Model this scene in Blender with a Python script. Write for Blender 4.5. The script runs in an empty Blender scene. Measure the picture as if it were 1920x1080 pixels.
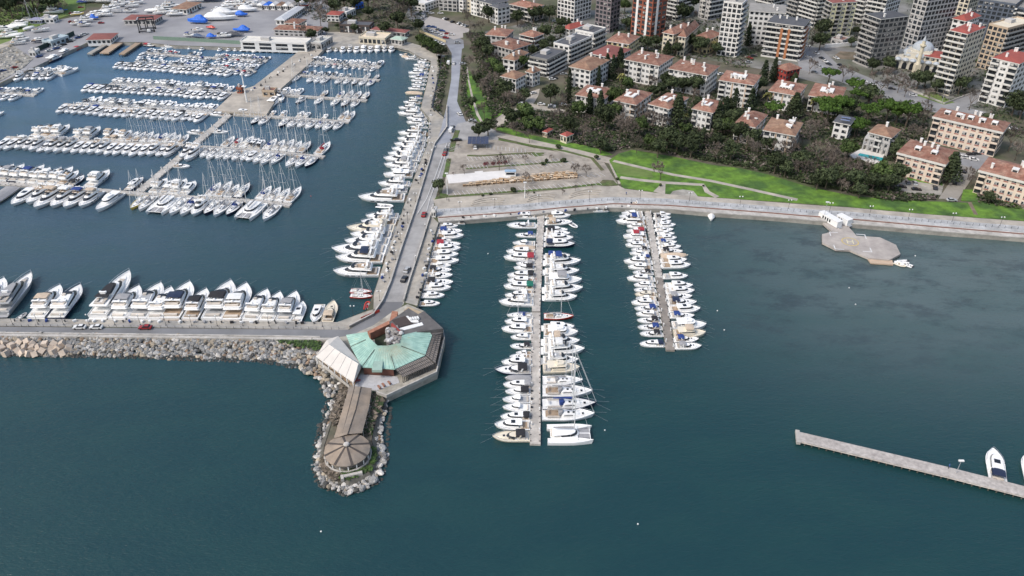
import bpy, bmesh, math, random
from mathutils import Vector, Matrix
from mathutils.geometry import tessellate_polygon
R = math.radians
# ---------------------------------------------------------------- camera, world, sun, exposure
scene = bpy.context.scene
CAMH = 165.0; PITCH = R(33.5); FPX = 1496.0
cam_d = bpy.data.cameras.new("camera"); cam = bpy.data.objects.new("camera", cam_d)
scene.collection.objects.link(cam); scene.camera = cam
cam.location = (0, 0, CAMH); cam.rotation_euler = (math.pi/2 - PITCH, 0, 0)
cam_d.sensor_width = 36; cam_d.lens = 36*FPX/1920; cam_d.clip_end = 6000; cam_d.clip_start = 1
scene.render.resolution_x = 1024; scene.render.resolution_y = 576
w = bpy.data.worlds.new("World"); scene.world = w; w.use_nodes = True
nt = w.node_tree; bg = nt.nodes['Background']
sky = nt.nodes.new('ShaderNodeTexSky'); sky.sky_type = 'NISHITA'; sky.sun_disc = False
SUN_EL, SUN_AZ = R(50), R(238)      # azimuth clockwise from +Y (the view direction)
sky.sun_elevation = SUN_EL; sky.sun_rotation = SUN_AZ
sky.air_density = 1.3; sky.dust_density = 4.0; sky.ozone_density = 1.5
nt.links.new(sky.outputs[0], bg.inputs[0]); bg.inputs[1].default_value = 0.15
sun_d = bpy.data.lights.new("sun", 'SUN'); sun_d.energy = 1.5; sun_d.angle = R(8); sun_d.color = (1, .96, .9)
sun = bpy.data.objects.new("sun", sun_d); scene.collection.objects.link(sun)
sdir = Vector((math.sin(SUN_AZ)*math.cos(SUN_EL), math.cos(SUN_AZ)*math.cos(SUN_EL), math.sin(SUN_EL)))
sun.rotation_euler = sdir.to_track_quat('Z', 'Y').to_euler()
scene.view_settings.view_transform = 'Standard'; scene.view_settings.look = 'None'
scene.view_settings.exposure = 0.28; scene.view_settings.gamma = 1

# ---------------------------------------------------------------- helpers
SN, CS = math.sin(PITCH), math.cos(PITCH)
def G(x, y, z=2.0):
    """photo pixel -> point on the horizontal plane at height z"""
    u = (x-960)/FPX; v = (y-540)/FPX; d = SN+v*CS; h = CAMH-z
    return Vector((h*u/d, h*(CS-v*SN)/d, z))
def PX(p):
    X, Y, Z = p; Z = Z-CAMH
    f = Y*CS-Z*SN; up = Y*SN+Z*CS
    return 960+FPX*X/f, 540-FPX*up/f
def HT(base, top, z0=2.0):
    """height of a vertical whose foot is seen at base and whose top at row top"""
    b = G(base[0], base[1], z0); lo, hi = 0, 120
    for _ in range(40):
        m = (lo+hi)/2
        if PX((b.x, b.y, z0+m))[1] > top: lo = m
        else: hi = m
    return lo
C = scene.collection
MATS = {}
def mat(name, col, rough=.7, var=.12, scale=.5, metal=0., spec=.5, rnd=0., bump=0., col2=None, mix=(.4, .65), detail=6):
    if name in MATS: return MATS[name]
    m = bpy.data.materials.new(name); m.use_nodes = True; n = m.node_tree.nodes; l = m.node_tree.links
    b = n['Principled BSDF']; b.inputs['Roughness'].default_value = rough; b.inputs['Metallic'].default_value = metal
    b.inputs['Specular IOR Level'].default_value = spec
    tc = n.new('ShaderNodeTexCoord'); nz = n.new('ShaderNodeTexNoise'); nz.inputs['Scale'].default_value = scale
    nz.inputs['Detail'].default_value = detail; nz.inputs['Roughness'].default_value = .65
    l.new(tc.outputs['Object'], nz.inputs['Vector'])
    mr = n.new('ShaderNodeMapRange'); l.new(nz.outputs['Fac'], mr.inputs[0])
    mr.inputs[1].default_value = .3; mr.inputs[2].default_value = .7
    mr.inputs[3].default_value = 1-var; mr.inputs[4].default_value = 1+var
    val = mr.outputs[0]
    if rnd:
        oi = n.new('ShaderNodeObjectInfo'); r2 = n.new('ShaderNodeMapRange'); l.new(oi.outputs['Random'], r2.inputs[0])
        r2.inputs[3].default_value = 1-rnd; r2.inputs[4].default_value = 1+rnd
        mu = n.new('ShaderNodeMath'); mu.operation = 'MULTIPLY'; l.new(val, mu.inputs[0]); l.new(r2.outputs[0], mu.inputs[1]); val = mu.outputs[0]
    mx = n.new('ShaderNodeVectorMath'); mx.operation = 'SCALE'; l.new(val, mx.inputs['Scale'])
    if col2:
        n2 = n.new('ShaderNodeTexNoise'); n2.inputs['Scale'].default_value = scale*.35; n2.inputs['Detail'].default_value = 5
        l.new(tc.outputs['Object'], n2.inputs['Vector'])
        m3 = n.new('ShaderNodeMapRange'); l.new(n2.outputs['Fac'], m3.inputs[0]); m3.inputs[1].default_value = mix[0]; m3.inputs[2].default_value = mix[1]
        cm = n.new('ShaderNodeMix'); cm.data_type = 'RGBA'; l.new(m3.outputs[0], cm.inputs[0])
        cm.inputs[6].default_value = (*col, 1); cm.inputs[7].default_value = (*col2, 1)
        l.new(cm.outputs[2], mx.inputs[0])
    else: mx.inputs[0].default_value = col
    l.new(mx.outputs[0], b.inputs['Base Color'])
    if bump:
        bp = n.new('ShaderNodeBump'); bp.inputs['Strength'].default_value = bump; bp.inputs['Distance'].default_value = .3
        l.new(nz.outputs['Fac'], bp.inputs['Height']); l.new(bp.outputs[0], b.inputs['Normal'])
    MATS[name] = m; return m
class MB:
    def __init__(s): s.v = []; s.f = []; s.m = []
    def add(s, vs, fs, mi=0):
        o = len(s.v); s.v += [tuple(p) for p in vs]
        for f in fs: s.f.append(tuple(i+o for i in f)); s.m.append(mi)
        return s
    def box(s, c, d, rz=0., mi=0, ry=0., rx=0.):
        x, y, z = (k/2 for k in d)
        vs = [Vector(p) for p in ((-x,-y,-z),(x,-y,-z),(x,y,-z),(-x,y,-z),(-x,-y,z),(x,-y,z),(x,y,z),(-x,y,z))]
        if rz or ry or rx:
            M = Matrix.Rotation(rz, 3, 'Z') @ Matrix.Rotation(ry, 3, 'Y') @ Matrix.Rotation(rx, 3, 'X'); vs = [M @ p for p in vs]
        c = Vector(c); return s.add([p+c for p in vs], [(3,2,1,0),(4,5,6,7),(0,1,5,4),(1,2,6,5),(2,3,7,6),(3,0,4,7)], mi)
    def ring(s, rings, mi=0, cap0=True, cap1=True, closed=True):
        n = len(rings[0]); vs = [p for r in rings for p in r]; fs = []
        for i in range(len(rings)-1):
            for j in range(n if closed else n-1):
                k = (j+1) % n; fs.append((i*n+j, i*n+k, (i+1)*n+k, (i+1)*n+j))
        if cap0: fs.append(tuple(range(n-1, -1, -1)))
        if cap1: fs.append(tuple((len(rings)-1)*n+j for j in range(n)))
        return s.add(vs, fs, mi)
    def prism(s, poly, z0, z1, mi=0, mtop=None, scale_top=None):
        p = [(q[0], q[1]) for q in poly]
        A = sum(p[i][0]*p[(i+1) % len(p)][1]-p[(i+1) % len(p)][0]*p[i][1] for i in range(len(p)))
        if A < 0: p = p[::-1]
        n = len(p); vs = [(x, y, z0) for x, y in p]+[(x, y, z1) for x, y in p]
        s.add(vs, [(i, (i+1) % n, n+(i+1) % n, n+i) for i in range(n)], mi)
        tr = tessellate_polygon([[Vector((x, y, 0)) for x, y in p]])
        fs = []
        for t in tr:
            a, b, c = (Vector((*p[i], 0)) for i in t)
            fs.append(t if (b-a).cross(c-a).z > 0 else t[::-1])
        s.add([(x, y, z1) for x, y in p], fs, mi if mtop is None else mtop)
        return s
    def tube(s, a, b, r0, r1=None, n=5, mi=0):
        a = Vector(a); b = Vector(b); r1 = r0 if r1 is None else r1
        d = (b-a).normalized(); u = d.orthogonal().normalized(); w_ = d.cross(u)
        q = [(u*math.cos(6.2832*i/n)+w_*math.sin(6.2832*i/n)) for i in range(n)]
        return s.ring([[a+k*r0 for k in q], [b+k*r1 for k in q]], mi)
    def path(s, pts, r, n=4, mi=0):
        for a, b in zip(pts, pts[1:]): s.tube(a, b, r, r, n, mi)
        return s
    def ball(s, c, r, n=8, m=5, mi=0, sz=1.):
        c = Vector(c); rg = []
        for i in range(1, m):
            t = math.pi*i/m; rg.append([c+Vector((r*math.sin(t)*math.cos(6.2832*j/n), r*math.sin(t)*math.sin(6.2832*j/n), -r*sz*math.cos(t))) for j in range(n)])
        return s.ring(rg, mi)
    def join(s, o, M, mo=None):
        off = len(s.v); s.v += [tuple(M @ Vector(p)) for p in o.v]
        s.f += [tuple(i+off for i in f) for f in o.f]; s.m += [m if mo is None else mo[m] for m in o.m]
        return s
    def mesh(s, name, mats, smooth=False):
        me = bpy.data.meshes.new(name); me.from_pydata(s.v, [], s.f)
        for m in (mats if isinstance(mats, (list, tuple)) else [mats]): me.materials.append(m)
        me.polygons.foreach_set('material_index', s.m)
        if smooth: me.polygons.foreach_set('use_smooth', [True]*len(s.f))
        me.update(); return me
def mk(name, me, parent=None, loc=None, rz=0., sc=None):
    o = bpy.data.objects.new(name, me); C.objects.link(o)
    if parent is not None: o.parent = parent
    if loc is not None: o.location = loc
    if rz: o.rotation_euler = (0, 0, rz)
    if sc is not None: o.scale = sc
    return o
ALL = []
def tag(o, label, cat, group=None):
    o['label'] = label; o['category'] = cat
    if group: o['group'] = group
    ALL.append(o); return o
def thing(name, label, cat, loc=(0, 0, 0), rz=0., group=None, sc=None):
    return tag(mk(name, None, None, loc, rz, sc), label, cat, group)
def struct(name, me):
    o = mk(name, me); o['kind'] = 'structure'; return o
def P2(pts, z=2.): return [G(x, y, z) for x, y in pts]
def ordw(n):
    a = ['zeroth','first','second','third','fourth','fifth','sixth','seventh','eighth','ninth','tenth','eleventh','twelfth','thirteenth','fourteenth','fifteenth','sixteenth','seventeenth','eighteenth','nineteenth']
    if n < 20: return a[n]
    t = ['','','twent','thirt','fort','fift','sixt','sevent','eight','ninet'][n//10]
    if n >= 100: return 'hundred-and-'+(ordw(n-100))
    return t+'ieth' if n % 10 == 0 else t+'y-'+a[n % 10]
def area(p): return sum(p[i][0]*p[(i+1) % len(p)][1]-p[(i+1) % len(p)][0]*p[i][1] for i in range(len(p)))/2
def inpoly(x, y, p):
    r = False
    for i in range(len(p)):
        x1, y1 = p[i][0], p[i][1]; x2, y2 = p[i-1][0], p[i-1][1]
        if (y1 > y) != (y2 > y) and x < (x2-x1)*(y-y1)/(y2-y1)+x1: r = not r
    return r
def strip(a, b, wd):
    d = (b-a); d.z = 0; d.normalize(); n = Vector((-d.y, d.x, 0))*wd/2
    return [a+n, b+n, b-n, a-n]
def band(pts, wd):
    L = []; Rr = []
    for i, p in enumerate(pts):
        d = (pts[min(i+1, len(pts)-1)]-pts[max(i-1, 0)]); d.z = 0; d.normalize(); n = Vector((-d.y, d.x, 0))*wd/2
        L.append(p+n); Rr.append(p-n)
    return L+Rr[::-1]
# ---------------------------------------------------------------- materials
W_ = mat('gelcoat_white', (.84, .84, .83), .3, .05, .4, rnd=.06)
CREAM = mat('gelcoat_cream', (.72, .66, .54), .35, .05, .4)
DECK = mat('deck_white', (.76, .76, .74), .6, .10, 1.2, rnd=.08)
TEAK = mat('teak', (.36, .27, .19), .7, .15, 1.5, rnd=.15)
GREYD = mat('boat_grey', (.36, .37, .38), .5, .1, .8)
GLASS = mat('dark_glass', (.02, .025, .032), .12, .2, 1.)
NAVY = mat('navy', (.02, .028, .06), .35, .1, .8)
REDH = mat('hull_red', (.50, .05, .03), .35, .08, .8)
YEL = mat('hull_yellow', (.62, .48, .12), .45, .1, .8)
BLUE = mat('canvas_blue', (.02, .05, .20), .8, .2, 1.5)
TARP = mat('tarp_blue', (.02, .14, .62), .6, .25, .6, bump=.5)
BLACK = mat('canvas_black', (.02, .02, .024), .8, .2, 1.5)
RED = mat('canvas_red', (.32, .03, .045), .8, .2, 1.5)
GREEN = mat('canvas_green', (.01, .14, .10), .8, .2, 1.5)
GREYC = mat('canvas_grey', (.30, .30, .31), .8, .15, 1.5)
TAN = mat('canvas_tan', (.52, .42, .32), .8, .15, 1.5)
METAL = mat('metal', (.55, .56, .58), .35, .05, 1., metal=.6)
MAST = mat('mast_alloy', (.62, .63, .64), .4, .05, 1.)
DARKM = mat('dark_metal', (.035, .036, .04), .5, .1, 1.)
RUBBER = mat('rubber', (.02, .02, .02), .8, .1, 1.)
CONC = mat('concrete', (.34, .325, .29), .9, .25, .35, col2=(.25, .235, .21))
CONC2 = mat('concrete_pale', (.46, .44, .41), .9, .22, .5, col2=(.36, .34, .31))
CONC3 = mat('quay_beige', (.38, .35, .30), .9, .25, .3, col2=(.28, .27, .25))
ASPH = mat('asphalt', (.20, .205, .215), .9, .14, .12, col2=(.155, .158, .165), detail=8)
ASPH2 = mat('asphalt_light', (.345, .34, .335), .9, .22, .2, col2=(.255, .25, .245), detail=9)
WHITE = mat('white_paint', (.75, .75, .74), .6, .06, .6)
LINE = mat('line_paint', (.60, .60, .60), .7, .2, 1.)
CANV = {'b': BLUE, 'k': BLACK, 'r': RED, 'g': GREYC, 't': TAN, 'e': GREEN, 'w': DECK, 'n': NAVY}
CNAME = {'b': 'blue', 'k': 'black', 'r': 'red', 'g': 'grey', 't': 'tan', 'e': 'green', 'w': 'white', 'n': 'navy blue'}
HULLM = {'w': W_, 'n': NAVY, 'k': NAVY, 'g': GREYD, 'c': CREAM, 'r': REDH, 'y': YEL}
HNAME = {'w': 'white', 'n': 'navy', 'k': 'dark', 'g': 'grey', 'c': 'cream', 'r': 'red', 'y': 'yellow'}
# ---------------------------------------------------------------- water
def water():
    m = bpy.data.materials.new('sea_water'); m.use_nodes = True; n = m.node_tree.nodes; l = m.node_tree.links
    b = n['Principled BSDF']; b.inputs['Roughness'].default_value = .12; b.inputs['IOR'].default_value = 1.45
    tc = n.new('ShaderNodeTexCoord'); sp = n.new('ShaderNodeSeparateXYZ'); l.new(tc.outputs['Object'], sp.inputs[0])
    def noise(s, det=4, ro=.55, sc=(1, 1, 1), rz=0.):
        mp = n.new('ShaderNodeMapping'); mp.inputs['Scale'].default_value = sc; mp.inputs['Rotation'].default_value = (0, 0, rz)
        l.new(tc.outputs['Object'], mp.inputs[0])
        q = n.new('ShaderNodeTexNoise'); q.inputs['Scale'].default_value = s; q.inputs['Detail'].default_value = det; q.inputs['Roughness'].default_value = ro
        l.new(mp.outputs[0], q.inputs['Vector']); return q.outputs['Fac']
    def mr(src, a, b_, c=0., d=1.):
        q = n.new('ShaderNodeMapRange'); l.new(src, q.inputs[0])
        for i, v in enumerate((a, b_, c, d)): q.inputs[i+1].default_value = v
        q.interpolation_type = 'SMOOTHSTEP'; return q.outputs[0]
    def math_(op, a, b_):
        q = n.new('ShaderNodeMath'); q.operation = op
        for i, v in enumerate((a, b_)):
            if isinstance(v, (int, float)): q.inputs[i].default_value = v
            else: l.new(v, q.inputs[i])
        return q.outputs[0]
    def mix(f, a, b_):
        q = n.new('ShaderNodeMix'); q.data_type = 'RGBA'; l.new(f, q.inputs[0])
        for i, v in ((6, a), (7, b_)):
            if isinstance(v, tuple): q.inputs[i].default_value = (*v, 1)
            else: l.new(v, q.inputs[i])
        return q.outputs[2]
    X, Y = sp.outputs[0], sp.outputs[1]
    far = mr(Y, 165, 330)                                   # deeper open-sea teal in front, sheltered basin behind bluer with painted-in sky reflection
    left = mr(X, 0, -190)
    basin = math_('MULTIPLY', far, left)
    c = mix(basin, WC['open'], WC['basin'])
    c = mix(math_('MULTIPLY', mr(Y, 300, 560), mr(X, -40, -160)), c, WC['far'])  # brighter blue at far left: grazing sky reflection painted into the base colour
    right = math_('MULTIPLY', mr(X, 30, 150), mr(Y, 150, 260))
    c = mix(right, c, WC['shoal'])
    weed = math_('MULTIPLY', mr(noise(.05, 12, .78, (1, 2., 1), .3), .47, .62), math_('MULTIPLY', mr(X, 40, 100), mr(Y, 165, 250)))
    weed = math_('MULTIPLY', weed, .55); c = mix(weed, c, WC['weed'])
    sw = mr(noise(.035, 3, .5, (1, 2.2, 1), .5), .35, .7); c2 = mix(sw, c, WC['patch']); 
    q = n.new('ShaderNodeMix'); q.data_type = 'RGBA'; q.inputs[0].default_value = .25; l.new(c, q.inputs[6]); l.new(c2, q.inputs[7])
    l.new(q.outputs[2], b.inputs['Base Color'])
    h1 = noise(.35, 5, .6, (1, 2.4, 1), R(-28)); h2 = noise(.9, 3, .55, (1, 3.2, 1), R(-40)); h3 = noise(.09, 2, .5, (1, 2, 1), R(-35))
    hh = math_('ADD', math_('MULTIPLY', h1, 1.0), math_('ADD', math_('MULTIPLY', h2, .6), math_('MULTIPLY', h3, .8)))
    bp = n.new('ShaderNodeBump'); bp.inputs['Strength'].default_value = .55; bp.inputs['Distance'].default_value = .45
    l.new(hh, bp.inputs['Height']); l.new(bp.outputs[0], b.inputs['Normal'])
    return m
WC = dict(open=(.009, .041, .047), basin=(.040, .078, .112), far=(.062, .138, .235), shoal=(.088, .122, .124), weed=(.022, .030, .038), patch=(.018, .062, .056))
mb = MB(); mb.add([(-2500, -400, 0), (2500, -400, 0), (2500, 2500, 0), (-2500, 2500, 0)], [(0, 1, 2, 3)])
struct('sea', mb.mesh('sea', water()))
# ---------------------------------------------------------------- land and quays
QZ = 2.0
LAND = mat('land_earth', (.115, .10, .075), .95, .3, .12, col2=(.065, .08, .035))
GRASS = mat('grass', (.105, .205, .024), .95, .4, .35, col2=(.05, .11, .022), mix=(.42, .62), detail=11); VERGE = mat('verge_grass', (.075, .125, .03), .95, .4, .5, col2=(.10, .10, .05))
GRASS2 = mat('grass_worn', (.14, .19, .055), .95, .25, .2, col2=(.10, .17, .035))
PAVE = mat('paving_beige', (.42, .38, .325), .9, .2, .3, col2=(.31, .285, .25), detail=8)
PARK = mat('parking_concrete', (.35, .315, .27), .9, .28, .3, col2=(.25, .225, .195), detail=10)
WALK = mat('walkway_pale', (.44, .445, .45), .85, .25, .6, col2=(.33, .335, .335), detail=9)
REDLINE = mat('rust_coping', (.20, .10, .075), .9, .2, .8)
SOIL = mat('bare_soil', (.20, .155, .115), .95, .3, .3, col2=(.13, .11, .075))
edge = [(-300, 300), (-60, 181), (0, 157), (60, 128), (110, 104), (165, 80), (267, 80), (330, 86), (480, 91), (566, 93), (612, 90), (744, 88), (766, 93), (787, 105), (809, 113), (806, 125),
        (800, 155), (788, 203), (804, 222), (801, 270), (776, 332), (724, 480), (700, 551), (688, 582), (632, 605), (480, 603), (0, 598), (-300, 595), (-300, 632), (0, 629), (300, 632),
        (600, 637), (640, 640), (700, 620), (783, 574), (822, 416), (957, 406), (1060, 396), (1142, 389), (1257, 392), (1335, 399), (1440, 406), (1500, 411), (1594, 419), (1740, 432), (1920, 446), (2150, 465)]
land = [G(x, y, QZ) for x, y in edge] + [Vector((1800, 200, QZ)), Vector((1800, 1900, QZ)), Vector((-1800, 1900, QZ)), Vector((-1800, 330, QZ))]
mb = MB(); mb.prism(land, -4, QZ, 0, 1)
struct('ground', mb.mesh('ground', [CONC, LAND]))
LZ = [QZ+.02]
def sheet(name, pts, m, dz=0., world=False):
    LZ[0] += .006; z = LZ[0]+dz
    p = [Vector((q[0], q[1], 0)) for q in pts] if world else [G(x, y, z) for x, y in pts]
    mb = MB(); mb.prism(p, QZ-.3, z); o = struct(name, mb.mesh(name, m)); return o
# broad surfaces of the town
sheet('town_ground', [(905, 60), (1100, 20), (2300, -60), (2300, 240), (1740, 205), (1430, 130), (1200, 90), (950, 100)], mat('town_paving', (.20, .195, .185), .9, .3, .1, col2=(.085, .095, .06)))
sheet('boatyard_ground', [(-200, 130), (0, 60), (165, 26), (280, -20), (620, -20), (612, 89), (566, 92), (330, 85), (267, 79), (165, 79), (0, 155), (-150, 225)], mat('yard_concrete', (.29, .29, .30), .9, .15, .06, col2=(.23, .23, .245), detail=8))
sheet('quay_paving', [(610, 89), (612, 60), (700, 60), (790, 86), (812, 100), (835, 104), (822, 200), (838, 240), (838, 262), (806, 390), (790, 480), (756, 572), (716, 575), (690, 583), (632, 604), (0, 597), (-200, 595), (-200, 600), (0, 611), (480, 616), (652, 618), (700, 590), (701, 551), (724, 481), (777, 332), (802, 270), (805, 222), (789, 203), (801, 155), (807, 125), (808, 114), (787, 106), (766, 94), (744, 89)], CONC3)
sheet('breakwater_road', [(-200, 611), (0, 612.5), (480, 617), (655, 618), (700, 588), (722, 555), (756, 566), (745, 600), (715, 618), (690, 634), (480, 631), (0, 625), (-200, 623)], ASPH)
sheet('breakwater_wall_top', [(-200, 623.3), (0, 625.3), (480, 631.3), (640, 633.5), (640, 637), (480, 635), (0, 629), (-200, 628)], CONC2, .5)
sheet('pier_road', [(815, 270), (838, 262), (850, 262), (838, 310), (820, 360), (808, 400), (790, 460), (766, 530), (757, 566), (719, 566), (733, 530), (752, 470), (776, 400)], ASPH2)
sheet('pier_side_paving', [(808, 404), (822, 418), (812, 450), (798, 510), (782, 573), (760, 567), (770, 530), (790, 470)], CONC3)
sheet('harbour_road', [(836, 205), (846, 150), (847, 100), (838, 84), (800, 66), (808, 60), (846, 74), (880, 82), (866, 92), (863, 130), (857, 190), (872, 225), (880, 240), (855, 264), (815, 272), (826, 245)], mat('wet_asphalt', (.25, .26, .29), .55, .2, .12, col2=(.33, .34, .37)))
sheet('upper_road', [(838, 84), (800, 66), (792, 54), (760, 30), (770, 5), (790, 8), (800, 30), (812, 52), (860, 70), (880, 82)], ASPH)
sheet('town_parking_lot', [(795, 40), (806, 30), (830, 36), (880, 54), (878, 68), (850, 74), (822, 60), (796, 48)], mat('pale_lot', (.36, .335, .315), .9, .12, .1))
sheet('tree_strip', [(868, 62), (905, 55), (935, 90), (935, 140), (950, 190), (935, 212), (905, 232), (880, 226), (868, 195), (872, 120)], LAND)
sheet('lawn', [(876, 130), (900, 150), (915, 190), (948, 200), (940, 215), (902, 232), (880, 214), (874, 170)], GRASS)
sheet('lawn', [(934, 232), (980, 250), (1040, 262), (1110, 275), (1150, 290), (1130, 292), (1080, 282), (1000, 265), (930, 243)], GRASS)
sheet('garden_path', [(874, 126), (877, 150), (884, 185), (893, 215), (903, 232), (907, 231), (897, 212), (888, 184), (880, 150), (877, 126)], PAVE)
sheet('plaza', [(845, 250), (858, 232), (882, 226), (905, 234), (930, 245), (935, 262), (918, 268), (880, 262), (850, 268)], ASPH2)
sheet('garden_road', [(918, 234), (940, 215), (965, 204), (985, 188), (1000, 170), (1012, 166), (1010, 178), (1000, 195), (1060, 206), (1058, 212), (990, 205), (965, 218), (935, 238)], PAVE)
sheet('parking_lot', [(846, 266), (880, 262), (936, 262), (1000, 277), (1080, 290), (1130, 300), (1158, 345), (1140, 350), (960, 362), (826, 372), (836, 330), (840, 300)], PARK)
sheet('promenade_path', [(922, 246), (1000, 262), (1090, 282), (1150, 297), (1168, 318), (1170, 340), (1160, 345), (1142, 306), (1080, 292), (1000, 272), (930, 256)], PAVE)
# meadow
sheet('meadow', [(1142, 300), (1160, 288), (1185, 281), (1260, 293), (1335, 309), (1385, 315), (1440, 327), (1515, 350), (1602, 368), (1700, 376), (1765, 378), (1815, 380), (1880, 373), (2150, 395), (2150, 440), (1920, 414), (1740, 401), (1594, 388), (1500, 381), (1400, 374), (1250, 363), (1168, 352)], GRASS)
sheet('meadow', [(1143, 304), (1165, 304), (1220, 316), (1225, 333), (1180, 330), (1158, 325)], GRASS2)
sheet('meadow_path', band(P2([(1150, 302), (1200, 314), (1262, 328), (1330, 339), (1400, 354), (1445, 364), (1495, 375)]), 2.4), PAVE, world=True)
sheet('meadow_path', band(P2([(1163, 333), (1200, 338), (1250, 343), (1318, 347), (1326, 360), (1345, 370)]), 2.6), PAVE, world=True)
sheet('meadow_path', [(1225, 359), (1243, 342), (1248, 345), (1247, 364)], PAVE)
sheet('stone_terrace', [(1255, 366), (1262, 358), (1280, 355), (1300, 358), (1310, 370)], CONC)
sheet('meadow_path', band(P2([(1818, 380), (1824, 392), (1830, 403)]), 1.6), SOIL, world=True)
# promenade bands: upper beige, pale walkway, quay edge
top = [(812, 372), (960, 364), (1075, 354), (1160, 348), (1172, 354), (1250, 364), (1400, 375), (1500, 383), (1594, 389), (1740, 402), (1920, 415), (2150, 436)]
mid = [(818, 392), (960, 384), (1060, 375), (1150, 369), (1250, 372), (1330, 378), (1440, 386), (1500, 391), (1594, 397), (1740, 410), (1920, 424), (2150, 444)]
lo = [(820, 404), (960, 396), (1060, 387), (1150, 380), (1250, 383), (1330, 389), (1440, 397), (1500, 402), (1594, 408), (1740, 421), (1920, 436), (2150, 456)]
ed = [(822, 415.5), (957, 405.5), (1060, 395.5), (1142, 388.7), (1257, 391.5), (1335, 398.5), (1440, 405.5), (1500, 410.5), (1594, 418.5), (1740, 431.5), (1920, 445.5), (2150, 464)]
sheet('promenade_terrace', top+mid[::-1], PAVE)
sheet('promenade_walkway', mid+lo[::-1], WALK)
sheet('quay_edge', lo+ed[::-1], CONC2)
sheet('verge', [(814, 374), (826, 362), (840, 364), (842, 370)], VERGE)
sheet('verge', band(P2([(842, 369), (960, 360), (1050, 354), (1128, 345)]), 1.8), VERGE, world=True)
sheet('verge', [(1120, 347), (1130, 337), (1150, 338), (1158, 346), (1140, 349)], VERGE)
sheet('verge', band(P2([(876, 292), (900, 293), (960, 289), (1020, 288)]), 1.6), VERGE, world=True)
sheet('verge', band(P2([(874, 317), (930, 313), (1010, 307), (1065, 303)]), 1.4), VERGE, world=True)
sheet('verge', band(P2([(842, 298), (838, 318), (834, 332)]), 2.2), VERGE, world=True)
sheet('verge', band(P2([(858, 245), (852, 262), (846, 285)]), 2.6), VERGE, world=True)
sheet('verge', [(982, 286), (1000, 285), (1020, 291), (1005, 293)], VERGE)
sheet('verge', band(P2([(935, 262), (1000, 274), (1060, 284), (1110, 297), (1130, 320)]), 1.8), VERGE, world=True)
sheet('event_floor', [(837, 327.5), (890, 324), (890, 321.5), (905, 320), (906, 322.5), (951, 319), (955, 328), (958, 333), (841, 344)], mat('floor_white', (.66, .64, .62), .8, .08, .3), .1)
# town streets
sheet('rock_bank', [(-60, 92), (0, 90), (20, 82), (62, 110), (45, 126), (0, 152), (-60, 180)], mat('rock_bed_pale', (.30, .29, .26), .9, .35, .6, col2=(.16, .155, .14)))
ST = mat('street', (.24, .24, .245), .9, .2, .1)
sheet('street', [(1494, 110), (1515, 85), (1540, 92), (1570, 120), (1640, 150), (1700, 168), (1780, 195), (1850, 210), (1830, 222), (1740, 208), (1680, 190), (1610, 165), (1545, 142), (1500, 130)], ST)
sheet('street', [(1770, 196), (1850, 165), (1880, 170), (1800, 208)], ST)
sheet('building_site', [(1560, 108), (1575, 96), (1612, 98), (1610, 112)], SOIL)
sheet('drive', [(1800, 300), (1838, 310), (1812, 350), (1796, 374), (1760, 372), (1782, 340)], mat('drive_tan', (.27, .25, .22), .9, .15, .2))
sheet('drive', [(1790, 285), (1850, 290), (1870, 305), (1830, 318), (1795, 306)], ST)
sheet('residents_parking', [(1672, 350), (1700, 335), (1770, 345), (1765, 365), (1700, 362)], CONC)
sheet('lawn', [(1700, 326), (1765, 335), (1768, 348), (1702, 338)], GRASS)
sheet('lawn', [(1806, 355), (1870, 358), (1850, 378), (1802, 376)], GRASS)
sheet('lawn', [(1716, 178), (1750, 172), (1790, 192), (1770, 196)], GRASS2)
sheet('lawn', [(1480, 318), (1520, 320), (1516, 338), (1478, 330)], GRASS)
sheet('lawn', [(-60, 95), (0, 88), (45, 78), (40, 60), (95, 40), (160, 18), (160, -10), (-60, -10)], GRASS2)
sheet('park_path', [(-60, 100), (0, 83), (42, 68), (42, 74), (0, 92), (-60, 108)], PAVE)
# pool
sheet('pool_terrace', [(1594, 290), (1616, 278), (1658, 290), (1650, 308), (1600, 296)], mat('terrace_white', (.6, .58, .54), .8, .08, .4), .3)
po = sheet('pool_water', [(1612, 287), (1656, 296), (1652, 302), (1608, 291)], mat('pool', (.01, .30, .34), .1, .1, .5), .33)
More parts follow.
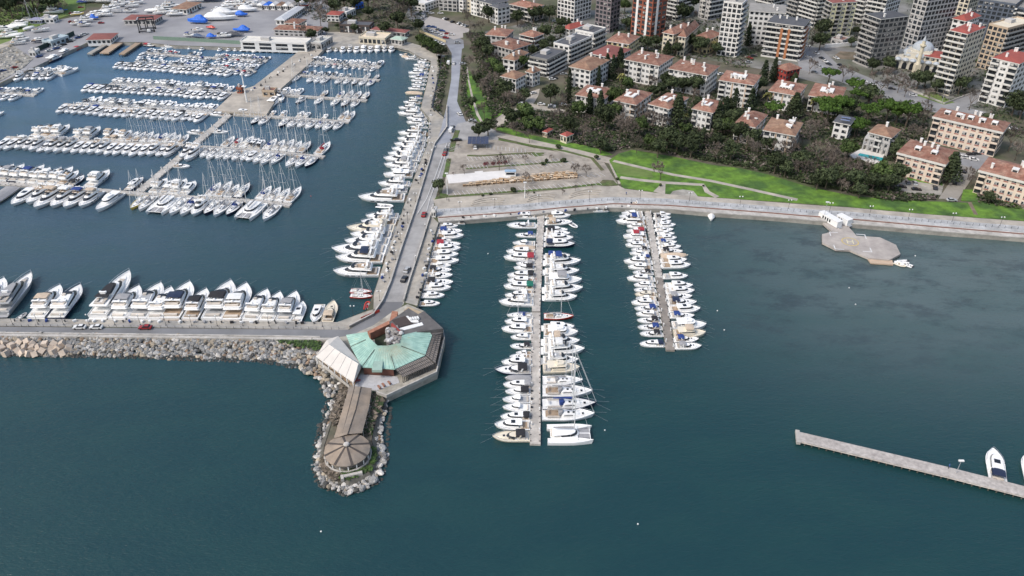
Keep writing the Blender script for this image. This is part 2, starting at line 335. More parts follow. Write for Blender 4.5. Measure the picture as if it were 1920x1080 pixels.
# marina piers (concrete moles)
def mole(name, label, pts, z, m, cat='pier', grp=None):
    mb = MB(); mb.prism([G(x, y, z) for x, y in pts], -3, z); o = mk(name, mb.mesh(name, m)); tag(o, label, cat, grp); return o
mole('marina_mole', 'wide concrete mole with a square platform running through the left marina', [(568, 90), (613, 87), (590, 110), (520, 172), (522, 180), (500, 214), (402, 207), (440, 172), (476, 161)], 1.9, PAVE, 'mole')
mb = MB()
def pont(mb, pts, wd, z=.75, mi=0):
    P = [G(x, y, z) for x, y in pts]; mb.prism(band(P, wd), -.3, z, mi); return P
def pontoon(label, pts, wd, m=CONC2, z=.75, step=9, ped=True):
    o = thing('pontoon', label, 'pontoon', G(*pts[0], 0)); o0 = o.location.copy()
    mb = MB(); P = [G(x, y, z) for x, y in pts]; mb.prism([q-o0 for q in band(P, wd)], -.3, z)
    mk('deck', mb.mesh('pontoon_deck', m), o)
    kb = MB(); ks = MB()
    for a, b in zip(P, P[1:]):
        d = (b-a); Ln = d.length; d.normalize(); nn = Vector((-d.y, d.x, 0)); k = 2.
        while k < Ln-1:
            for s in (-1, 1):
                q = a+d*k+nn*s*(wd/2-.25)-o0
                kb.box((q.x, q.y, z+.09), (.35, .22, .18))
            k += 2.6
        k = 5.
        while k < Ln-2 and ped:
            for s in (-1, 1):
                q = a+d*(k+s*1.3)+nn*s*(wd/2-.35)-o0
                ks.box((q.x, q.y, z+.55), (.32, .32, 1.1)); ks.box((q.x, q.y, z+1.14), (.38, .38, .1))
            k += step
    if kb.v: mk('mooring_cleats', kb.mesh('cleats', DARKM), o)['kind'] = 'stuff'
    if ks.v:
        q = mk('service_pedestals', ks.mesh('pedestals', WHITE), o); q['kind'] = 'stuff'
    return o
DOCKM = mat('pontoon_concrete', (.48, .45, .41), .9, .25, .6, col2=(.37, .345, .315), detail=9)
DOCKD = mat('pontoon_weathered', (.27, .24, .21), .9, .2, .5, col2=(.20, .18, .16))
pontoon('long pale pontoon in the middle of the outer harbour, shore section', [(1015, 396), (1005, 583)], 3.0, DOCKM)
pontoon('long pale pontoon in the middle of the outer harbour, seaward section', [(1005, 586), (1003.5, 832)], 3.1, DOCKM)
pontoon('short dark pontoon on the right of the outer harbour, shore section', [(1213, 387), (1236, 520)], 2.8, DOCKM)
pontoon('short dark pontoon on the right of the outer harbour, seaward section', [(1236, 522), (1257, 656)], 2.9, DOCKD)
pontoon('pontoon nearest the breakwater in the left marina', [(-60, 339), (200, 357), (275, 364), (480, 377), (545, 384)], 3.)
pontoon('second pontoon from the breakwater in the left marina, left arm', [(10, 257), (345, 272)], 3.)
pontoon('second pontoon from the breakwater in the left marina, right arm', [(352, 273), (480, 281), (608, 294)], 3.)
pontoon('slanting link pontoon between the marina mole and the nearest pontoon', [(435, 210), (262, 358)], 4.2)
pontoon('third pontoon from the breakwater, left of the mole platform', [(118, 195), (402, 213)], 3.)
pontoon('third pontoon from the breakwater, right of the mole', [(430, 213), (655, 228)], 3.)
pontoon('fourth pontoon from the breakwater, left of the mole', [(165, 158), (440, 174)], 3., ped=False)
pontoon('fourth pontoon from the breakwater, right of the mole', [(517, 177), (688, 188)], 3., ped=False)
pontoon('fifth pontoon from the breakwater, left of the mole', [(225, 117), (480, 134)], 3., ped=False)
pontoon('fifth pontoon from the breakwater, right of the mole', [(550, 140), (712, 150)], 3., ped=False)
pontoon('sixth pontoon, left of the mole and nearest the boatyard', [(265, 99), (500, 115)], 3., ped=False)
pontoon('sixth pontoon, right of the mole near the restaurant quay', [(576, 116), (712, 126)], 3., ped=False)
pontoon('pontoon at the far left below the west quay road', [(12, 140), (112, 137)], 3., ped=False)
pontoon('short pontoon at the left edge of the picture', [(-60, 172), (66, 178)], 3., ped=False)
# separate jetty bottom right
o = thing('jetty', 'long low concrete jetty standing alone in the open water at lower right', 'jetty', G(1495, 815, 0)); o0 = o.location.copy()
P = [G(1494, 817, 1.4), G(1775, 884, 1.4), G(1925, 922, 1.4), G(2080, 962, 1.4)]
mb = MB(); mb.prism([q-o0 for q in band(P, 4.0)], .9, 1.4); mk('deck', mb.mesh('jetty_deck', mat('jetty_concrete', (.43, .40, .375), .9, .3, .8, col2=(.36, .33, .31))), o)
mb = MB(); mb.prism([q-o0 for q in strip(P[0]+Vector((-.2, 0, 0)), P[0]+Vector((.9, -.25, 0)), 5.2)], .5, 1.46); mk('end_cap', mb.mesh('jetty_cap', CONC2), o)
mb = MB()
for a, b in zip(P, P[1:]):
    d = (b-a); Ln = d.length; d.normalize(); nn = Vector((-d.y, d.x, 0)); k = .5
    while k < Ln:
        for s in (-1, 1):
            q = a+d*k+nn*s*1.7-o0; mb.tube((q.x, q.y, -3), (q.x, q.y, .9), .22, .22, 6)
        k += 2.
mk('piles', mb.mesh('jetty_piles', mat('wet_pile', (.10, .095, .08), .6)), o)['kind'] = 'stuff'
mb = MB(); nn = (P[1]-P[0]).normalized(); n2 = Vector((nn.y, -nn.x, 0))
mb.path([q+n2*2.1+Vector((0, 0, -.35))-o0 for q in P], .12, 5); mk('fender_rail', mb.mesh('fender_rail', CONC2), o)
# helipad
o = thing('helipad', 'angular concrete helicopter platform with a yellow circled H, tied to the promenade', 'helipad', G(1600, 455, 0)); o0 = o.location.copy()
HPX = [(1539, 414), (1561, 434), (1541.5, 439), (1542, 454), (1568, 467), (1594, 468.5), (1630, 484), (1668, 487), (1688.5, 476), (1680, 459), (1650, 445), (1606, 442), (1592, 426), (1590, 419)]
hp = [G(x, y, 1.3)-o0 for x, y in HPX]
mb = MB(); mb.prism(hp, .35, 1.3); mk('platform', mb.mesh('platform', mat('platform_concrete', (.40, .365, .335), .9, .2, .3, col2=(.33, .30, .28))), o)
mb = MB()
for i in range(len(hp)):
    a, b = hp[i], hp[(i+1) % len(hp)]; k = 0; n_ = max(1, int((b-a).length/3))
    for k in range(n_):
        q = a.lerp(b, k/n_)*.985; mb.tube((q.x, q.y, -3), (q.x, q.y, .35), .3, .3, 6)
mk('pile', mb.mesh('heli_piles', DARKM), o)['kind'] = 'stuff'
def H3(x, y, z=1.31): return G(x, y, z)-o0
yl = mat('marking_yellow', (.52, .40, .15), .8, .25, 1.); cc = G(1594, 453.2, 1.31); r_ = 3.4; e1 = (G(1616.9, 443.1, 1.31)-G(1561.9, 438.8, 1.31)).normalized(); e2 = Vector((-e1.y, e1.x, 0))
mb = MB(); n_ = 40
for i in range(n_):
    t0, t1 = 6.2832*i/n_, 6.2832*(i+1)/n_; q = []
    for rr, t in ((r_-.45, t0), (r_, t0), (r_, t1), (r_-.45, t1)): q.append(cc-o0+Vector((math.cos(t), math.sin(t), 0))*rr)
    mb.add(q, [(0, 1, 2, 3)])
def mark(mb, u, v, lu, lv):
    c = cc-o0; mb.add([c+e1*(u+s*lu/2)+e2*(v+t*lv/2) for s, t in ((-1, -1), (1, -1), (1, 1), (-1, 1))], [(0, 1, 2, 3)])
mk('circle_marking', mb.mesh('circle', yl), o)
mb = MB(); mark(mb, -1.1, 0, .45, 3.2); mark(mb, 1.1, 0, .45, 3.2); mark(mb, 0, 0, 1.75, .45); mk('letter_h', mb.mesh('letter_h', mat('marking_pale', (.6, .55, .38), .8)), o)
mb = MB(); hw = 7.0
for su in (-1, 1):
    for sv in (-1, 1):
        mb = MB(); mark(mb, su*(hw-1.6), sv*hw, 3.6, .45); mark(mb, su*hw, sv*(hw-1.75), .45, 3.1); mk('corner_mark', mb.mesh('corner_mark', LINE), o)
mb = MB(); mb.prism([H3(*q, .7) for q in ((1627, 485), (1633, 493), (1675, 496), (1673, 488))], .2, .75)
tag(mk('floating_dock', mb.mesh('float', mat('plywood', (.50, .38, .28), .8, .1, .5)), None, o0), 'small tan floating dock beside the helipad', 'floating dock')
# ---------------------------------------------------------------- boat part meshes (bow +X, origin at the waterline amidships, metres at nominal length)
def hull_parts(L, B, H, full=.5, pw=2.2, rake=.06, stern=.92, bul=.14):
    n = 12; S = []
    for i in range(n+1):
        t = i/n
        k = (stern+(1-stern)*min(1, t/full)) if t < full else 1-((t-full)/(1-full))**pw
        b = max(B/2*k, .02); sh = H*(.74+.30*t*t); x = L*(t-.5)
        S.append((x, b, sh, t))
    mb = MB(); rings = []
    for x, b, sh, t in S:
        xs = x*(1.0)
        kx = x-rake*L*t**3; cb = b*(.86-.18*t)
        rings.append([(kx-.02*L*t, 0, -.35), (kx, cb, .0), (x-rake*.4*L*t**3, b*(.97-.06*t), sh*.55), (x, b, sh), (x-(.12 if t == 1 else 0), max(b-.13, .01), sh), (x-(.2 if t == 1 else 0), max(b-.14, .005), sh-bul)])
    vs = [p for r in rings for p in r]; m = 6; fs = []
    for i in range(n):
        for j in range(m-1): fs.append((i*m+j, (i+1)*m+j, (i+1)*m+j+1, i*m+j+1))
    mb.add([(x, y, z) for x, y, z in vs], [f[::-1] for f in fs]); mb.add([(x, -y, z) for x, y, z in vs], fs)
    r0 = rings[0]; mb.add([r0[0], r0[1], r0[2], r0[3], (r0[3][0], -r0[3][1], r0[3][2]), (r0[2][0], -r0[2][1], r0[2][2]), (r0[1][0], -r0[1][1], r0[1][2])], [(0, 1, 2, 3, 4, 5, 6)[::-1]])
    dk = MB(); v = []
    for r in rings: p = r[5]; v += [(p[0], p[1], p[2]), (p[0], -p[1], p[2])]
    dk.add(v, [(2*i, 2*i+1, 2*i+3, 2*i+2) for i in range(n)])
    a, b_ = v[0], v[1]; z = a[2]; dk.add([a, b_, (b_[0]-.0, b_[1], z+bul), (a[0], a[1], z+bul)], [(0, 1, 2, 3)])
    return mb, dk, S
def outl(x0, x1, w0, w1, z, fr=.4, r=.2, z1=None):
    z1 = z if z1 is None else z1; xm = x1-(x1-x0)*fr
    p = [(x0+r, -w0), (x0, -w0+r), (x0, w0-r), (x0+r, w0), (xm, w1)]
    for a in (60, 30, 0, -30, -60): p.append((xm+(x1-xm)*math.cos(R(a)), w1*math.sin(R(a))))
    p.append((xm, -w1))
    return [(x, y, z+(z1-z)*(x-x0)/(x1-x0)) for x, y in p][::-1] if False else [(x, y, z+(z1-z)*(x-x0)/(x1-x0)) for x, y in p]
def stack(mb, *rs, mi=0): mb.ring([r[::-1] for r in rs], mi); return mb
def rail(L, S, zoff=.55, t0=.55, r=.035):
    mb = MB(); up = []
    for x, b, sh, t in S:
        if t >= t0: up.append((x-.1, max(b-.12, .02), sh+zoff))
    for s in (1, -1):
        pts = [(x, y*s, z) for x, y, z in up]; mb.path(pts, r, 4)
        for x, y, z in pts[::2]: mb.tube((x, y, z-zoff), (x, y, z), r*.8, None, 3)
    return mb
B_ = {}
def deff(kind, L, **parts): B_[kind] = (L, parts)
TMPL = {}      # kind -> (L, B, [(part, MB, default material key, smooth)])
def t_hard():
    L, B, H = 11., 3.7, 1.35; h, d, S = hull_parts(L, B, H, .5, 2.7)
    z = H*.8; cab = stack(MB(), outl(-2.2, 3.6, 1.3, 1.15, z), outl(-2.1, 3.0, 1.25, 1.1, z+.62)); 
    stack(cab, outl(.2, 4.6, 1.15, .95, z-.05, .7), outl(.6, 4.2, 1.0, .8, z+.33, .7))
    win = stack(MB(), outl(-2.1, 3.0, 1.22, 1.07, z+.60), outl(-1.9, 2.1, 1.1, .95, z+1.28))
    roof = stack(MB(), outl(-3.1, 2.35, 1.25, 1.08, z+1.26), outl(-3.0, 2.1, 1.15, 1.0, z+1.42))
    hat = MB(); hat.box((-.3, .02, z+1.44), (1.3, 1.2, .05)); hat2 = MB().box((2.9, 0, z+.35), (.6, .6, .09), ry=.16)
    cp = MB(); cp.box((-3.9, 0, z-.12), (2.6, 2.5, .06)); cp.box((-4.9, 0, z+.05), (.55, 2.1, .4), mi=1); cp.box((-2.9, .9, z+.1), (.8, .6, .5), mi=1)
    sp = MB(); sp.box((-5.9, 0, .38), (1.0, 2.8, .12))
    return L, B, [('hull', h, 'H', 1), ('deck', d, 'deck', 0), ('cabin', cab, 'white', 0), ('windows', win, 'glass', 0), ('hardtop', roof, 'white', 0), ('roof_hatch', hat, 'glass', 0), ('hatch', hat2, 'glass', 0), ('cockpit', cp, 'cockpit', 0), ('swim_platform', sp, 'deck', 0), ('bow_rail', rail(L, S), 'metal', 0)]
def t_fly():
    L, B, H = 14., 4.3, 1.75; h, d, S = hull_parts(L, B, H, .55, 2.4, .08)
    z = H*.8; cab = stack(MB(), outl(-3.4, 4.4, 1.65, 1.4, z), outl(-3.3, 3.6, 1.6, 1.35, z+.7))
    stack(cab, outl(1.6, 5.7, 1.3, 1.0, z-.05, .8), outl(2.0, 5.1, 1.1, .85, z+.4, .8))
    win = stack(MB(), outl(-3.3, 3.6, 1.57, 1.32, z+.68), outl(-3.1, 2.2, 1.45, 1.2, z+1.45))
    fl = stack(MB(), outl(-5.0, 2.3, 1.75, 1.35, z+1.43), outl(-5.0, 2.1, 1.75, 1.3, z+1.62))
    co = stack(MB(), outl(-4.8, 1.9, 1.65, 1.2, z+1.62), outl(-4.7, 1.4, 1.7, 1.15, z+2.25))
    fin = MB(); fin.prism([(x*.93-.05, y*.88) for x, y, q in outl(-4.7, 1.4, 1.7, 1.15, 0)], z+2.0, z+2.27)
    seat = MB(); seat.box((-4.1, 0, z+2.4), (.55, 2.4, .4)); seat.box((-3.3, 1.0, z+2.4), (1.3, .5, .4)); seat.box((-3.3, -1.0, z+2.4), (1.3, .5, .4)); st2 = MB().box((-.2, .4, z+2.45), (.7, .7, .55)); tbl = MB().box((-2.2, 0, z+2.4), (.7, .9, .3))
    ws = stack(MB(), outl(.3, 1.5, 1.1, 1.1, z+2.2, .8), outl(.1, 1.1, 1.0, 1.0, z+2.65, .8))
    ar = MB()
    for s in (-1, 1): ar.box((-3.4, s*1.5, z+2.75), (.7, .12, 1.2), ry=-.35)
    ar.box((-3.6, 0, z+3.3), (.6, 3.1, .12)); ar.ball((-3.6, 0, z+3.55), .28, 8, 5)
    cp = MB(); cp.box((-4.9, 0, z-.1), (2.9, 3.2, .06)); cp.box((-6.0, 0, z+.15), (.6, 2.6, .5), mi=1)
    sp = MB(); sp.box((-7.3, 0, .42), (1.4, 3.6, .14))
    hat = MB(); hat.box((3.6, 0, z+.43), (.7, .7, .07), ry=.1); sun = MB().box((2.7, 0, z+.48), (.9, 1.3, .14), ry=.12)
    pw = MB()
    for s in (-1, 1):
        for x in (-1.5, .6, 2.4): pw.box((x, s*B*.487, H*.62), (1.1, .06, .26))
    return L, B, [('hull', h, 'H', 1), ('deck', d, 'deck', 0), ('cabin', cab, 'white', 0), ('windows', win, 'glass', 0), ('flybridge', fl, 'white', 0), ('flybridge_coaming', co, 'white', 0), ('flybridge_floor', fin, 'cockpit', 0), ('settee', seat, 'seat', 0), ('helm_seat', st2, 'seat', 0), ('table', tbl, 'white', 0), ('windscreen', ws, 'glass', 0), ('radar_arch', ar, 'white', 0), ('cockpit', cp, 'cockpit', 0), ('swim_platform', sp, 'cockpit', 0), ('hatch', hat, 'glass', 0), ('sunpad', sun, 'cockpit', 0), ('hull_window', pw, 'glass', 0), ('bow_rail', rail(L, S, .6, .45), 'metal', 0)]
def t_sport():
    L, B, H = 9.5, 3.2, 1.15; h, d, S = hull_parts(L, B, H, .5, 2.6, .08)
    z = H*.82; cab = stack(MB(), outl(-.6, 3.4, 1.05, .85, z-.05, .8), outl(0, 3.0, .9, .7, z+.3, .8))
    ws = stack(MB(), outl(-.9, 1.5, 1.12, 1.0, z+.1, .8), outl(-1.2, .7, 1.0, .9, z+.72, .8))
    inn = stack(MB(), outl(-1.4, .6, .93, .82, z+.55, .8), outl(-1.3, .5, .9, .8, z+.75, .8))
    cp = MB(); cp.box((-2.6, 0, z-.08), (3.3, 2.25, .07)); cp.box((-3.9, 0, z+.1), (.6, 2.0, .4), mi=1); cp.box((-2.6, .8, z+.1), (1.6, .5, .35), mi=1); cp.box((-1.5, -.5, z+.25), (.5, .5, .6), mi=1)
    ar = MB()
    for s in (-1, 1): ar.box((-2.2, s*1.1, z+.85), (.35, .1, 1.1), ry=-.3)
    ar.box((-2.4, 0, z+1.38), (.4, 2.3, .1))
    sp = MB(); sp.box((-5.0, 0, .34), (.9, 2.4, .1))
    hat = MB(); hat.box((1.8, 0, z+.33), (.55, .55, .07), ry=.1)
    return L, B, [('hull', h, 'H', 1), ('deck', d, 'deck', 0), ('foredeck', cab, 'white', 0), ('windscreen', ws, 'glass', 0), ('dashboard', inn, 'white', 0), ('cockpit', cp, 'cockpit', 0), ('arch', ar, 'white', 0), ('swim_platform', sp, 'deck', 0), ('hatch', hat, 'glass', 0), ('bow_rail', rail(L, S, .45, .5), 'metal', 0)]
def t_small():
    L, B, H = 7., 2.4, .95; h, d, S = hull_parts(L, B, H, .5, 2.2, .05)
    z = H*.8; cab = stack(MB(), outl(-.7, 1.6, .75, .65, z-.05, .5), outl(-.6, 1.3, .7, .6, z+.5, .5))
    win = stack(MB(), outl(-.6, 1.25, .68, .58, z+.5, .5), outl(-.5, .8, .6, .5, z+1.0, .5))
    rf = stack(MB(), outl(-1.0, 1.0, .75, .62, z+.98, .5), outl(-.9, .8, .7, .58, z+1.08, .5))
    cp = MB(); cp.box((-1.9, 0, z-.1), (2.2, 1.8, .05)); cp.box((-2.7, 0, z+.05), (.45, 1.6, .35), mi=1)
    ob = MB(); ob.box((-3.75, 0, .7), (.55, .45, .75)); ob.box((-3.75, 0, .1), (.2, .2, .7))
    return L, B, [('hull', h, 'H', 1), ('deck', d, 'deck', 0), ('cabin', cab, 'white', 0), ('windows', win, 'glass', 0), ('roof', rf, 'white', 0), ('cockpit', cp, 'cockpit', 0), ('outboard_engine', ob, 'dark', 0), ('bow_rail', rail(L, S, .4, .55, .025), 'metal', 0)]
def t_trawler():
    L, B, H = 12., 3.9, 1.7; h, d, S = hull_parts(L, B, H, .55, 2.6, .05, .95)
    z = H*.8; cab = stack(MB(), outl(-3.2, 2.2, 1.45, 1.35, z, .18), outl(-3.1, 2.0, 1.42, 1.3, z+.9, .18))
    win = stack(MB(), outl(-3.1, 2.0, 1.4, 1.28, z+.88, .18), outl(-3.0, 1.7, 1.36, 1.25, z+1.5, .18))
    rf = stack(MB(), outl(-4.6, 2.0, 1.6, 1.35, z+1.48, .18), outl(-4.5, 1.9, 1.55, 1.3, z+1.64, .18))
    up = stack(MB(), outl(-1.8, 1.2, 1.2, 1.0, z+1.64, .3), outl(-1.7, .9, 1.15, .95, z+2.3, .3))
    cp = MB(); cp.box((-4.5, 0, z-.12), (2.2, 2.9, .06)); cp.box((-5.3, 0, z+.1), (.5, 2.2, .4), mi=1)
    ms = MB(); ms.tube((-1.9, 0, z+1.6), (-2.1, 0, z+4.0), .06); ms.ball((-1.3, 0, z+2.6), .3, 8, 5)
    return L, B, [('hull', h, 'H', 1), ('deck', d, 'deck', 0), ('cabin', cab, 'white', 0), ('windows', win, 'glass', 0), ('roof', rf, 'white', 0), ('upper_helm', up, 'white', 0), ('cockpit', cp, 'cockpit', 0), ('signal_mast', ms, 'white', 0), ('bow_rail', rail(L, S, .6, .4), 'metal', 0)]
def t_sail():
    L, B, H = 12., 3.8, 1.25; h, d, S = hull_parts(L, B, H, .42, 2.0, .05, .84)
    z = H*.84; cab = stack(MB(), outl(-1.6, 2.8, .95, .75, z-.05, .55), outl(-1.4, 2.3, .8, .6, z+.42, .55, z1=z+.3))
    win = MB(); 
    for s in (-1, 1): win.box((0, s*.87, z+.2), (2.0, .05, .16), rz=s*-.04)
    for x in (.0, 1.2, 3.3): win.box((x, 0, z+(.40 if x < 3 else .05)), (.5, .5, .07))
    cp = MB(); cp.box((-3.6, 0, z-.12), (3.2, 1.7, .05)); 
    for s in (-1, 1): cp.box((-3.4, s*1.05, z+.05), (2.8, .4, .25), mi=1)
    cp.tube((-4.5, 0, z), (-4.5, 0, z+.7), .05); cp.box((-4.6, 0, z+.6), (.06, 1.1, .5), mi=2)
    ms = MB(); mx = .9; mh = 15.5; ms.tube((mx, 0, z), (mx-.15, 0, mh), .11, .08, 6)
    for hh in (6.2, 10.4): ms.tube((mx-.1, -1.25*(1.2-hh*.04), hh), (mx-.1, 1.25*(1.2-hh*.04), hh), .04, None, 4)
    bo = MB(); bo.tube((mx-.1, 0, z+1.35), (-3.9, 0, z+1.25), .07, None, 5)
    sc = MB(); sc.ring([[(x, r_*math.cos(a), z+1.5-.04*(mx-x)*0+r_*1.1*math.sin(a)) for a in [6.2832*i/6 for i in range(6)]] for x, r_ in ((mx-.2, .22), (-.5, .2), (-2.2, .16), (-3.7, .1))])
    rg = MB(); tp = (mx-.15, 0, mh-.2); w_ = .022
    rg.tube(tp, (L/2-.15, 0, H), .05, .06, 4); rg.tube(tp, (-L/2+.1, 0, H*.8), w_, None, 3)
    for s in (-1, 1):
        rg.tube((mx-.15, 0, mh-.3), (mx-.1, s*.95, 10.4), w_, None, 3); rg.tube((mx-.1, s*.95, 10.4), (mx-.1, s*1.18, 6.2), w_, None, 3); rg.tube((mx-.1, s*1.18, 6.2), (mx-.3, s*1.6, H), w_, None, 3)
    sh = stack(MB(), outl(-2.3, -1.0, .95, .85, z+.25, .6), outl(-2.3, -1.3, .85, .75, z+.95, .6))
    return L, B, [('hull', h, 'H', 1), ('deck', d, 'deck', 0), ('coachroof', cab, 'white', 0), ('windows', win, 'glass', 0), ('cockpit', cp, 'cockpit', 0), ('mast', ms, 'mast', 0), ('boom', bo, 'mast', 0), ('sail_cover', sc, 'C', 0), ('rigging', rg, 'mast', 0), ('sprayhood', sh, 'C', 0), ('lifelines', rail(L, S, .5, 0, .02), 'metal', 0)]
def t_cat():
    L, B, H = 13., 7., 1.6; P = []
    h, d, S = hull_parts(L, 1.9, H, .5, 1.9, .03, .85); hh = MB(); dd = MB()
    for s in (-1, 1):
        M = Matrix.Translation((0, s*2.55, 0)); hh.join(h, M); dd.join(d, M)
    br = MB(); br.box((-1.6, 0, 1.15), (7.6, 3.4, .5)); br.box((-.5, 0, 1.35), (5.2, 5.2, .35))
    z = 1.5; cab = stack(MB(), outl(-2.8, 2.6, 2.1, 1.9, z, .4), outl(-2.7, 2.2, 2.0, 1.8, z+.35, .4))
    win = stack(MB(), outl(-2.7, 2.2, 1.97, 1.77, z+.33, .4), outl(-2.6, 1.4, 1.85, 1.65, z+.95, .4))
    rf = stack(MB(), outl(-5.2, 1.7, 2.1, 1.75, z+.93, .4), outl(-5.1, 1.5, 2.0, 1.65, z+1.12, .4))
    cp = MB(); cp.box((-4.4, 0, 1.43), (2.6, 3.4, .06)); cp.box((-5.2, 0, 1.6), (.6, 2.6, .4), mi=1)
    tr = MB(); tr.box((4.0, 0, 1.28), (3.3, 3.3, .04)); bm_ = MB(); bm_.tube((5.7, -2.4, 1.35), (5.7, 2.4, 1.35), .1, None, 6); bm_.box((4.0, 0, 1.33), (3.3, .25, .08))
    ms = MB(); ms.tube((1.2, 0, z+1), (1.05, 0, 18), .14, .1, 6)
    for q in (7.5, 12.5): ms.tube((1.1, -1.1, q), (1.1, 1.1, q), .04, None, 4)
    sc = MB(); sc.ring([[(x, r_*math.cos(a), z+2.1+r_*1.1*math.sin(a)) for a in [6.2832*i/6 for i in range(6)]] for x, r_ in ((1., .3), (-2, .28), (-4.8, .16))])
    rg = MB(); tp = (1.05, 0, 17.8); rg.tube(tp, (5.7, 0, 1.4), .05, .05, 4)
    for s in (-1, 1): rg.tube(tp, (-.3, s*3.2, 1.4), .025, None, 3)
    return L, B, [('hull', hh, 'H', 1), ('deck', dd, 'deck', 0), ('bridge_deck', br, 'white', 0), ('cabin', cab, 'white', 0), ('windows', win, 'glass', 0), ('hardtop', rf, 'white', 0), ('cockpit', cp, 'cockpit', 0), ('trampoline', tr, 'grey', 0), ('cross_beam', bm_, 'white', 0), ('mast', ms, 'mast', 0), ('sail_cover', sc, 'C', 0), ('rigging', rg, 'mast', 0)]
def t_rib():
    L, B = 4.2, 1.9; tb = MB(); pts = [(-2.1, .75), (.6, .78), (1.4, .6), (1.9, .3), (2.1, 0), (1.9, -.3), (1.4, -.6), (.6, -.78), (-2.1, -.75)]
    tb.path([(x, y, .35+(.12 if x > 1 else 0)) for x, y in pts], .23, 8)
    fl = MB(); fl.prism([(x*.95, y*.9) for x, y in pts], .05, .2)
    cn = MB(); cn.box((-.2, 0, .5), (.5, .5, .6)); cn.box((-1.0, 0, .35), (.5, .8, .35)); ob = MB(); ob.box((-2.3, 0, .6), (.35, .35, .6)); ob.box((-2.3, 0, .1), (.14, .14, .6))
    return L, B, [('inflatable_tube', tb, 'H', 1), ('floor', fl, 'grey', 0), ('console', cn, 'C', 0), ('outboard_engine', ob, 'dark', 0)]
def t_cover():
    L, B, H = 9.5, 3.0, 1.2; h, d, S = hull_parts(L, B, H, .5, 2.1, .06); rings = []
    for x, b, sh, t in S[:-1]:
        hp_ = (.35+.75*math.sin(math.pi*min(1, t*1.05))**.7); bb = b+.05
        rings.append([(x, bb, sh-.15), (x, bb*.95, sh+.05), (x, bb*.5, sh+hp_*.7), (x, 0, sh+hp_), (x, -bb*.5, sh+hp_*.7), (x, -bb*.95, sh+.05), (x, -bb, sh-.15)])
    cv = MB(); cv.ring(rings, 0, False, False, False); cv.add(rings[0], [(0, 1, 2, 3, 4, 5, 6)]); cv.add(rings[-1], [(6, 5, 4, 3, 2, 1, 0)])
    return L, B, [('hull', h, 'H', 1), ('deck', d, 'deck', 0), ('boat_cover', cv, 'C', 0)]
def t_super():
    L, B, H = 27., 6.2, 2.9; h, d, S = hull_parts(L, B, H, .55, 2.5, .09, .95, .3)
    z = H*.78; cab = stack(MB(), outl(-9, 7, 2.55, 2.1, z, .45), outl(-8.8, 6, 2.5, 2.0, z+1.1, .45))
    stack(cab, outl(4, 10.4, 1.6, 1.2, z-.05, .8), outl(4.5, 9.6, 1.4, 1.0, z+.5, .8))
    win = stack(MB(), outl(-8.8, 6, 2.46, 1.96, z+1.07, .45), outl(-8.6, 4, 2.4, 1.85, z+1.9, .45))
    fl = stack(MB(), outl(-11.5, 4.1, 2.8, 2.0, z+1.88, .45), outl(-11.4, 3.8, 2.75, 1.95, z+2.2, .45))
    u = stack(MB(), outl(-5.5, 2.6, 2.0, 1.6, z+2.2, .4), outl(-5.3, 1.9, 1.95, 1.5, z+2.9, .4))
    uw = stack(MB(), outl(-5.3, 1.9, 1.9, 1.45, z+2.88, .4), outl(-5.1, .8, 1.8, 1.3, z+3.5, .4))
    ht = stack(MB(), outl(-8.2, 1.0, 2.1, 1.4, z+3.48, .4), outl(-8.1, .7, 2.0, 1.35, z+3.68, .4))
    st = MB(); st.box((-8.6, 1.2, z+2.5), (2.2, .9, .5)); st.box((-8.6, -1.2, z+2.5), (2.2, .9, .5)); st.box((-10.3, 0, z+2.45), (.8, 3.2, .45)); st.box((6.8, 0, z+.62), (1.6, 1.6, .2))
    ar = MB(); ar.box((-6.4, 0, z+4.2), (.5, 1.6, .9)); ar.ball((-6.2, -.8, z+4.4), .4); ar.ball((-6.2, .8, z+4.4), .4)
    cp = MB(); cp.box((-11, 0, z-.25), (4.0, 4.9, .06)); cp.box((-12.3, 0, z), (.7, 3.6, .5), mi=1)
    sp = MB(); sp.box((-14.1, 0, .6), (2.2, 5.4, .2))
    return L, B, [('hull', h, 'H', 1), ('deck', d, 'deck', 0), ('main_deckhouse', cab, 'H2', 0), ('windows', win, 'glass', 0), ('upper_deck', fl, 'H2', 0), ('wheelhouse', u, 'H2', 0), ('wheelhouse_windows', uw, 'glass', 0), ('hardtop', ht, 'C', 0), ('seats', st, 'seat', 0), ('radar_mast', ar, 'white', 0), ('cockpit', cp, 'cockpit', 0), ('swim_platform', sp, 'cockpit', 0), ('bow_rail', rail(L, S, .8, .5, .05), 'metal', 0)]
for k, f in dict(h=t_hard, f=t_fly, s=t_sport, m=t_small, w=t_trawler, S=t_sail, C=t_cat, R=t_rib, T=t_cover, Y=t_super).items(): TMPL[k] = f()
SEATM = mat('upholstery', (.55, .50, .44), .8, .15, 1., rnd=.25)
WHEELM = DARKM
KIND = dict(h=('motor_cruiser', 'hardtop cruiser', 'motorboat'), f=('flybridge_yacht', 'flybridge yacht', 'motorboat'), s=('sports_cruiser', 'open sports cruiser', 'motorboat'), m=('cabin_boat', 'small cabin boat', 'motorboat'),
            w=('trawler_yacht', 'wheelhouse yacht', 'motorboat'), S=('sailing_yacht', 'sailing yacht', 'sailboat'), C=('sailing_catamaran', 'sailing catamaran', 'catamaran'), R=('inflatable_dinghy', 'inflatable dinghy', 'dinghy'), T=('covered_boat', 'boat under a cover', 'motorboat'), Y=('superyacht', 'three-deck superyacht', 'motorboat'))
MC = {}
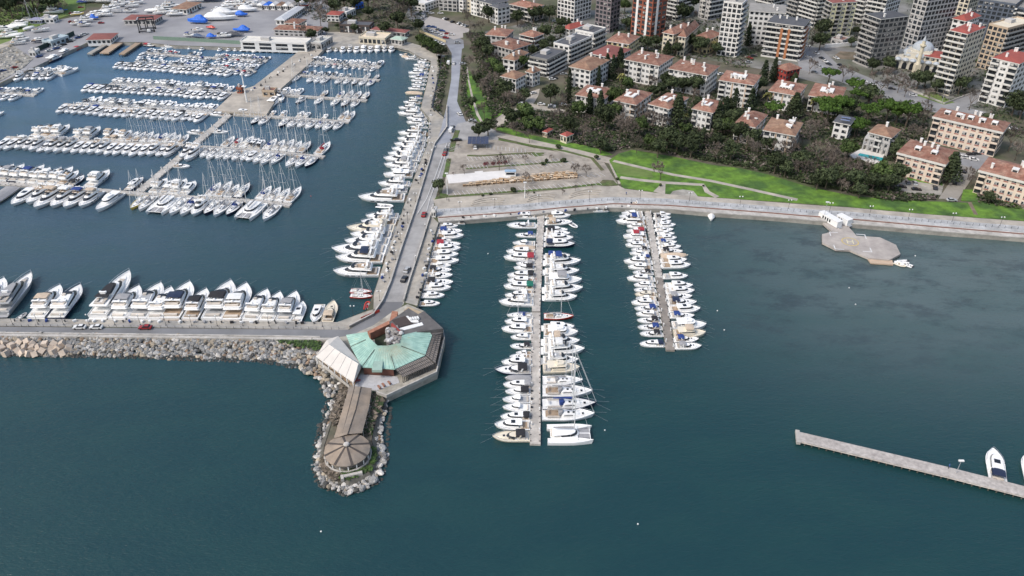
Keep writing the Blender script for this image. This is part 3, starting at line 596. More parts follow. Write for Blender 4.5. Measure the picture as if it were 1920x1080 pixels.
def bmesh_for(kind, part, mb, key, hull, can, cock, smooth):
    if key == 'H': ms = [HULLM[hull]]
    elif key == 'H2': ms = [HULLM[hull] if hull in 'g' else W_]
    elif key == 'deck': ms = [DECK if hull not in 'c' else CREAM]
    elif key == 'white': ms = [W_ if hull != 'c' else CREAM]
    elif key == 'glass': ms = [GLASS]
    elif key == 'metal': ms = [METAL]
    elif key == 'mast': ms = [MAST]
    elif key == 'dark': ms = [DARKM]
    elif key == 'grey': ms = [GREYC]
    elif key == 'seat': ms = [SEATM]
    elif key == 'cockpit': ms = [{'t': TEAK, 'g': GREYD, 'w': DECK}[cock], SEATM, METAL]
    elif key == 'C': ms = [CANV.get(can, CANV['g'])]
    k = (kind, part)+tuple(m.name for m in ms)
    if k not in MC:
        ms = (ms+[DARKM, DARKM])[:max(mb.m)+1] if max(mb.m) >= len(ms) else ms
        MC[k] = mb.mesh(kind+'_'+part, ms, bool(smooth) and False)
    return MC[k]
def can_mb(L, B, kind):
    mb = MB(); z = {'h': 2.45, 'f': 5.0, 's': 2.35, 'm': 1.9, 'w': 4.2}.get(kind, 2.2); x0, x1 = {'h': (-5.2, -2.8), 'f': (-3.0, -.6), 's': (-3.6, -1.2), 'm': (-2.9, -.7), 'w': (-2.0, 1.)}.get(kind, (-3, -1))
    w_ = B*.36; rg = []
    for i in range(5):
        x = x0+(x1-x0)*i/4; c_ = .12*math.sin(math.pi*i/4)
        rg.append([(x, -w_, z-.42), (x, -w_*.9, z+c_), (x, 0, z+.14+c_), (x, w_*.9, z+c_), (x, w_, z-.42), (x, w_*.86, z-.08+c_), (x, 0, z+.05+c_), (x, -w_*.86, z-.08+c_)])
    mb.ring([r[::-1] for r in rg])
    for x in (x0+.2, x1-.2):
        for s in (-1, 1): mb.tube((x, s*w_, z-.4), (x, s*w_, z-1.5), .025, None, 3, 1)
    return mb
SPREAD = .55
USED = {}
def boat(code, pos, rz, length, label=None, group=None, beam=None, build=True, stuff=None):
    """code: kind + optional hull letter + optional canopy letter, e.g. 'h', 's:w:b'"""
    c = (code+'::').split(':'); kind = c[0]; hull = c[1] or 'w'; can = c[2]; L, B, parts = TMPL[kind]
    rr = random.random(); cock = 't' if rr < .35 else ('g' if rr < .55 else 'w')
    s = length/L; sy = s*1.12 if beam is None or kind == 'C' else min(max(beam/B, .85*s), 1.22*s)
    sz = s if (s < 1 or kind == 'S') else 1+.2*(s-1)
    if stuff is not None:
        M = Matrix.Translation(pos) @ Matrix.Rotation(rz, 4, 'Z') @ Matrix.Diagonal((s, sy, sz, 1))
        mp = {'H': 0, 'H2': 0, 'deck': 5, 'white': 0, 'glass': 1, 'metal': 4, 'mast': 4, 'dark': 1, 'grey': 2, 'seat': 2, 'cockpit': 2, 'C': 3}
        for nm, mb, key, sm in parts:
            if key == 'metal': continue
            q = mp[key]
            if key == 'C': q = {'b': 3, 'r': 7}.get(can, 2)
            stuff.join(mb, M, {0: q, 1: q, 2: q})
        if can and kind in 'hfsmw': stuff.join(can_mb(L, B, kind), M, {0: {'b': 3, 'r': 7, 'k': 1}.get(can, 2), 1: 4})
        return None
    nm, desc, cat = KIND[kind]
    o = thing(nm, label, cat, pos, rz, group, (s, sy, sz))
    for pn, mb, key, sm in parts:
        mk(pn, bmesh_for(kind, pn, mb, key, hull, can or 'g', cock, sm), o)
    if can and kind in 'hfsmw':
        k = (kind, 'can', can)
        if k not in MC: MC[k] = can_mb(L, B, kind).mesh('canopy', [CANV[can], METAL])
        mk('canopy', MC[k], o)
    return o
def look(code):
    c = (code+'::').split(':'); kind = c[0]; hull = HNAME[c[1] or 'w']; d = KIND[kind][1]; can = c[2]
    if kind == 'T': return f"{hull} boat under a {CNAME[can or 'g']} cover"
    if kind in 'SC': return f"{hull} {d}" + (f" with {CNAME[can]} sail cover" if can else '')
    if kind == 'R': return f"{hull} {d}"
    return f"{hull} {d}" + (f" with {CNAME[can]} canopy" if can else '')
def moor_line(o, L, H=1.2):
    mb = MB()
    for s in (-1, 1): mb.tube((L/2-.3, s*.3, H), (L/2+3.2, s*1.3, -.1), .016, None, 3)
    k = ('moor', round(L)); 
    if k not in MC: MC[k] = mb.mesh('mooring_lines', GREYD)
    mk('mooring_line', MC[k], o)
random.seed(11)
def lerp_line(pts, y):
    for (x0, y0), (x1, y1) in zip(pts, pts[1:]):
        if y0 <= y <= y1: return x0+(x1-x0)*(y-y0)/(y1-y0)
    (x0, y0), (x1, y1) = (pts[0], pts[1]) if y < pts[0][1] else (pts[-2], pts[-1])
    return x0+(x1-x0)*(y-y0)/(y1-y0)
CNT = {}
def vrow(edge, lst, side, where, grp, z=.7):
    """boats lying across the picture, sterns on the dock edge; lst = (row y, bow x, code)"""
    n = len(lst)
    for i, (y, bx, code) in enumerate(lst):
        sx = lerp_line(edge, y)+side*3
        a = G(sx, y, z); b = G(bx, y+ (0), z); L = (b-a).length
        d = (b-a)/L; c = (a+b)/2
        ys = [lst[j][0] for j in (i-1, i+1) if 0 <= j < n]; sp = min(abs(q-y) for q in ys) if ys else 12
        dy = (G(sx, y-sp/2, z)-G(sx, y+sp/2, z)).length
        k0 = code[0]; L_, B, _ = TMPL[k0]
        beam = min(L*B/L_*1.18, max(dy*1.35, L*.3))
        lab = f"{look(code)}, {ordw(i+1)} from shore, {where}"
        o = boat(code, (c.x, c.y, 0), math.atan2(d.y, d.x)+R(random.uniform(-1.2, 1.2)), L, lab, grp, beam)
        if L > 8 and k0 != 'R': moor_line(o, L_)
p1l = [(1008, 396), (996, 832)]; p1r = [(1021, 392), (1012, 832)]
vrow(p1l, [(406, 957, 'h'), (423, 950, 's'), (441, 966, 's::b'), (456, 961, 'm'), (465, 961, 'T:w:t'), (473, 949, 'h'), (484, 944, 'h::r'), (494, 967, 's::g'), (502, 963, 'm::k'), (517, 951, 'h::k'), (527, 951, 'h'), (538, 944, 'h::e'), (548, 963, 'm'), (555, 946, 'h'), (568, 935, 'f'), (591, 950, 'S::b'),
     (604, 946, 'h'), (618, 940, 'h'), (632, 957, 'h'), (649, 956, 's::k'), (661, 967, 'm'), (669, 955, 's'), (680, 940, 'h'), (694, 927, 's:n:k'), (709, 946, 'T:g:g'), (722, 943, 'h::g'), (734, 947, 'm::k'), (749, 942, 'm'), (764, 942, 'm'), (782, 938, 'h::k'), (798, 927, 'h'), (819, 923, 's:c:k')], -1, 'left of the long pontoon', 'boats on the left side of the long pontoon')
vrow(p1r, [(396, 1055, 'm'), (405, 1070, 'h'), (417, 1073, 's::t'), (431, 1065, 'm::k'), (438, 1069, 's'), (447, 1075, 'h'), (458, 1079, 'h:n:n'), (480, 1069, 's::b'), (492, 1089, 'f::b'), (510, 1086, 'f'), (527, 1091, 'w::g'), (543, 1093, 'f'), (558, 1082, 'f'), (593, 1076, 'S:r'),
     (614, 1077, 'h'), (625, 1084, 'w'), (641, 1087, 'f::t'), (657, 1096, 'f::w'), (676, 1085, 'f'), (692, 1087, 'w:c'), (714, 1093, 'S'), (735, 1111, 'S::g'), (759, 1119, 'S:n:b'), (778, 1115, 'S::g')], 1, 'right of the long pontoon', 'boats on the right side of the long pontoon')
a = G(1026, 815, .7); b = G(1111, 815, .7); boat('C', ((a.x+b.x)/2, (a.y+b.y)/2, 0), 0, (b-a).length, 'large white catamaran at the seaward end of the long pontoon', None)
p2l = [(1206, 387), (1249, 656)]; p2r = [(1220, 387), (1265, 656)]
vrow(p2l, [(386, 1167, 'f'), (393, 1167, 's'), (400, 1165, 'm'), (407, 1160, 's'), (416, 1154, 'f::b'), (424, 1175, 'h'), (433, 1174, 'm::r'), (444, 1168, 'w::r'), (452, 1174, 's'), (460, 1172, 'h'), (468, 1183, 's::k'), (475, 1180, 'm'), (482, 1186, 'h::b'), (491, 1169, 'h'), (501, 1177, 'h'), (511, 1186, 's::k'), (523, 1175, 'h'), (534, 1188, 'h'), (544, 1188, 's'), (552, 1190, 'h:c'), (560, 1192, 'm'), (568, 1183, 'h'), (579, 1189, 's::b'), (589, 1192, 'h'), (601, 1194, 's::k'), (614, 1195, 's::b'), (626, 1199, 's::k'), (645, 1199, 'h::n')], -1, 'left of the short pontoon', 'boats on the left side of the short pontoon')
vrow(p2r, [(392, 1255, 'h'), (402, 1258, 'm'), (408, 1258, 's::k'), (415, 1259, 'm'), (422, 1267, 'h'), (430, 1263, 's'), (438, 1265, 'm'), (446, 1269, 'h'), (454, 1269, 's::b'), (463, 1277, 'h'), (472, 1280, 's::k'), (480, 1290, 'T:c:t'), (488, 1288, 'h'), (498, 1295, 'h'), (518, 1290, 'h'), (536, 1299, 'h'), (546, 1302, 'h'), (556, 1298, 's::g'), (567, 1306, 's::n'), (580, 1313, 'h'), (592, 1302, 's::b'), (611, 1324, 'w'), (626, 1323, 'w:c:t'), (636, 1310, 's::b'), (649, 1315, 's::g')], 1, 'right of the short pontoon', 'boats on the right side of the short pontoon')
tr_ = [(822, 417), (802, 490), (783, 574)]
vrow(tr_, [(424, 859, 'h'), (434, 867, 's::b'), (443, 870, 'h'), (451, 847, 'm::k'), (459, 864, 's::r'), (467, 864, 'h'), (478, 860, 'h'), (490, 861, 'h'), (498, 846, 'm'), (507, 847, 's::k'), (517, 849, 's'), (530, 850, 's::k'), (540, 846, 'h'), (554, 834, 'h'), (569, 825, 'h')], 1, 'right of the pier road', 'boats along the right side of the pier road')
tl_ = [(806, 125), (800, 155), (788, 203), (803, 222), (801, 270), (776, 332), (724, 480), (706, 540)]
vrow(tl_, [(109, 787, 'h'), (115, 782, 'h'), (122, 775, 'h'), (129, 774, 'f'), (137, 765, 'h'), (144, 766, 's::b'), (151, 770, 'h'), (158, 771, 'h'), (166, 765, 'h'), (175, 759, 'T:c:t'), (183, 767, 's::b'), (192, 756, 'f'), (203, 747, 'f'), (214, 745, 'f'), (222, 762, 'f'), (230, 762, 'h'), (238, 769, 'f'), (251, 746, 'f'), (262, 745, 'f'), (272, 739, 'f'), (281, 734, 'f'), (290, 727, 'f'), (299, 719, 'f'), (311, 720, 'f::g'), (319, 732, 'f'), (329, 719, 'w'), (346, 709, 'f'), (358, 716, 'w'), (372, 672, 'f'), (407, 686, 'f'), (418, 677, 'f'), (430, 650, 'f:c'), (442, 657, 'f'), (455, 646, 'f'), (470, 622, 'f'), (486, 629, 'f::n'), (511, 625, 'f')], -1, 'left of the pier road', 'yachts along the left side of the pier road')
def two(a, b, code, label, grp=None, z=.7, beam=None):
    A = G(*a, z); Bq = G(*b, z+.6); d = Bq-A; L = math.hypot(d.x, d.y); c = (A+Bq)/2
    o = boat(code, (c.x, c.y, 0), math.atan2(d.y, d.x), L, label, grp, beam); return o
BW = [((-40, 590), (9, 523), 'f', 'white motor yacht cut by the left edge, stern to the breakwater'), ((2, 590), (61, 515), 'Y:g:g', 'long silver grey superyacht with a red sunpad at the far left of the breakwater'),
      ((68, 597), (114, 536), 'f:w:t', 'white flybridge yacht with cream bimini, right of the inflatable dinghy'), ((105, 598), (152, 534), 'f:n', 'flybridge yacht with navy hull on the breakwater'), ((184, 596), (245, 513), 'Y:w:k', 'largest white three-deck superyacht with black hardtop on the breakwater'),
      ((219, 599), (262, 537), 'f::g', 'flybridge yacht with grey roof, right beside the largest superyacht'), ((256, 599), (303, 532), 'f', 'plain white flybridge yacht, second right of the largest superyacht'), ((289, 600), (322, 540), 'f', 'narrow white yacht with open seats, third right of the largest superyacht'),
      ((318, 599), (357, 530), 'f:w:n', 'white yacht with two blue covers on the flybridge, on the breakwater'), ((356, 600), (388, 543), 'f:w:k', 'white yacht with teak stern and black canopy on the breakwater'), ((397, 600), (434, 528), 'f:w:k', 'white yacht with black sunbed and black seats on its deck'),
      ((432, 602), (463, 533), 'f:w:w', 'white yacht with a tall white glazed aft deck on the breakwater'), ((468, 602), (502, 544), 'f', 'white yacht with dark stern, sixth from the right end of the breakwater'), ((499, 603), (526, 549), 'f', 'white yacht with cream flybridge, fifth from the right end of the breakwater'),
      ((531, 603), (556, 548), 'f::g', 'white yacht with grey cockpit cover, fourth from the right end of the breakwater'), ((554, 604), (568, 565), 'h', 'small white hardtop cruiser, third from the right end of the breakwater'), ((600, 572), (588, 604), 'h', 'small white cruiser moored bow to the breakwater'), ((613, 604), (626, 563), 's:c:t', 'beige sports boat with tan cockpit nearest the bend of the breakwater')]
for a, b, c, l in BW:
    o = two(a, b, c, l, 'yachts moored along the breakwater'); 
    if b[1] < a[1]: moor_line(o, TMPL[c[0]][0])
two((32, 597), (48, 583), 'R:g:w', 'grey inflatable dinghy beside the silver superyacht')
two((657, 544), (697, 544), 'S:r:g', 'red and white racing sailboat, upper of the pair beside the pier road'); two((657, 553), (699, 553), 'S:r:w', 'red and white racing sailboat, lower of the pair beside the pier road')
two((687, 578), (690, 562), 'R:r:r', 'small red inflatable boat tied to the bend of the quay')
two((706, 384), (736, 384), 'R:w:w', 'white tender beside the long white yacht on the pier road'); two((1069, 417), (1082, 423), 'R:w:g', 'white tender floating at the bow of a cruiser near the long pontoon')
two((1139, 393), (1107, 393), 'h::k', 'white cruiser with black canopy moored alone against the promenade quay')
two((1334, 396), (1334, 411), 'T:w:w', 'small boat under a white cover below the promenade, away from the pontoons')
two((872, 417), (848, 415), 'm::k', 'small cabin boat with black canopy in the corner under the promenade')
two((1871, 903), (1862, 840), 'h:w:n', 'white cruiser with navy canopy moored at the lone jetty'); two((1936, 905), (1926, 850), 'h', 'boat at the right edge of the picture by the lone jetty')
two((1676, 490), (1699, 496), 'R:c:t', 'first of the cluster of pale pedal boats at the helipad dock'); 
# rows inside the left marina
FARM = MB()
def hrow(pts, rng, side, codes, Lm, sp, where, grp, indiv=True, jit=.12, z=.7, clear=1.8, from_='left'):
    P = [G(x, y, z) for x, y in pts]; out = []
    for (xa, xb) in rng:
        def at(x):
            for (p, q, a, b) in zip(pts, pts[1:], P, P[1:]):
                if min(p[0], q[0])-.01 <= x <= max(p[0], q[0])+.01:
                    lo, hi = 0., 1.
                    for _ in range(30):
                        m = (lo+hi)/2; w_ = a.lerp(b, m)
                        if (PX(w_)[0] < x) == (p[0] < q[0]): lo = m
                        else: hi = m
                    return a.lerp(b, lo), (b-a).normalized()
            i = 0 if abs(x-pts[0][0]) < abs(x-pts[-1][0]) else -1
            a, b = (P[0], P[1]) if i == 0 else (P[-2], P[-1]); t = (x-(pts[0] if i == 0 else pts[-2])[0])/((pts[1] if i == 0 else pts[-1])[0]-(pts[0] if i == 0 else pts[-2])[0])
            return a.lerp(b, t), (b-a).normalized()
        a, d = at(xa); b, _ = at(xb); Ln = (b-a).length; n = max(1, int(round(Ln/sp)))
        for i in range(n):
            q, d = at(xa+(xb-xa)*(i+.5)/n); out.append((q, d, Ln/n))
    for i, (q, d, s_) in enumerate(out):
        code = random.choice(codes); L = Lm*random.uniform(1-jit, 1+jit)
        L *= 1.07
        if code[0] == 'm': L *= .8
        if code[0] == 'C': L *= 1.05
        nn = Vector((-d.y, d.x, 0))*side; c = q+nn*(clear+L/2)
        beam = min(L*TMPL[code[0]][1]/TMPL[code[0]][0]*1.15, s_*1.06) if code[0] not in 'C' else None
        rz = math.atan2(nn.y, nn.x)+R(random.uniform(-2, 2))
        if indiv: boat(code, (c.x, c.y, 0), rz, L, f"{look(code)}, {ordw(i+1)} from {from_}, {where}", grp, beam)
        else: boat(code, (c.x, c.y, 0), rz, L, stuff=FARM, beam=beam)
Md = ['h', 'h', 'f', 'f', 'h', 's', 's::k', 'h::b', 'f::g', 'm', 's::g', 'h::k']; Mb = ['f', 'f', 'h', 'f::w', 'f::g', 'f:n', 'f:w:b']; Sd = ['S', 'S', 'S::b', 'S::g', 'S', 'S::w', 'S:n:w', 'S::g']; Ms = ['h', 's', 'm', 'm', 'm::b', 's::k', 's', 'h::k', 'm::r', 'h::g']
A = [(-60, 339), (200, 357), (275, 364), (480, 377), (545, 384)]
gA = 'boats on the pontoon nearest the breakwater'
hrow(A, [(-30, 118)], 1, Mb, 15, 4.9, 'above the nearest pontoon', gA)
hrow(A, [(118, 136)], 1, ['s:n:k'], 11, 4, 'right end above nearest pontoon', gA)
hrow(A, [(150, 176)], 1, ['f::w'], 16, 6, 'alone above the nearest pontoon', gA); hrow(A, [(226, 242)], 1, ['h:k'], 12, 5, 'alone beside the slanting link pontoon', gA)
hrow(A, [(274, 348)], 1, Mb+['h', 'h::k'], 13, 4.8, 'above nearest pontoon, beside the link', gA)
hrow(A, [(378, 450), (472, 544)], 1, Sd, 13, 4.6, 'above the nearest pontoon', gA)
two((25, 352), (-38, 392), 'T:c:g', 'big yacht under a grey cover at the left edge of the marina')
hrow(A, [(64, 204)], -1, ['f', 'f', 'f::t', 'f::b', 'h', 'f:w:w'], 17, 6.3, 'below the nearest pontoon', gA)
hrow(A, [(222, 240)], -1, ['w'], 17, 6, 'alone below the junction of the link pontoon', gA)
hrow(A, [(270, 302)], -1, ['S:y:w', 'S'], 12, 3.9, 'just right of the link pontoon', gA); hrow(A, [(312, 340)], -1, ['C'], 14, 9, 'below the nearest pontoon', gA)
hrow(A, [(345, 462)], -1, Sd+['f', 'S:n:b'], 14, 4.8, 'right part below nearest pontoon', gA); hrow(A, [(474, 504)], -1, ['C'], 14.5, 9, 'near end of the nearest pontoon', gA); hrow(A, [(510, 540)], -1, ['S'], 14, 6, 'at end of the nearest pontoon', gA)
Bp = [(10, 257), (345, 272), (480, 281), (608, 294)]; gB = 'boats on the second pontoon of the left marina'
hrow(Bp, [(50, 104)], 1, Mb, 15, 4.6, 'above the second pontoon', gB); hrow(Bp, [(128, 165)], 1, Mb, 14, 4.6, 'middle cluster above second pontoon', gB); hrow(Bp, [(186, 228)], 1, ['f:w:t', 'h', 'h:w:t'], 12, 4.2, 'in the tan-topped cluster, second pontoon', gB)
hrow(Bp, [(228, 340)], 1, Sd, 11.5, 4.1, 'above left arm of second pontoon', gB)
hrow(Bp, [(22, 342)], -1, ['f', 'h', 'f', 'h', 'f::g', 's', 'h:n', 'f::w', 'h::k'], 13.5, 4.5, 'below left arm of second pontoon', gB)
hrow(Bp, [(360, 388)], -1, ['f'], 15, 5, 'below the second pontoon beside the mole link', gB)
hrow(Bp, [(392, 540), (556, 602)], -1, Sd+['h'], 12.5, 4.5, 'below right arm of second pontoon', gB)
hrow(Bp, [(408, 460)], 1, ['S', 'S::r', 'S::w'], 12, 4.4, 'above second pontoon near the link', gB); hrow(Bp, [(460, 484)], 1, ['h::k'], 10, 4.5, 'among sailboats, second pontoon', gB); hrow(Bp, [(486, 566)], 1, Sd, 12, 4.4, 'above right arm of second pontoon', gB)
hrow(Bp, [(580, 606)], 1, ['S:w:r', 'S'], 12.5, 5, 'outer end of second pontoon', gB)
# the link pontoon
hrow([(435, 210), (262, 358)], [(432, 424), (392, 384)], -1, ['h'], 9, 7, 'left of the link pontoon', gB); hrow([(435, 210), (262, 358)], [(440, 432), (396, 390), (322, 314)], 1, ['h', 's', 'm'], 9, 7, 'right of the link pontoon', gB, from_='far end')
Cp = [(118, 195), (402, 213)]; C2 = [(430, 213), (655, 228)]; gC = 'boats on the third pontoon'
hrow(Cp, [(128, 395)], -1, ['h', 'h', 'f', 's', 'h::k', 'h::b'], 11.5, 4.4, 'below left arm of third pontoon', gC)
hrow(C2, [(482, 512), (534, 650)], -1, Sd, 11.5, 4.9, 'below right arm of third pontoon', gC)
hrow(C2, [(485, 512), (518, 532), (550, 575), (596, 612)], 1, ['h', 's', 'm', 'm'], 8, 4.4, 'above right arm of third pontoon', gC); hrow(C2, [(630, 655)], 1, ['S'], 11, 5, 'at end above the third pontoon', gC)
hrow(Cp, [(145, 395)], 1, Md, 10.5, 4.2, '', None, False)
D1 = [(165, 158), (440, 174)]; D2 = [(517, 177), (688, 188)]; gD = 'sailboats on the fourth pontoon'
hrow(D2, [(522, 560)], 1, ['h', 'm'], 10, 4.2, '', None, False)
hrow(D2, [(590, 612), (624, 686)], 1, Sd, 10.5, 5.2, 'above right arm of fourth pontoon', gD); hrow(D2, [(566, 575), (596, 612), (626, 682)], -1, Sd, 9.5, 6, 'below right arm of fourth pontoon', gD)
hrow(D2, [(560, 585)], -1, ['f', 'm'], 10, 6, '', None, False)
hrow(D1, [(172, 436)], -1, Md, 11, 4.3, '', None, False); hrow(D1, [(200, 430)], 1, Md+['h::k'], 10.5, 4.6, '', None, False)
E1 = [(225, 117), (480, 134)]; E2 = [(550, 140), (712, 150)]; gE = 'sailboats on the fifth pontoon'
hrow(E1, [(228, 445)], -1, Md, 11.5, 4.2, '', None, False); hrow(E1, [(245, 475)], 1, Ms, 9, 4.6, '', None, False); hrow(E1, [(445, 480)], -1, Ms, 8, 4.6, '', None, False)
hrow(E2, [(552, 572), (584, 622), (634, 708)], -1, Sd, 10, 5.2, 'below right arm of fifth pontoon', gE); hrow(E2, [(560, 655)], 1, Ms, 7, 4.6, '', None, False); hrow(E2, [(674, 710)], 1, Sd, 8.5, 5, 'above right arm of fifth pontoon', gE)
F1 = [(265, 99), (500, 115)]; F2 = [(576, 116), (712, 126)]
hrow(F1, [(268, 330), (345, 372), (395, 500)], 1, Ms, 8, 4.2, '', None, False); hrow(F1, [(270, 320), (345, 400), (412, 500)], -1, Ms, 8.5, 4.4, '', None, False)
hrow(F2, [(580, 712)], 1, ['h', 'm', 'h::k', 's', 'm::k'], 9, 4.0, '', None, False); hrow(F2, [(572, 606), (614, 710)], -1, Ms, 7, 4.6, '', None, False)
hrow([(612, 89.5), (744, 88)], [(613, 742)], -1, ['f', 'h', 'f', 'h', 'm', 'w'], 10.5, 4.9, 'below the restaurant quay at the top', 'boats stern to the restaurant quay', True, clear=1)
hrow([(330, 86), (480, 91), (566, 93)], [(352, 368), (378, 392), (412, 424), (428, 560)], -1, Ms, 7.5, 4.6, '', None, False, clear=.8)
hrow([(12, 140), (112, 137)], [(24, 110)], -1, Md, 11, 4.3, '', None, False); hrow([(12, 140), (112, 137)], [(34, 116)], 1, Md, 10, 4.4, '', None, False)
hrow([(-60, 172), (66, 178)], [(-15, 48)], -1, ['S', 'h', 'h'], 10, 5, '', None, False); hrow([(-60, 172), (66, 178)], [(-15, 66)], 1, Ms, 9, 4.4, '', None, False)
two((112, 141), (147, 127), 'w', 'tall white motor yacht at the end of the far left pontoon'); two((-30, 222), (8, 209), 'f', 'white yacht at the left edge above the second pontoon')
two((88, 117), (117, 103), 'w:k', 'fishing boat with dark green hull along the west quay, nearer one'); two((112, 104), (136, 92), 'w:k', 'fishing boat with dark green hull along the west quay, farther one')
two((140, 93), (157, 83), 'm:r:r', 'small red work boat near the boat ramps'); two((270, 84), (290, 85), 'm:n:r', 'dark boat with a bright red cover on the north quay'); two((305, 87), (326, 87), 'h', 'white cruiser lying along the north quay'); two((520, 176), (528, 190), 'f', 'white yacht moored right of the mole platform'); two((502, 200), (525, 178), 'h', 'white cruiser against the right face of the mole platform')
two((765, 104), (748, 100), 's::t', 'boat in the upper right corner of the marina, beside the yellow one'); two((770, 108), (752, 104), 'T:w:t', 'boat under a yellow cover in the upper right marina corner'); two((784, 110), (758, 108), 'f', 'white yacht in the upper right marina corner')
o = mk('distant_motorboats', FARM.mesh('distant_motorboats', [W_, GLASS, GREYD, BLUE, MAST, DECK, TEAK, RED])); o['kind'] = 'stuff'; tag(o, 'massed white motorboats on the far pontoons of the left marina', 'motorboats')
# ---------------------------------------------------------------- rocks
random.seed(5)
RK = [mat('rock_grey', (.27, .27, .265), .9, .45, 1.3, rnd=.35, bump=.6), mat('rock_tan', (.36, .31, .24), .9, .4, 1.3, rnd=.3, bump=.6), mat('rock_pale', (.48, .46, .43), .9, .35, 1.3, rnd=.3, bump=.6), mat('rock_rust', (.28, .20, .14), .9, .4, 1.3, rnd=.3), mat('rock_dark', (.055, .055, .05), .7, .4, 1.3, rnd=.4)]
RN = ['grey', 'tan', 'pale', 'rusty brown', 'dark wet']
def rock_geo(mb, c, r, mi, q=None):
    n = 7; rg = []
    ex, ey, ez = r*random.uniform(.8, 1.25), r*random.uniform(.7, 1.1), r*random.uniform(.55, .9); a0 = random.random()*6
    ca, sa = math.cos(a0), math.sin(a0); tx, ty = random.uniform(-.3, .3), random.uniform(-.3, .3)
    for i, (h, k) in enumerate(((-.9, .5), (-.35, .98), (.35, .95), (.85, .55))):
        rr = []
        for j in range(n):
            a = 6.2832*(j+.3*(i % 2))/n; kk = k*random.uniform(.82, 1.12); x = ex*kk*math.cos(a); y = ey*kk*math.sin(a)
            z = h*ez+tx*x+ty*y; rr.append((c[0]+x*ca-y*sa, c[1]+x*sa+y*ca, c[2]+z))
        rg.append(rr)
    mb.ring(rg, mi); return mb
RT = [[(lambda m: rock_geo(m, (0, 0, 0), 1., 0))(MB()).mesh('rock', RK[k]) for _ in range(5)] for k in range(5)]
tipcore = [(655, 724), (698, 735), (713, 750), (707, 775), (698, 800), (697, 828), (703, 850), (692, 885), (655, 899), (618, 888), (607, 862), (606, 838), (615, 810), (630, 770)]
mb = MB(); mb.prism(P2(tipcore, 1.7), -2, 1.7); struct('rubble_core', mb.mesh('rubble_core', mat('rubble_soil', (.16, .13, .10), .95, .3, .5, col2=(.10, .10, .07))))
# bank slope under the rocks
def slope(name, top_, bot, z0=1.9, z1=-1.2):
    a = [G(x, y, z0) for x, y in top_]; b = [G(x, y, 0) for x, y in bot]
    for q in b: q.z = z1
    n = len(a); mb = MB(); mb.add(a+b, [(i, i+1, n+i+1, n+i) for i in range(n-1)]); struct(name, mb.mesh(name, mat('rubble_bed', (.11, .105, .09), .95, .35, .5)))
slope('breakwater_bank', [(-200, 627), (0, 628), (300, 631), (480, 634), (610, 637)], [(-200, 664), (0, 668), (300, 671), (480, 677), (600, 690)])
slope('headland_bank', [(612, 640), (606, 668), (640, 700), (658, 716), (640, 745), (622, 790), (607, 838), (606, 865), (620, 888), (655, 899), (692, 885), (703, 850), (697, 825), (705, 790), (712, 750), (716, 738)],
      [(560, 690), (592, 696), (606, 715), (622, 745), (612, 765), (600, 805), (585, 840), (586, 880), (602, 912), (648, 930), (708, 905), (724, 868), (722, 825), (724, 790), (732, 765), (730, 742)])
ROCKS = MB(); nr = 0; cand = []
def inter(pl, x): return lerp_line([(b, a) for a, b in pl], x) if False else None
def zone(poly_px, n, rmin, rmax, z0f, colw):
    xs = [p[0] for p in poly_px]; ys = [p[1] for p in poly_px]; k = 0; t = 0; pts = []
    while k < n and t < n*60:
        t += 1; x = random.uniform(min(xs), max(xs)); y = random.uniform(min(ys), max(ys))
        if not inpoly(x, y, poly_px): continue
        r = random.uniform(rmin, rmax)*random.uniform(.75, 1.1); z = z0f(x, y); g = G(x, y, z)
        if any((g.x-q[0])**2+(g.y-q[1])**2 < (.62*(r+q[2]))**2 for q in pts[-400:]): continue
        pts.append((g.x, g.y, r)); cand.append((g, r, random.choices(range(5), colw)[0], x, y)); k += 1
def zb(x, y):   # height on the breakwater bank from screen row
    t = (y-628-(x/600)*6)/40; return max(-.1, 1.9*(1-t))
zone([(-40, 624), (300, 628), (480, 632), (604, 638), (596, 692), (570, 680), (530, 681), (500, 672), (470, 675), (430, 670), (395, 674), (360, 667), (300, 672), (262, 665), (210, 669), (150, 663), (100, 668), (-40, 662)], 2600, .36, 1.1, zb, (6, 2.2, 2.4, .7, 1.))
zone([(-40, 660), (300, 664), (480, 670), (600, 690), (594, 697), (480, 680), (380, 679), (300, 674), (150, 671), (-40, 668)], 520, .4, .8, lambda x, y: -.15, (.6, .3, .1, 0, 8))
def zt(x, y): return .5
zone([(560, 640), (606, 640), (596, 668), (640, 712), (630, 740), (612, 745), (600, 712), (560, 690)], 130, .7, 1.3, lambda x, y: .6, (4, 3, 3, 1, 2))
zone([(655, 735), (640, 760), (625, 800), (612, 835), (607, 862), (614, 886), (648, 898), (690, 886), (703, 855), (699, 828), (702, 800), (700, 765), (712, 745), (727, 745), (724, 770), (716, 800), (717, 830), (722, 860), (712, 890), (690, 915), (648, 925), (604, 908), (592, 875), (596, 838), (610, 790), (622, 750)], 640, .5, 1.25, lambda x, y: .6, (3.2, 2, 6, .3, 1.))
zone([(600, 730), (612, 745), (604, 780), (590, 830), (584, 880), (598, 915), (650, 932), (715, 905), (728, 860), (724, 800), (734, 760), (722, 890), (690, 917), (648, 927), (602, 910), (590, 876), (594, 838), (608, 790), (618, 750)], 260, .5, 1.0, lambda x, y: -.2, (.5, 0, .3, 0, 8))
zone([(0, 92), (20, 84), (60, 110), (45, 125), (0, 150), (-40, 160), (-40, 100)], 160, .8, 1.6, lambda x, y: 2.1, (3, 1, 3, 0, 0))
cand.sort(key=lambda c: -(c[1]/(c[0]-Vector((0, 0, CAMH))).length))
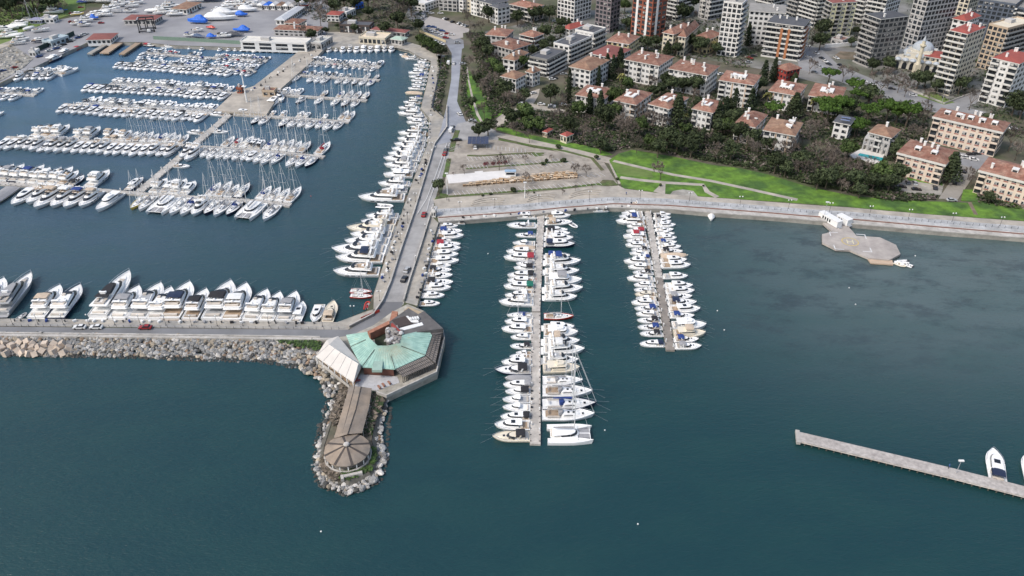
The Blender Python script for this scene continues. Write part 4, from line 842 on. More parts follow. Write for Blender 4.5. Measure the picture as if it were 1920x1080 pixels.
for i, (g, r, k, x, y) in enumerate(cand):
    if i < 260:
        o = mk('boulder', random.choice(RT[k]), None, g, random.random()*6.28, (r*random.uniform(.85, 1.2), r*random.uniform(.8, 1.1), r*random.uniform(.75, 1.)))
        wh = 'along the foot of the breakwater' if x < 590 else ('around the tip of the headland' if y > 835 else 'along the side of the headland')
        tag(o, f"{RN[k]} boulder {wh}", 'boulder', f"{RN[k]} boulders {wh}")
    else: rock_geo(ROCKS, g, r, k)
o = mk('riprap', ROCKS.mesh('riprap', RK)); o['kind'] = 'stuff'; tag(o, 'loose grey and tan riprap rocks banked against the breakwater', 'rocks')
# cast concrete cubes at the left
CUB = mat('cast_cube', (.50, .42, .345), .9, .15, .8, rnd=.15); cm = MB().box((0, 0, 0), (1.9, 1.9, 1.9)).mesh('cube_block', CUB)
k = 0
for i in range(400):
    x = random.uniform(-20, 128); y = random.uniform(640, 664)
    if x > 70 and y < 645: continue
    g = G(x, y, zb(x, y)+.5)
    if any((g-q).length < 1.9 for q in [c.location for c in C.objects if c.name.startswith('concrete_cube')]): continue
    o = mk('concrete_cube', cm, None, g, random.random()*3); o.rotation_euler = (random.uniform(-.7, .7), random.uniform(-.7, .7), random.random()*3); k += 1
    tag(o, 'tan cast concrete cube at the left end of the breakwater', 'concrete block', 'cast concrete cubes on the breakwater')
    if k > 46: break
# ---------------------------------------------------------------- headland covered walkway and umbrella roof
RS = mat('shelter_roof', (.30, .24, .185), .9, .22, .35, col2=(.20, .175, .15), detail=9); RS2 = mat('roof_seam', (.07, .06, .055), .9, .2, .5)
o = thing('covered_walkway', 'long weathered brown roofed walkway leading out along the headland', 'covered walkway', G(655, 780, 0)); o0 = o.location.copy()
zr = 4.6; pl = [G(x, y, zr)-o0 for x, y in ((655, 724), (676, 726), (697, 731), (692, 762), (676, 812), (651, 811), (626, 820), (640, 775))]
mb = MB(); rdg = [G(676, 726, zr+.7)-o0, G(651, 811, zr+.7)-o0]
Lf = [G(655, 724, zr)-o0, G(640, 775, zr)-o0, G(626, 822, zr)-o0]; Rf = [G(697, 728, zr)-o0, G(692, 762, zr)-o0, G(679, 812, zr)-o0]; Mf = [G(677, 725, zr+.8)-o0, G(667, 768, zr+.8)-o0, G(652, 814, zr+.8)-o0]
dn = Vector((0, 0, -.25)); v = Lf+Mf+Rf+[q+dn for q in Lf]+[q+dn for q in Rf]
mb.add(v, [(0, 1, 4, 3), (1, 2, 5, 4), (3, 4, 7, 6), (4, 5, 8, 7), (9, 10, 1, 0), (10, 11, 2, 1), (6, 7, 13, 12), (7, 8, 14, 13), (0, 3, 6, 12, 9)])
mk('roof', mb.mesh('walk_roof', RS), o)
mb = MB(); mb.path([Lf[0]+Vector((1.8, -.5, .35)), Lf[2]+Vector((2.2, 1, .35))], .12, 4); mb.path([q+Vector((0, 0, .08)) for q in Mf], .14, 4); mk('roof_seam', mb.mesh('walk_seam', RS2), o)
ps = MB()
for e in (Lf, Rf):
    for a, b in zip(e, e[1:]):
        for t in (.1, .5, .9): q = a.lerp(b, t); ps.tube((q.x, q.y, 1.7), (q.x, q.y, q.z), .13, None, 5)
mk('posts', ps.mesh('walk_posts', CONC2), o)['kind'] = 'stuff'
o = thing('round_shelter', 'eight-sided umbrella-shaped shelter roof at the tip of the headland', 'shelter', G(651, 850, 0)); o0 = o.location.copy()
ctr = G(649, 838, 6.2); Rr = (G(694.5, 845, 4.4)-G(608, 845, 4.4)).length/2; cc = G(651, 843, 4.4); n_ = 16
rim = [cc+Vector((Rr*math.cos(6.2832*(i+.5)/n_), Rr*math.sin(6.2832*(i+.5)/n_), 0)) for i in range(n_)]; ctr = Vector((cc.x, cc.y, 6.3))
mb = MB(); v = [ctr-o0]+[q-o0 for q in rim]+[q-o0-Vector((0, 0, .35)) for q in rim]
mb.add(v, [(0, 1+i, 1+(i+1) % n_) for i in range(n_)]+[(1+i, 1+n_+i, 1+n_+(i+1) % n_, 1+(i+1) % n_) for i in range(n_)]+[tuple(1+n_+i for i in range(n_))[::-1]]); mk('roof', mb.mesh('umbrella_roof', RS), o)
for i in range(8):
    a = rim[(2*i) % n_]; b = rim[(2*i+1) % n_]; q = (a+b)/2; mb = MB(); d = (q-ctr); nn = Vector((-d.y, d.x, 0)).normalized()*.38; up = Vector((0, 0, .07)); o1 = ctr+d*.08
    mb.add([o1+nn*.6+up-o0, o1-nn*.6+up-o0, q-nn+up-o0, q+nn+up-o0, o1+nn*.6-o0, o1-nn*.6-o0, q-nn-o0, q+nn-o0], [(0, 1, 2, 3), (1, 5, 6, 2), (0, 3, 7, 4), (3, 2, 6, 7)]); mk('gutter', mb.mesh('gutter', RS2), o)
mb = MB(); mb.ball(ctr-o0+Vector((0, 0, .2)), .9, 10, 6, sz=.5); mk('finial', mb.mesh('finial', CONC2), o)
for i in range(n_):
    q = cc.lerp(rim[i], .93)-o0; mb = MB(); mb.box((q.x, q.y, 3.0), (.28, .28, 2.8)); mk('post', mb.mesh('shelter_post', WHITE), o)
mb = MB(); ri = [cc.lerp(q, .97)-o0 for q in rim]; ro = [cc.lerp(q, 1.04)-o0 for q in rim]
vv = [(q.x, q.y, 2.5) for q in ri]+[(q.x, q.y, 2.5) for q in ro]+[(q.x, q.y, 1.6) for q in ro]+[(q.x, q.y, 1.6) for q in ri]
for i in range(n_):
    j = (i+1) % n_; mb.add([vv[i], vv[j], vv[n_+j], vv[n_+i], vv[2*n_+i], vv[2*n_+j], vv[3*n_+i], vv[3*n_+j]], [(0, 3, 2, 1), (3, 4, 5, 2), (0, 1, 7, 6)])
mk('parapet', mb.mesh('parapet', CONC2), o)
mb = MB(); mb.prism([(q.x, q.y) for q in ri], 1.65, 1.75); mk('floor', mb.mesh('shelter_floor', CONC), o)
def tufts(name, poly, n, z, r, m, label):
    mb = MB(); xs = [p[0] for p in poly]; ys = [p[1] for p in poly]; k = 0
    while k < n:
        x = random.uniform(min(xs), max(xs)); y = random.uniform(min(ys), max(ys))
        if not inpoly(x, y, poly): continue
        g = G(x, y, z); k += 1
        for _ in range(3):
            a = random.random()*6.28; s = r*random.uniform(.5, 1.2); q = g+Vector((random.uniform(-r, r), random.uniform(-r, r), random.uniform(0, r*.8))); u = Vector((math.cos(a), math.sin(a), random.uniform(-.4, .4)))*s; w_ = Vector((-math.sin(a), math.cos(a), random.uniform(-.5, .8)))*s
            mb.add([q-u-w_, q+u-w_, q+w_], [(0, 1, 2)], random.randrange(len(m)))
    o = mk(name, mb.mesh(name, m)); o['kind'] = 'stuff'; tag(o, label, 'vegetation')
WEED = [mat('weed_green', (.07, .13, .03), .9, .3, 1.), mat('weed_dark', (.035, .06, .02), .9, .3, 1.)]; DRY = [mat('dry_brush', (.20, .165, .13), .9, .3, 1.), mat('dry_brush_dark', (.09, .075, .055), .9, .3, 1.)]
tufts('weeds', [(632, 890), (690, 872), (697, 880), (655, 898), (636, 895)], 120, 1.9, .5, WEED, 'green weeds in front of the round shelter')
tufts('weeds', [(696, 840), (703, 842), (702, 868), (696, 866)], 60, 1.9, .5, WEED, 'green weeds on the right of the round shelter')
tufts('weeds', [(504, 634), (600, 638), (600, 655), (560, 650), (520, 640)], 160, 1.9, .5, WEED, 'green weeds on top of the rocks by the white marquee')
tufts('brush', [(697, 728), (722, 735), (712, 760), (700, 790), (690, 812), (680, 810), (692, 770)], 260, 2., .8, DRY+WEED[1:], 'dry brown and green brush along the right of the covered walkway')
tufts('brush', [(645, 716), (655, 722), (640, 765), (628, 800), (624, 780), (634, 745)], 130, 2., .7, DRY, 'dry brush along the left of the covered walkway')
tufts('brush', [(607, 850), (618, 880), (640, 895), (625, 898), (604, 875)], 80, 1.9, .6, DRY, 'dry brown brush at the left of the round shelter')
o = mk('stone_bench', MB().box((0, 0, .5), (5.2, .9, .9)).box((-2.9, -.3, .5), (.8, 1.5, 1.1)).mesh('bench', CONC2), None, G(662, 893, 1.7), R(17)); tag(o, 'long pale concrete bench among the boulders at the headland tip', 'bench')
# ---------------------------------------------------------------- restaurant platform
PF = mat('platform_wall', (.40, .38, .33), .9, .3, .5, col2=(.27, .25, .21)); ZP = 3.0
o = thing('harbour_restaurant', 'polygonal seafront restaurant with a weathered turquoise metal roof round a courtyard', 'restaurant', G(730, 660, 0)); o0 = o.location.copy()
def Q(x, y, z): return G(x, y, z)-o0
mb = MB(); mb.prism([Q(x, y, ZP) for x, y in ((612, 636), (592, 670), (654, 722), (705, 734), (724, 741), (819, 697), (834, 632), (830, 616), (795, 583), (764, 570), (735, 585), (700, 610), (660, 628))], -3, ZP); mk('platform', mb.mesh('rest_platform', PF), o)
outer = [(649, 628), (658, 650), (679, 688), (740.5, 692), (797, 666), (810, 629), (802.6, 617)]; inner = [(688, 622), (693, 634), (708, 648), (727, 648), (741, 645), (752, 637), (754, 628)]
zo, zi = 6.2, 8.4; O_ = [Q(x, y, zo) for x, y in outer]; I_ = [Q(x, y, zi) for x, y in inner]
TQ = bpy.data.materials.new('copper_green_roof'); TQ.use_nodes = True; n = TQ.node_tree.nodes; l = TQ.node_tree.links; b = n['Principled BSDF']; b.inputs['Roughness'].default_value = .7
tc = n.new('ShaderNodeTexCoord'); nz = n.new('ShaderNodeTexNoise'); nz.inputs['Scale'].default_value = .45; nz.inputs['Detail'].default_value = 8; l.new(tc.outputs['Object'], nz.inputs[0]); cr = n.new('ShaderNodeValToRGB'); l.new(nz.outputs['Fac'], cr.inputs[0])
cr.color_ramp.elements[0].position = .34; cr.color_ramp.elements[0].color = (.26, .43, .37, 1); cr.color_ramp.elements[1].position = .62; cr.color_ramp.elements[1].color = (.38, .58, .50, 1); e = cr.color_ramp.elements.new(.75); e.color = (.42, .50, .36, 1)
# rust stain spreading from the courtyard corner
g1 = n.new('ShaderNodeVectorMath'); g1.operation = 'DISTANCE'; l.new(tc.outputs['Object'], g1.inputs[0]); g1.inputs[1].default_value = Q(738, 655, 8)
m1 = n.new('ShaderNodeMapRange'); l.new(g1.outputs['Value'], m1.inputs[0]); m1.inputs[1].default_value = 1.; m1.inputs[2].default_value = 7; m1.inputs[3].default_value = .9; m1.inputs[4].default_value = 0
n2 = n.new('ShaderNodeTexNoise'); n2.inputs['Scale'].default_value = 1.3; n2.inputs['Detail'].default_value = 8; l.new(tc.outputs['Object'], n2.inputs[0]); m2 = n.new('ShaderNodeMath'); m2.operation = 'MULTIPLY'; l.new(m1.outputs[0], m2.inputs[0]); l.new(n2.outputs['Fac'], m2.inputs[1])
mx = n.new('ShaderNodeMix'); mx.data_type = 'RGBA'; l.new(m2.outputs[0], mx.inputs[0]); l.new(cr.outputs[0], mx.inputs[6]); mx.inputs[7].default_value = (.34, .22, .12, 1); l.new(mx.outputs[2], b.inputs['Base Color'])
mb = MB(); k = len(O_); v = O_+I_+[q-Vector((0, 0, .3)) for q in O_]+[Vector((q.x, q.y, ZP)) for q in I_]
mb.add(v, [(i, i+1, k+i+1, k+i) for i in range(k-1)]+[(2*k+i, 2*k+i+1, i+1, i) for i in range(k-1)]); mk('green_roof', mb.mesh('green_roof', TQ), o)
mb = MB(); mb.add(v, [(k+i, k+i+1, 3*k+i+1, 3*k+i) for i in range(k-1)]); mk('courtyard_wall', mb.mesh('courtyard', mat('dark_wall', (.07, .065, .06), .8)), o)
SE = mat('roof_seam_green', (.17, .31, .26), .8, .2, 1.)
mb = MB()
for i in range(k-1):
    n_ = int((O_[i]-O_[i+1]).length/1.1)
    for j in range(n_):
        t = (j+.5)/n_; a = O_[i].lerp(O_[i+1], t); c_ = I_[i].lerp(I_[i+1], t); mb.tube(a+Vector((0, 0, .05)), c_+Vector((0, 0, .05)), .04, None, 3)
mk('roof_seams', mb.mesh('seams', SE), o)['kind'] = 'stuff'
mb = MB()
for i in (1, 2, 3, 4): mb.tube(O_[i]+Vector((0, 0, .08)), O_[i].lerp(I_[i], .8 if i != 3 else .55)+Vector((0, 0, .08)), .1, None, 4)
mk('roof_ridge', mb.mesh('ridges', RS2), o)
DG = mat('dark_felt_roof', (.125, .12, .12), .9, .25, .5, col2=(.09, .085, .085)); BG = mat('brown_panel', (.06, .045, .042), .8, .15, .6)
mb = MB(); mb.prism([Q(x, y, 7.2) for x, y in ((730, 603), (766, 577.5), (784, 589), (795, 583), (831, 616), (806, 619), (755, 628), (744, 615))], 3, 7.2); mk('dark_roof', mb.mesh('dark_roof', DG), o)
mb = MB(); mb.prism([Q(x, y, 7.45) for x, y in ((735, 600), (760, 592), (774, 606), (748, 614))], 7.1, 7.45); mk('roof_panel', mb.mesh('panel', BG), o)
mb = MB(); mb.prism([Q(x, y, 7.4) for x, y in ((746, 616), (791, 604), (794, 609), (750, 621))], 7.1, 7.4); mk('white_roof_strip', mb.mesh('strip', WHITE), o)
mb = MB(); mb.prism([Q(x, y, 7.5) for x, y in ((761, 592.5), (765, 592), (773, 600), (784, 600), (785, 604), (771, 604))], 7.1, 7.5)
for i in range(4): c_ = Q(770+i*4.5, 598-i*.6, 7.7); mb.box(c_, (.6, 1.5, .6), rz=.4)
mk('roof_ducts', mb.mesh('ducts', WHITE), o)
mb = MB(); mb.prism([Q(x, y, 6.0) for x, y in ((730, 603), (735, 583), (746, 584), (744, 595), (734, 607))], 3, 6); mb.prism([Q(x, y, 6.0) for x, y in ((689, 621), (729, 601), (733, 606), (706, 619), (694, 625))], 3, 6); mk('orange_tiled_roof', mb.mesh('orange', mat('old_tiles', (.36, .17, .11), .9, .25, .8)), o)
GR = mat('pergola_panel', (.235, .21, .19), .9, .2, .8, col2=(.16, .14, .13)); GB = mat('pergola_beam', (.09, .085, .08), .8)
def perg(quad, nx, zt_, zb_):
    a, b_, c_, d = quad; A_ = Q(*a, zt_); B2 = Q(*b_, zt_); C2_ = Q(*c_, zb_); D2_ = Q(*d, zb_)
    mb = MB(); dn = Vector((0, 0, -.18)); mb.add([A_, B2, C2_, D2_, A_+dn, B2+dn, C2_+dn, D2_+dn], [(0, 3, 2, 1), (3, 7, 6, 2), (0, 4, 7, 3), (1, 2, 6, 5), (4, 5, 6, 7)]); pp = mk('pergola_roof', mb.mesh('pergola', GR), o)
    mb = MB(); up = Vector((0, 0, .08))
    for i in range(nx+1): mb.tube(A_.lerp(B2, i/nx)+up, D2_.lerp(C2_, i/nx)+up, .09, None, 4)
    for t in (.35, .7): mb.tube(A_.lerp(D2_, t)+up, B2.lerp(C2_, t)+up, .09, None, 4)
    mk('beams', mb.mesh('pbeams', GB), pp)
    mb = MB()
    for i in range(nx+1): q = D2_.lerp(C2_, i/nx); mb.box((q.x, q.y, (q.z+ZP)/2), (.2, .2, q.z-ZP))
    mk('columns', mb.mesh('pcols', GB), pp)
perg(((742, 692), (798, 668), (813, 682), (755, 707)), 18, 6.0, 5.2)
perg(((797, 665), (811, 629), (829, 622), (816, 681)), 14, 6.0, 5.2)
mb = MB(); mb.prism([Q(x, y, 5.9) for x, y in ((811, 629), (803, 618), (830, 616), (830, 624))], 3.1, 5.9); mk('plant_roof', mb.mesh('plantroof', DG), o)
mb = MB(); mb.prism([Q(x, y, 5.7) for x, y in ((681, 690), (738, 693), (736, 678), (690, 676))], 3.1, 5.7); mk('front_wall', mb.mesh('front', mat('timber_front', (.12, .05, .035), .8, .2)), o)
DKW = mat('deck_boards', (.44, .44, .45), .8, .15, .6); mb = MB(); mb.prism([Q(x, y, ZP+.1) for x, y in ((676, 702), (745, 706), (749, 717), (706, 732), (657, 722))], ZP-.2, ZP+.1); mk('terrace_deck', mb.mesh('tdeck', DKW), o)
mb = MB(); mb.prism([Q(x, y, 7.1) for x, y in ((701, 677), (718, 677), (716, 694), (697, 694))], 6.2, 7.1); mk('roof_skylight', mb.mesh('skyl', mat('skylight_green', (.30, .42, .36), .7)), o)
mb = MB(); mb.prism([Q(x, y, ZP+1.1) for x, y in ((592, 670), (654, 722), (655, 724), (590.5, 671))], ZP, ZP+1.1); mb.prism(band([Q(x, y, ZP+1.) for x, y in ((706, 733), (724, 740), (818, 696), (833, 632), (830, 617))], .4), ZP-.2, ZP+.9); mk('parapet', mb.mesh('rparapet', CONC2), o)
mb = MB(); mb.prism([Q(x, y, 4.5) for x, y in ((765, 571), (795, 583), (787, 590), (766, 578), (757, 578))], 3.1, 3.6); mk('sandy_terrace', mb.mesh('sterr', mat('sandy', (.42, .33, .23), .9)), o)
mb = MB()
for _ in range(46):
    x = random.uniform(722, 753); y = random.uniform(616, 645)
    if x-722 < (630-y)*.2: continue
    rock_geo(mb, Q(x, y, 8.2+random.uniform(-1, .6)), random.uniform(.45, 1.), random.choice((0, 0, 0, 1, 2)))
mb.prism([Q(x, y, 8.) for x, y in ((722, 618), (745, 609), (755, 634), (741, 647), (724, 640))], 3.1, 8., 0); mk('artificial_rock', mb.mesh('artrock', [mat('art_rock', (.26, .25, .24), .9, .4, .8), mat('art_rock_pale', (.50, .50, .50), .8, .3, 1.5), mat('art_rock_dark', (.12, .11, .11), .9)]), o)
mb = MB(); mb.prism([Q(x, y, 8.1) for x, y in ((733, 609), (736, 607), (753, 624), (751, 627))], 7.2, 8.5); mk('red_parapet', mb.mesh('redp', mat('red_trim', (.28, .05, .04), .8)), o)
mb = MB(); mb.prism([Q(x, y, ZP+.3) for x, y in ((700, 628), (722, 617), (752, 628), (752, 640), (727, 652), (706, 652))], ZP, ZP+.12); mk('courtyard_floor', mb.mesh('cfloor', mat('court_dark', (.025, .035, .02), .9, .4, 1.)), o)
# marquee
o = thing('marquee', 'large white fabric marquee on the left of the turquoise-roofed restaurant', 'marquee', G(634, 665, 0)); o0 = o.location.copy(); CN = mat('marquee_fabric', (.60, .57, .53), .8, .08, .4)
ze, zg = 5.6, 8.0; a = Q(592, 668, ze); b_ = Q(663, 717, ze); c_ = Q(679, 684, ze); d = Q(634, 630, ze); e = Q(613, 637, ze); r1 = Q(617, 646, zg); r2 = Q(672, 682, zg)
mb = MB(); dn = Vector((0, 0, -.4)); V_ = [a, b_, c_, d, e, r1, r2]; V_ = V_+[q+dn for q in V_[:5]]
mb.add(V_, [(0, 1, 6, 5), (1, 2, 6), (2, 3, 5, 6), (3, 4, 5), (4, 0, 5), (0, 7, 8, 1), (1, 8, 9, 2), (2, 9, 10, 3), (3, 10, 11, 4), (4, 11, 7, 0)]); mk('canopy', mb.mesh('marquee_canopy', CN), o)
mb = MB()
for t in (.0, .2, .4, .6, .8, 1.): mb.tube(a.lerp(b_, t)+Vector((0, 0, .05)), r1.lerp(r2, t)+Vector((0, 0, .05)), .05, None, 3)
mk('canopy_seams', mb.mesh('mseams', GREYC), o)
for t in (.02, .18, .34, .5, .66, .82, .98): q = a.lerp(b_, t); mb = MB(); mb.box((q.x, q.y, (ze+ZP)/2), (.3, .3, ze-ZP)); mk('post', mb.mesh('mpost', WHITE), o)
mb = MB(); mb.prism([q*.96 for q in (a, b_, c_, d, e)], ZP+.05, ZP+.3); mk('floor', mb.mesh('mfloor', TEAK), o)
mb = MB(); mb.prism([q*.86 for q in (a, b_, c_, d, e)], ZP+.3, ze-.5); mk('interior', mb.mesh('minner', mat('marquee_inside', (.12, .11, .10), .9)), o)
SB = MB().box((0, 0, .35), (1.9, .65, .12)).box((-.6, 0, .17), (.1, .6, .34)).box((.6, 0, .17), (.1, .6, .34)).box((.8, 0, .6), (.5, .62, .1), ry=-.7).mesh('sun_bed', mat('rusty_wood', (.30, .15, .10), .8))
for i, (x, y) in enumerate(((711, 727), (719, 723), (730, 719))): tag(mk('sun_lounger', SB, None, G(x, y, ZP+.1), R(-60)), f"brown sun lounger on the white terrace below the turquoise roof, {ordw(i+1)} from the left", 'sun lounger', 'loungers on the restaurant terrace')
TBm = MB().box((0, 0, .72), (1.2, .8, .06)).box((0, 0, .36), (.12, .12, .7)).mesh('tb_', mat('red_wood', (.25, .06, .05), .8))
for i, (x, y) in enumerate(((668, 713), (673, 716), (666, 718))): tag(mk('terrace_table', TBm, None, G(x, y, ZP+.1), R(20*i)), f"small dark red table beside the marquee on the terrace, {ordw(i+1)} from the left", 'table', 'terrace tables')
# ---------------------------------------------------------------- buildings
random.seed(21)
TILE = mat('roof_tiles', (.210, .098, .070), .9, .38, .8, col2=(.275, .165, .122), rnd=.18, detail=10); TILE2 = mat('roof_tiles_old', (.22, .125, .085), .9, .3, .6, col2=(.29, .185, .125)); TILER = mat('roof_tiles_red', (.30, .075, .06), .9, .15, .5); TILEM = mat('roof_tiles_maroon', (.22, .08, .07), .9, .2, .5)
SLATE = mat('roof_slate', (.085, .088, .098), .8, .2, .4, rnd=.15); FLATR = mat('roof_flat', (.27, .26, .245), .9, .2, .3)
WW = mat('wall_white', (.72, .71, .69), .85, .08, .2, rnd=.05); WC_ = mat('wall_cream', (.64, .58, .46), .85, .08, .2); WB = mat('wall_beige', (.68, .57, .47), .85, .08, .2); WG = mat('wall_grey', (.24, .235, .225), .85, .12, .2); WLG = mat('wall_light_grey', (.46, .45, .44), .85, .08, .2)
WM = mat('wall_mauve', (.21, .18, .19), .85, .1, .2); WR = mat('wall_red', (.33, .05, .04), .85, .1, .3); WY = mat('wall_yellow', (.58, .50, .30), .85, .1, .2); WBL = mat('wall_slate_blue', (.10, .12, .155), .8, .1, .2); WT = mat('wall_tan', (.48, .38, .28), .85, .1, .2); WYG = mat('wall_pale_yellow', (.62, .60, .40), .85, .08, .2)
WIN = mat('window_glass', (.035, .042, .05), .15, .3, .3, rnd=.5); FR = mat('window_frame', (.62, .62, .60), .6, .05); SLAB = mat('balcony_slab', (.60, .59, .56), .8, .08, .4); SLG = mat('balcony_slab_grey', (.36, .35, .335), .8, .08, .4); ORN = mat('orange_panel', (.40, .17, .08), .8); BRK = mat('brick_panel', (.27, .085, .05), .9, .2)
def unit_win(fr):
    m = MB(); m.box((0, .03, 0), (1, .06, 1), mi=0)
    m.box((-.25, .065, 0), (.42, .03, .86), mi=1); m.box((.25, .065, 0), (.42, .03, .86), mi=1); return m
BLIND = mat('window_blind', (.40, .39, .37), .8, .2, .5, rnd=.3)
def win_var(fm, k):
    m = unit_win(0)
    if k == 1: m.box((-.25, .07, .2), (.40, .04, .45), mi=2)
    if k == 2: m.box((.25, .07, .12), (.40, .04, .6), mi=2); m.box((-.25, .07, .3), (.40, .04, .24), mi=2)
    return m.mesh('window', [fm, WIN, BLIND])
UWs = [win_var(FR, k) for k in (0, 0, 1, 2)]; UDs = [win_var(DARKM, k) for k in (0, 0, 0, 1, 2)]; UW = UWs[0]; UD = UDs[0]
def unit_balc(m1, m2):
    m = MB(); m.box((0, .65, .08), (1, 1.3, .16)); m.box((0, 1.26, .6), (1, .08, 1.0), mi=1); 
    for s in (-1, 1): m.box((s*.49, .65, .6), (.02, 1.3, 1.0), mi=1)
    return m.mesh('balcony', [m1, m2])
UB = {'w': unit_balc(SLAB, SLAB), 'g': unit_balc(SLG, SLG), 'd': unit_balc(SLAB, GLASS), 'b': unit_balc(WB, WB), 'y': unit_balc(WYG, WYG)}
CHM = {}
SPM = MB().box((0, .05, 0), (1, .08, 1)).mesh('spandrel', mat('spandrel_red', (.36, .15, .12), .85))
BLD = []
def building(label, cat, L, F, Rt, H, wall, roof='hip', rm=TILE, style='v', base=None, fl=3.0, over=.7, name='apartment_block', bay=3.4, bal='w', sides=(0, 1), chim=3, dorm=0, rh=2.6, accent=None, sk=0, z0=2., attic=False, bstep=3):
    """L, F, Rt: picture positions of the left, nearest and right eave corners; H: eave height"""
    if base: H = HT(base[:2], base[2], z0)
    z = z0+H; l_, f, r = G(*L, z), G(*F, z), G(*Rt, z); u = l_-f; v = r-f
    # square the corner, keeping both lengths
    au = math.atan2(u.y, u.x); av = math.atan2(v.y, v.x); dd = (au-av) % (2*math.pi); err = (dd-math.pi/2)/2
    au -= err; av += err; lu, lv = u.length, v.length; U = Vector((math.cos(au), math.sin(au), 0)); V = Vector((math.cos(av), math.sin(av), 0))
    f0 = Vector((f.x, f.y, 0)); o = thing(name, label, cat, (f.x, f.y, z0)); BLD.append((label, f0+(U*lu+V*lv)/2, max(lu, lv), H, f0, U*lu, V*lv))
    ov = over if roof != 'flat' else 0.
    p00 = U*ov+V*ov; wu, wv = lu-2*ov, lv-2*ov; q = [p00, p00+U*wu, p00+U*wu+V*wv, p00+V*wv]
    mb = MB(); mb.prism(q, -1., H-.02); mk('wall', mb.mesh('wall', wall), o)
    # roof
    E = [Vector((0, 0, 0)), U*lu, U*lu+V*lv, V*lv]; up = Vector((0, 0, 1))
    if roof == 'hip':
        c_ = MB(); c_.prism(E, H-(1.1 if wall is WB else .45), H); ccn = mk('cornice', c_.mesh('cornice', SLAB if wall not in (WR,) else WR), o)
        mb = MB(); m_ = min(lu, lv)/2*.92; hh = H+rh
        if lu > lv: a, b = U*m_+V*lv/2, U*(lu-m_)+V*lv/2
        else: a, b = V*m_+U*lu/2, V*(lv-m_)+U*lu/2
        vs = [e+up*(H+.003) for e in E]+[a+up*hh, b+up*hh]
        if lu > lv: mb.add(vs, [(0, 1, 5, 4), (1, 2, 5), (2, 3, 4, 5), (3, 0, 4)])
        else: mb.add(vs, [(0, 1, 4), (1, 2, 5, 4), (2, 3, 5), (3, 0, 4, 5)])
        me = mb.mesh('roof', rm); bmx = bmesh.new(); bmx.from_mesh(me); bmesh.ops.recalc_face_normals(bmx, faces=bmx.faces); bmx.to_mesh(me); bmx.free(); ro = mk('roof', me, o)
        def roofz(s, t): return H+rh*min(1, min(s*lu, (1-s)*lu, t*lv, (1-t)*lv)/m_)
    else:
        mb = MB(); mb.prism(E, H, H+.3, 0); 
        ro = mk('roof', mb.mesh('roof', rm), o)
        pb = MB(); e2 = E+[E[0]]
        for a, b in zip(e2, e2[1:]):
            d = (b-a).normalized(); pb.prism(strip(a-d*.15, b+d*.15, .3), H-.3, H+1.0)
        mk('parapet', pb.mesh('parapet', wall if style != 'b' else (SLAB if bal == 'w' else SLG)), o)
        def roofz(s, t): return H+.3
    for i in range(chim):
        s, t = random.uniform(.15, .85), random.choice((.2, .8, .5)); zc = roofz(s, t); c_ = U*lu*s+V*lv*t
        mb = MB(); mb.box((c_.x, c_.y, zc+.7), (1.0, 1.0, 2.4), rz=au); mb.box((c_.x, c_.y, zc+1.95), (1.25, 1.25, .2), rz=au); mk('chimney', mb.mesh('chimney', WW if roof == 'hip' else WLG), ro)
    for i in range(dorm):
        s = (i+1)/(dorm+1); t = .3 if lu > lv else s; s2 = s if lu > lv else .3; zc = roofz(s2, t); c_ = U*lu*s2+V*lv*t; wd = 2.6
        A_ = -V if lu > lv else -U
        mb = MB(); mb.box((c_.x, c_.y, zc-.1), (wd, 2.2, 1.5), rz=au if lu > lv else av); mb.prism([c_+(U if lu > lv else V)*wd/2+A_*1.4, c_-(U if lu > lv else V)*wd/2+A_*1.4, c_-(U if lu > lv else V)*wd/2-A_*1.6, c_+(U if lu > lv else V)*wd/2-A_*1.6], zc+.6, zc+.9); dm = mk('dormer', mb.mesh('dormer', WW), ro)
        ww = mk('window', UD, dm, c_+A_*1.12+up*(zc-.05), math.atan2(A_.y, A_.x)-math.pi/2, (1.8, 1, 1.))
    if attic:
        c_ = U*lu*.3+V*lv*.35; zc = roofz(.3, .35)
        mb = MB(); mb.prism([U*lu*.08+V*lv*.08, U*lu*.92+V*lv*.08, U*lu*.92+V*lv*.3, U*lu*.08+V*lv*.3], H, H+.12, 0); mk('roof_terrace', mb.mesh('terr', PAVE), ro)
        mb = MB(); mb.prism([U*lu*.3+V*lv*.2, U*lu*.7+V*lv*.2, U*lu*.7+V*lv*.5, U*lu*.3+V*lv*.5], H, H+2.3); at = mk('penthouse', mb.mesh('pent', WW), ro)
        for k in range(4): mk('window', UD, at, U*lu*(.35+.1*k)+V*lv*.2+up*(H+1.2), math.atan2(-V.y, -V.x)-math.pi/2, (1.2, 1, 1.3))
    if sk:
        for k in range(sk):
            s, t = .25+.5*k/max(1, sk-1), .4; c_ = U*lu*s+V*lv*t; mb = MB(); mb.box((c_.x, c_.y, roofz(s, t)+.15), (1.6, 1.2, .3), rz=au); mk('skylight', mb.mesh('skylight', SLAB), ro)
    if roof == 'flat':
        mb = MB(); c_ = (U*lu+V*lv)*.5+(U*lu)*.15; mb.box((c_.x, c_.y, H+1.3), (min(6, lu*.35), min(5, lv*.35), 2.2), rz=au); mk('lift_house', mb.mesh('lift', WLG), ro)
    # facades
    nf = max(1, int(round(H/fl))); fh = H/nf; cnt = 0; extra = MB()
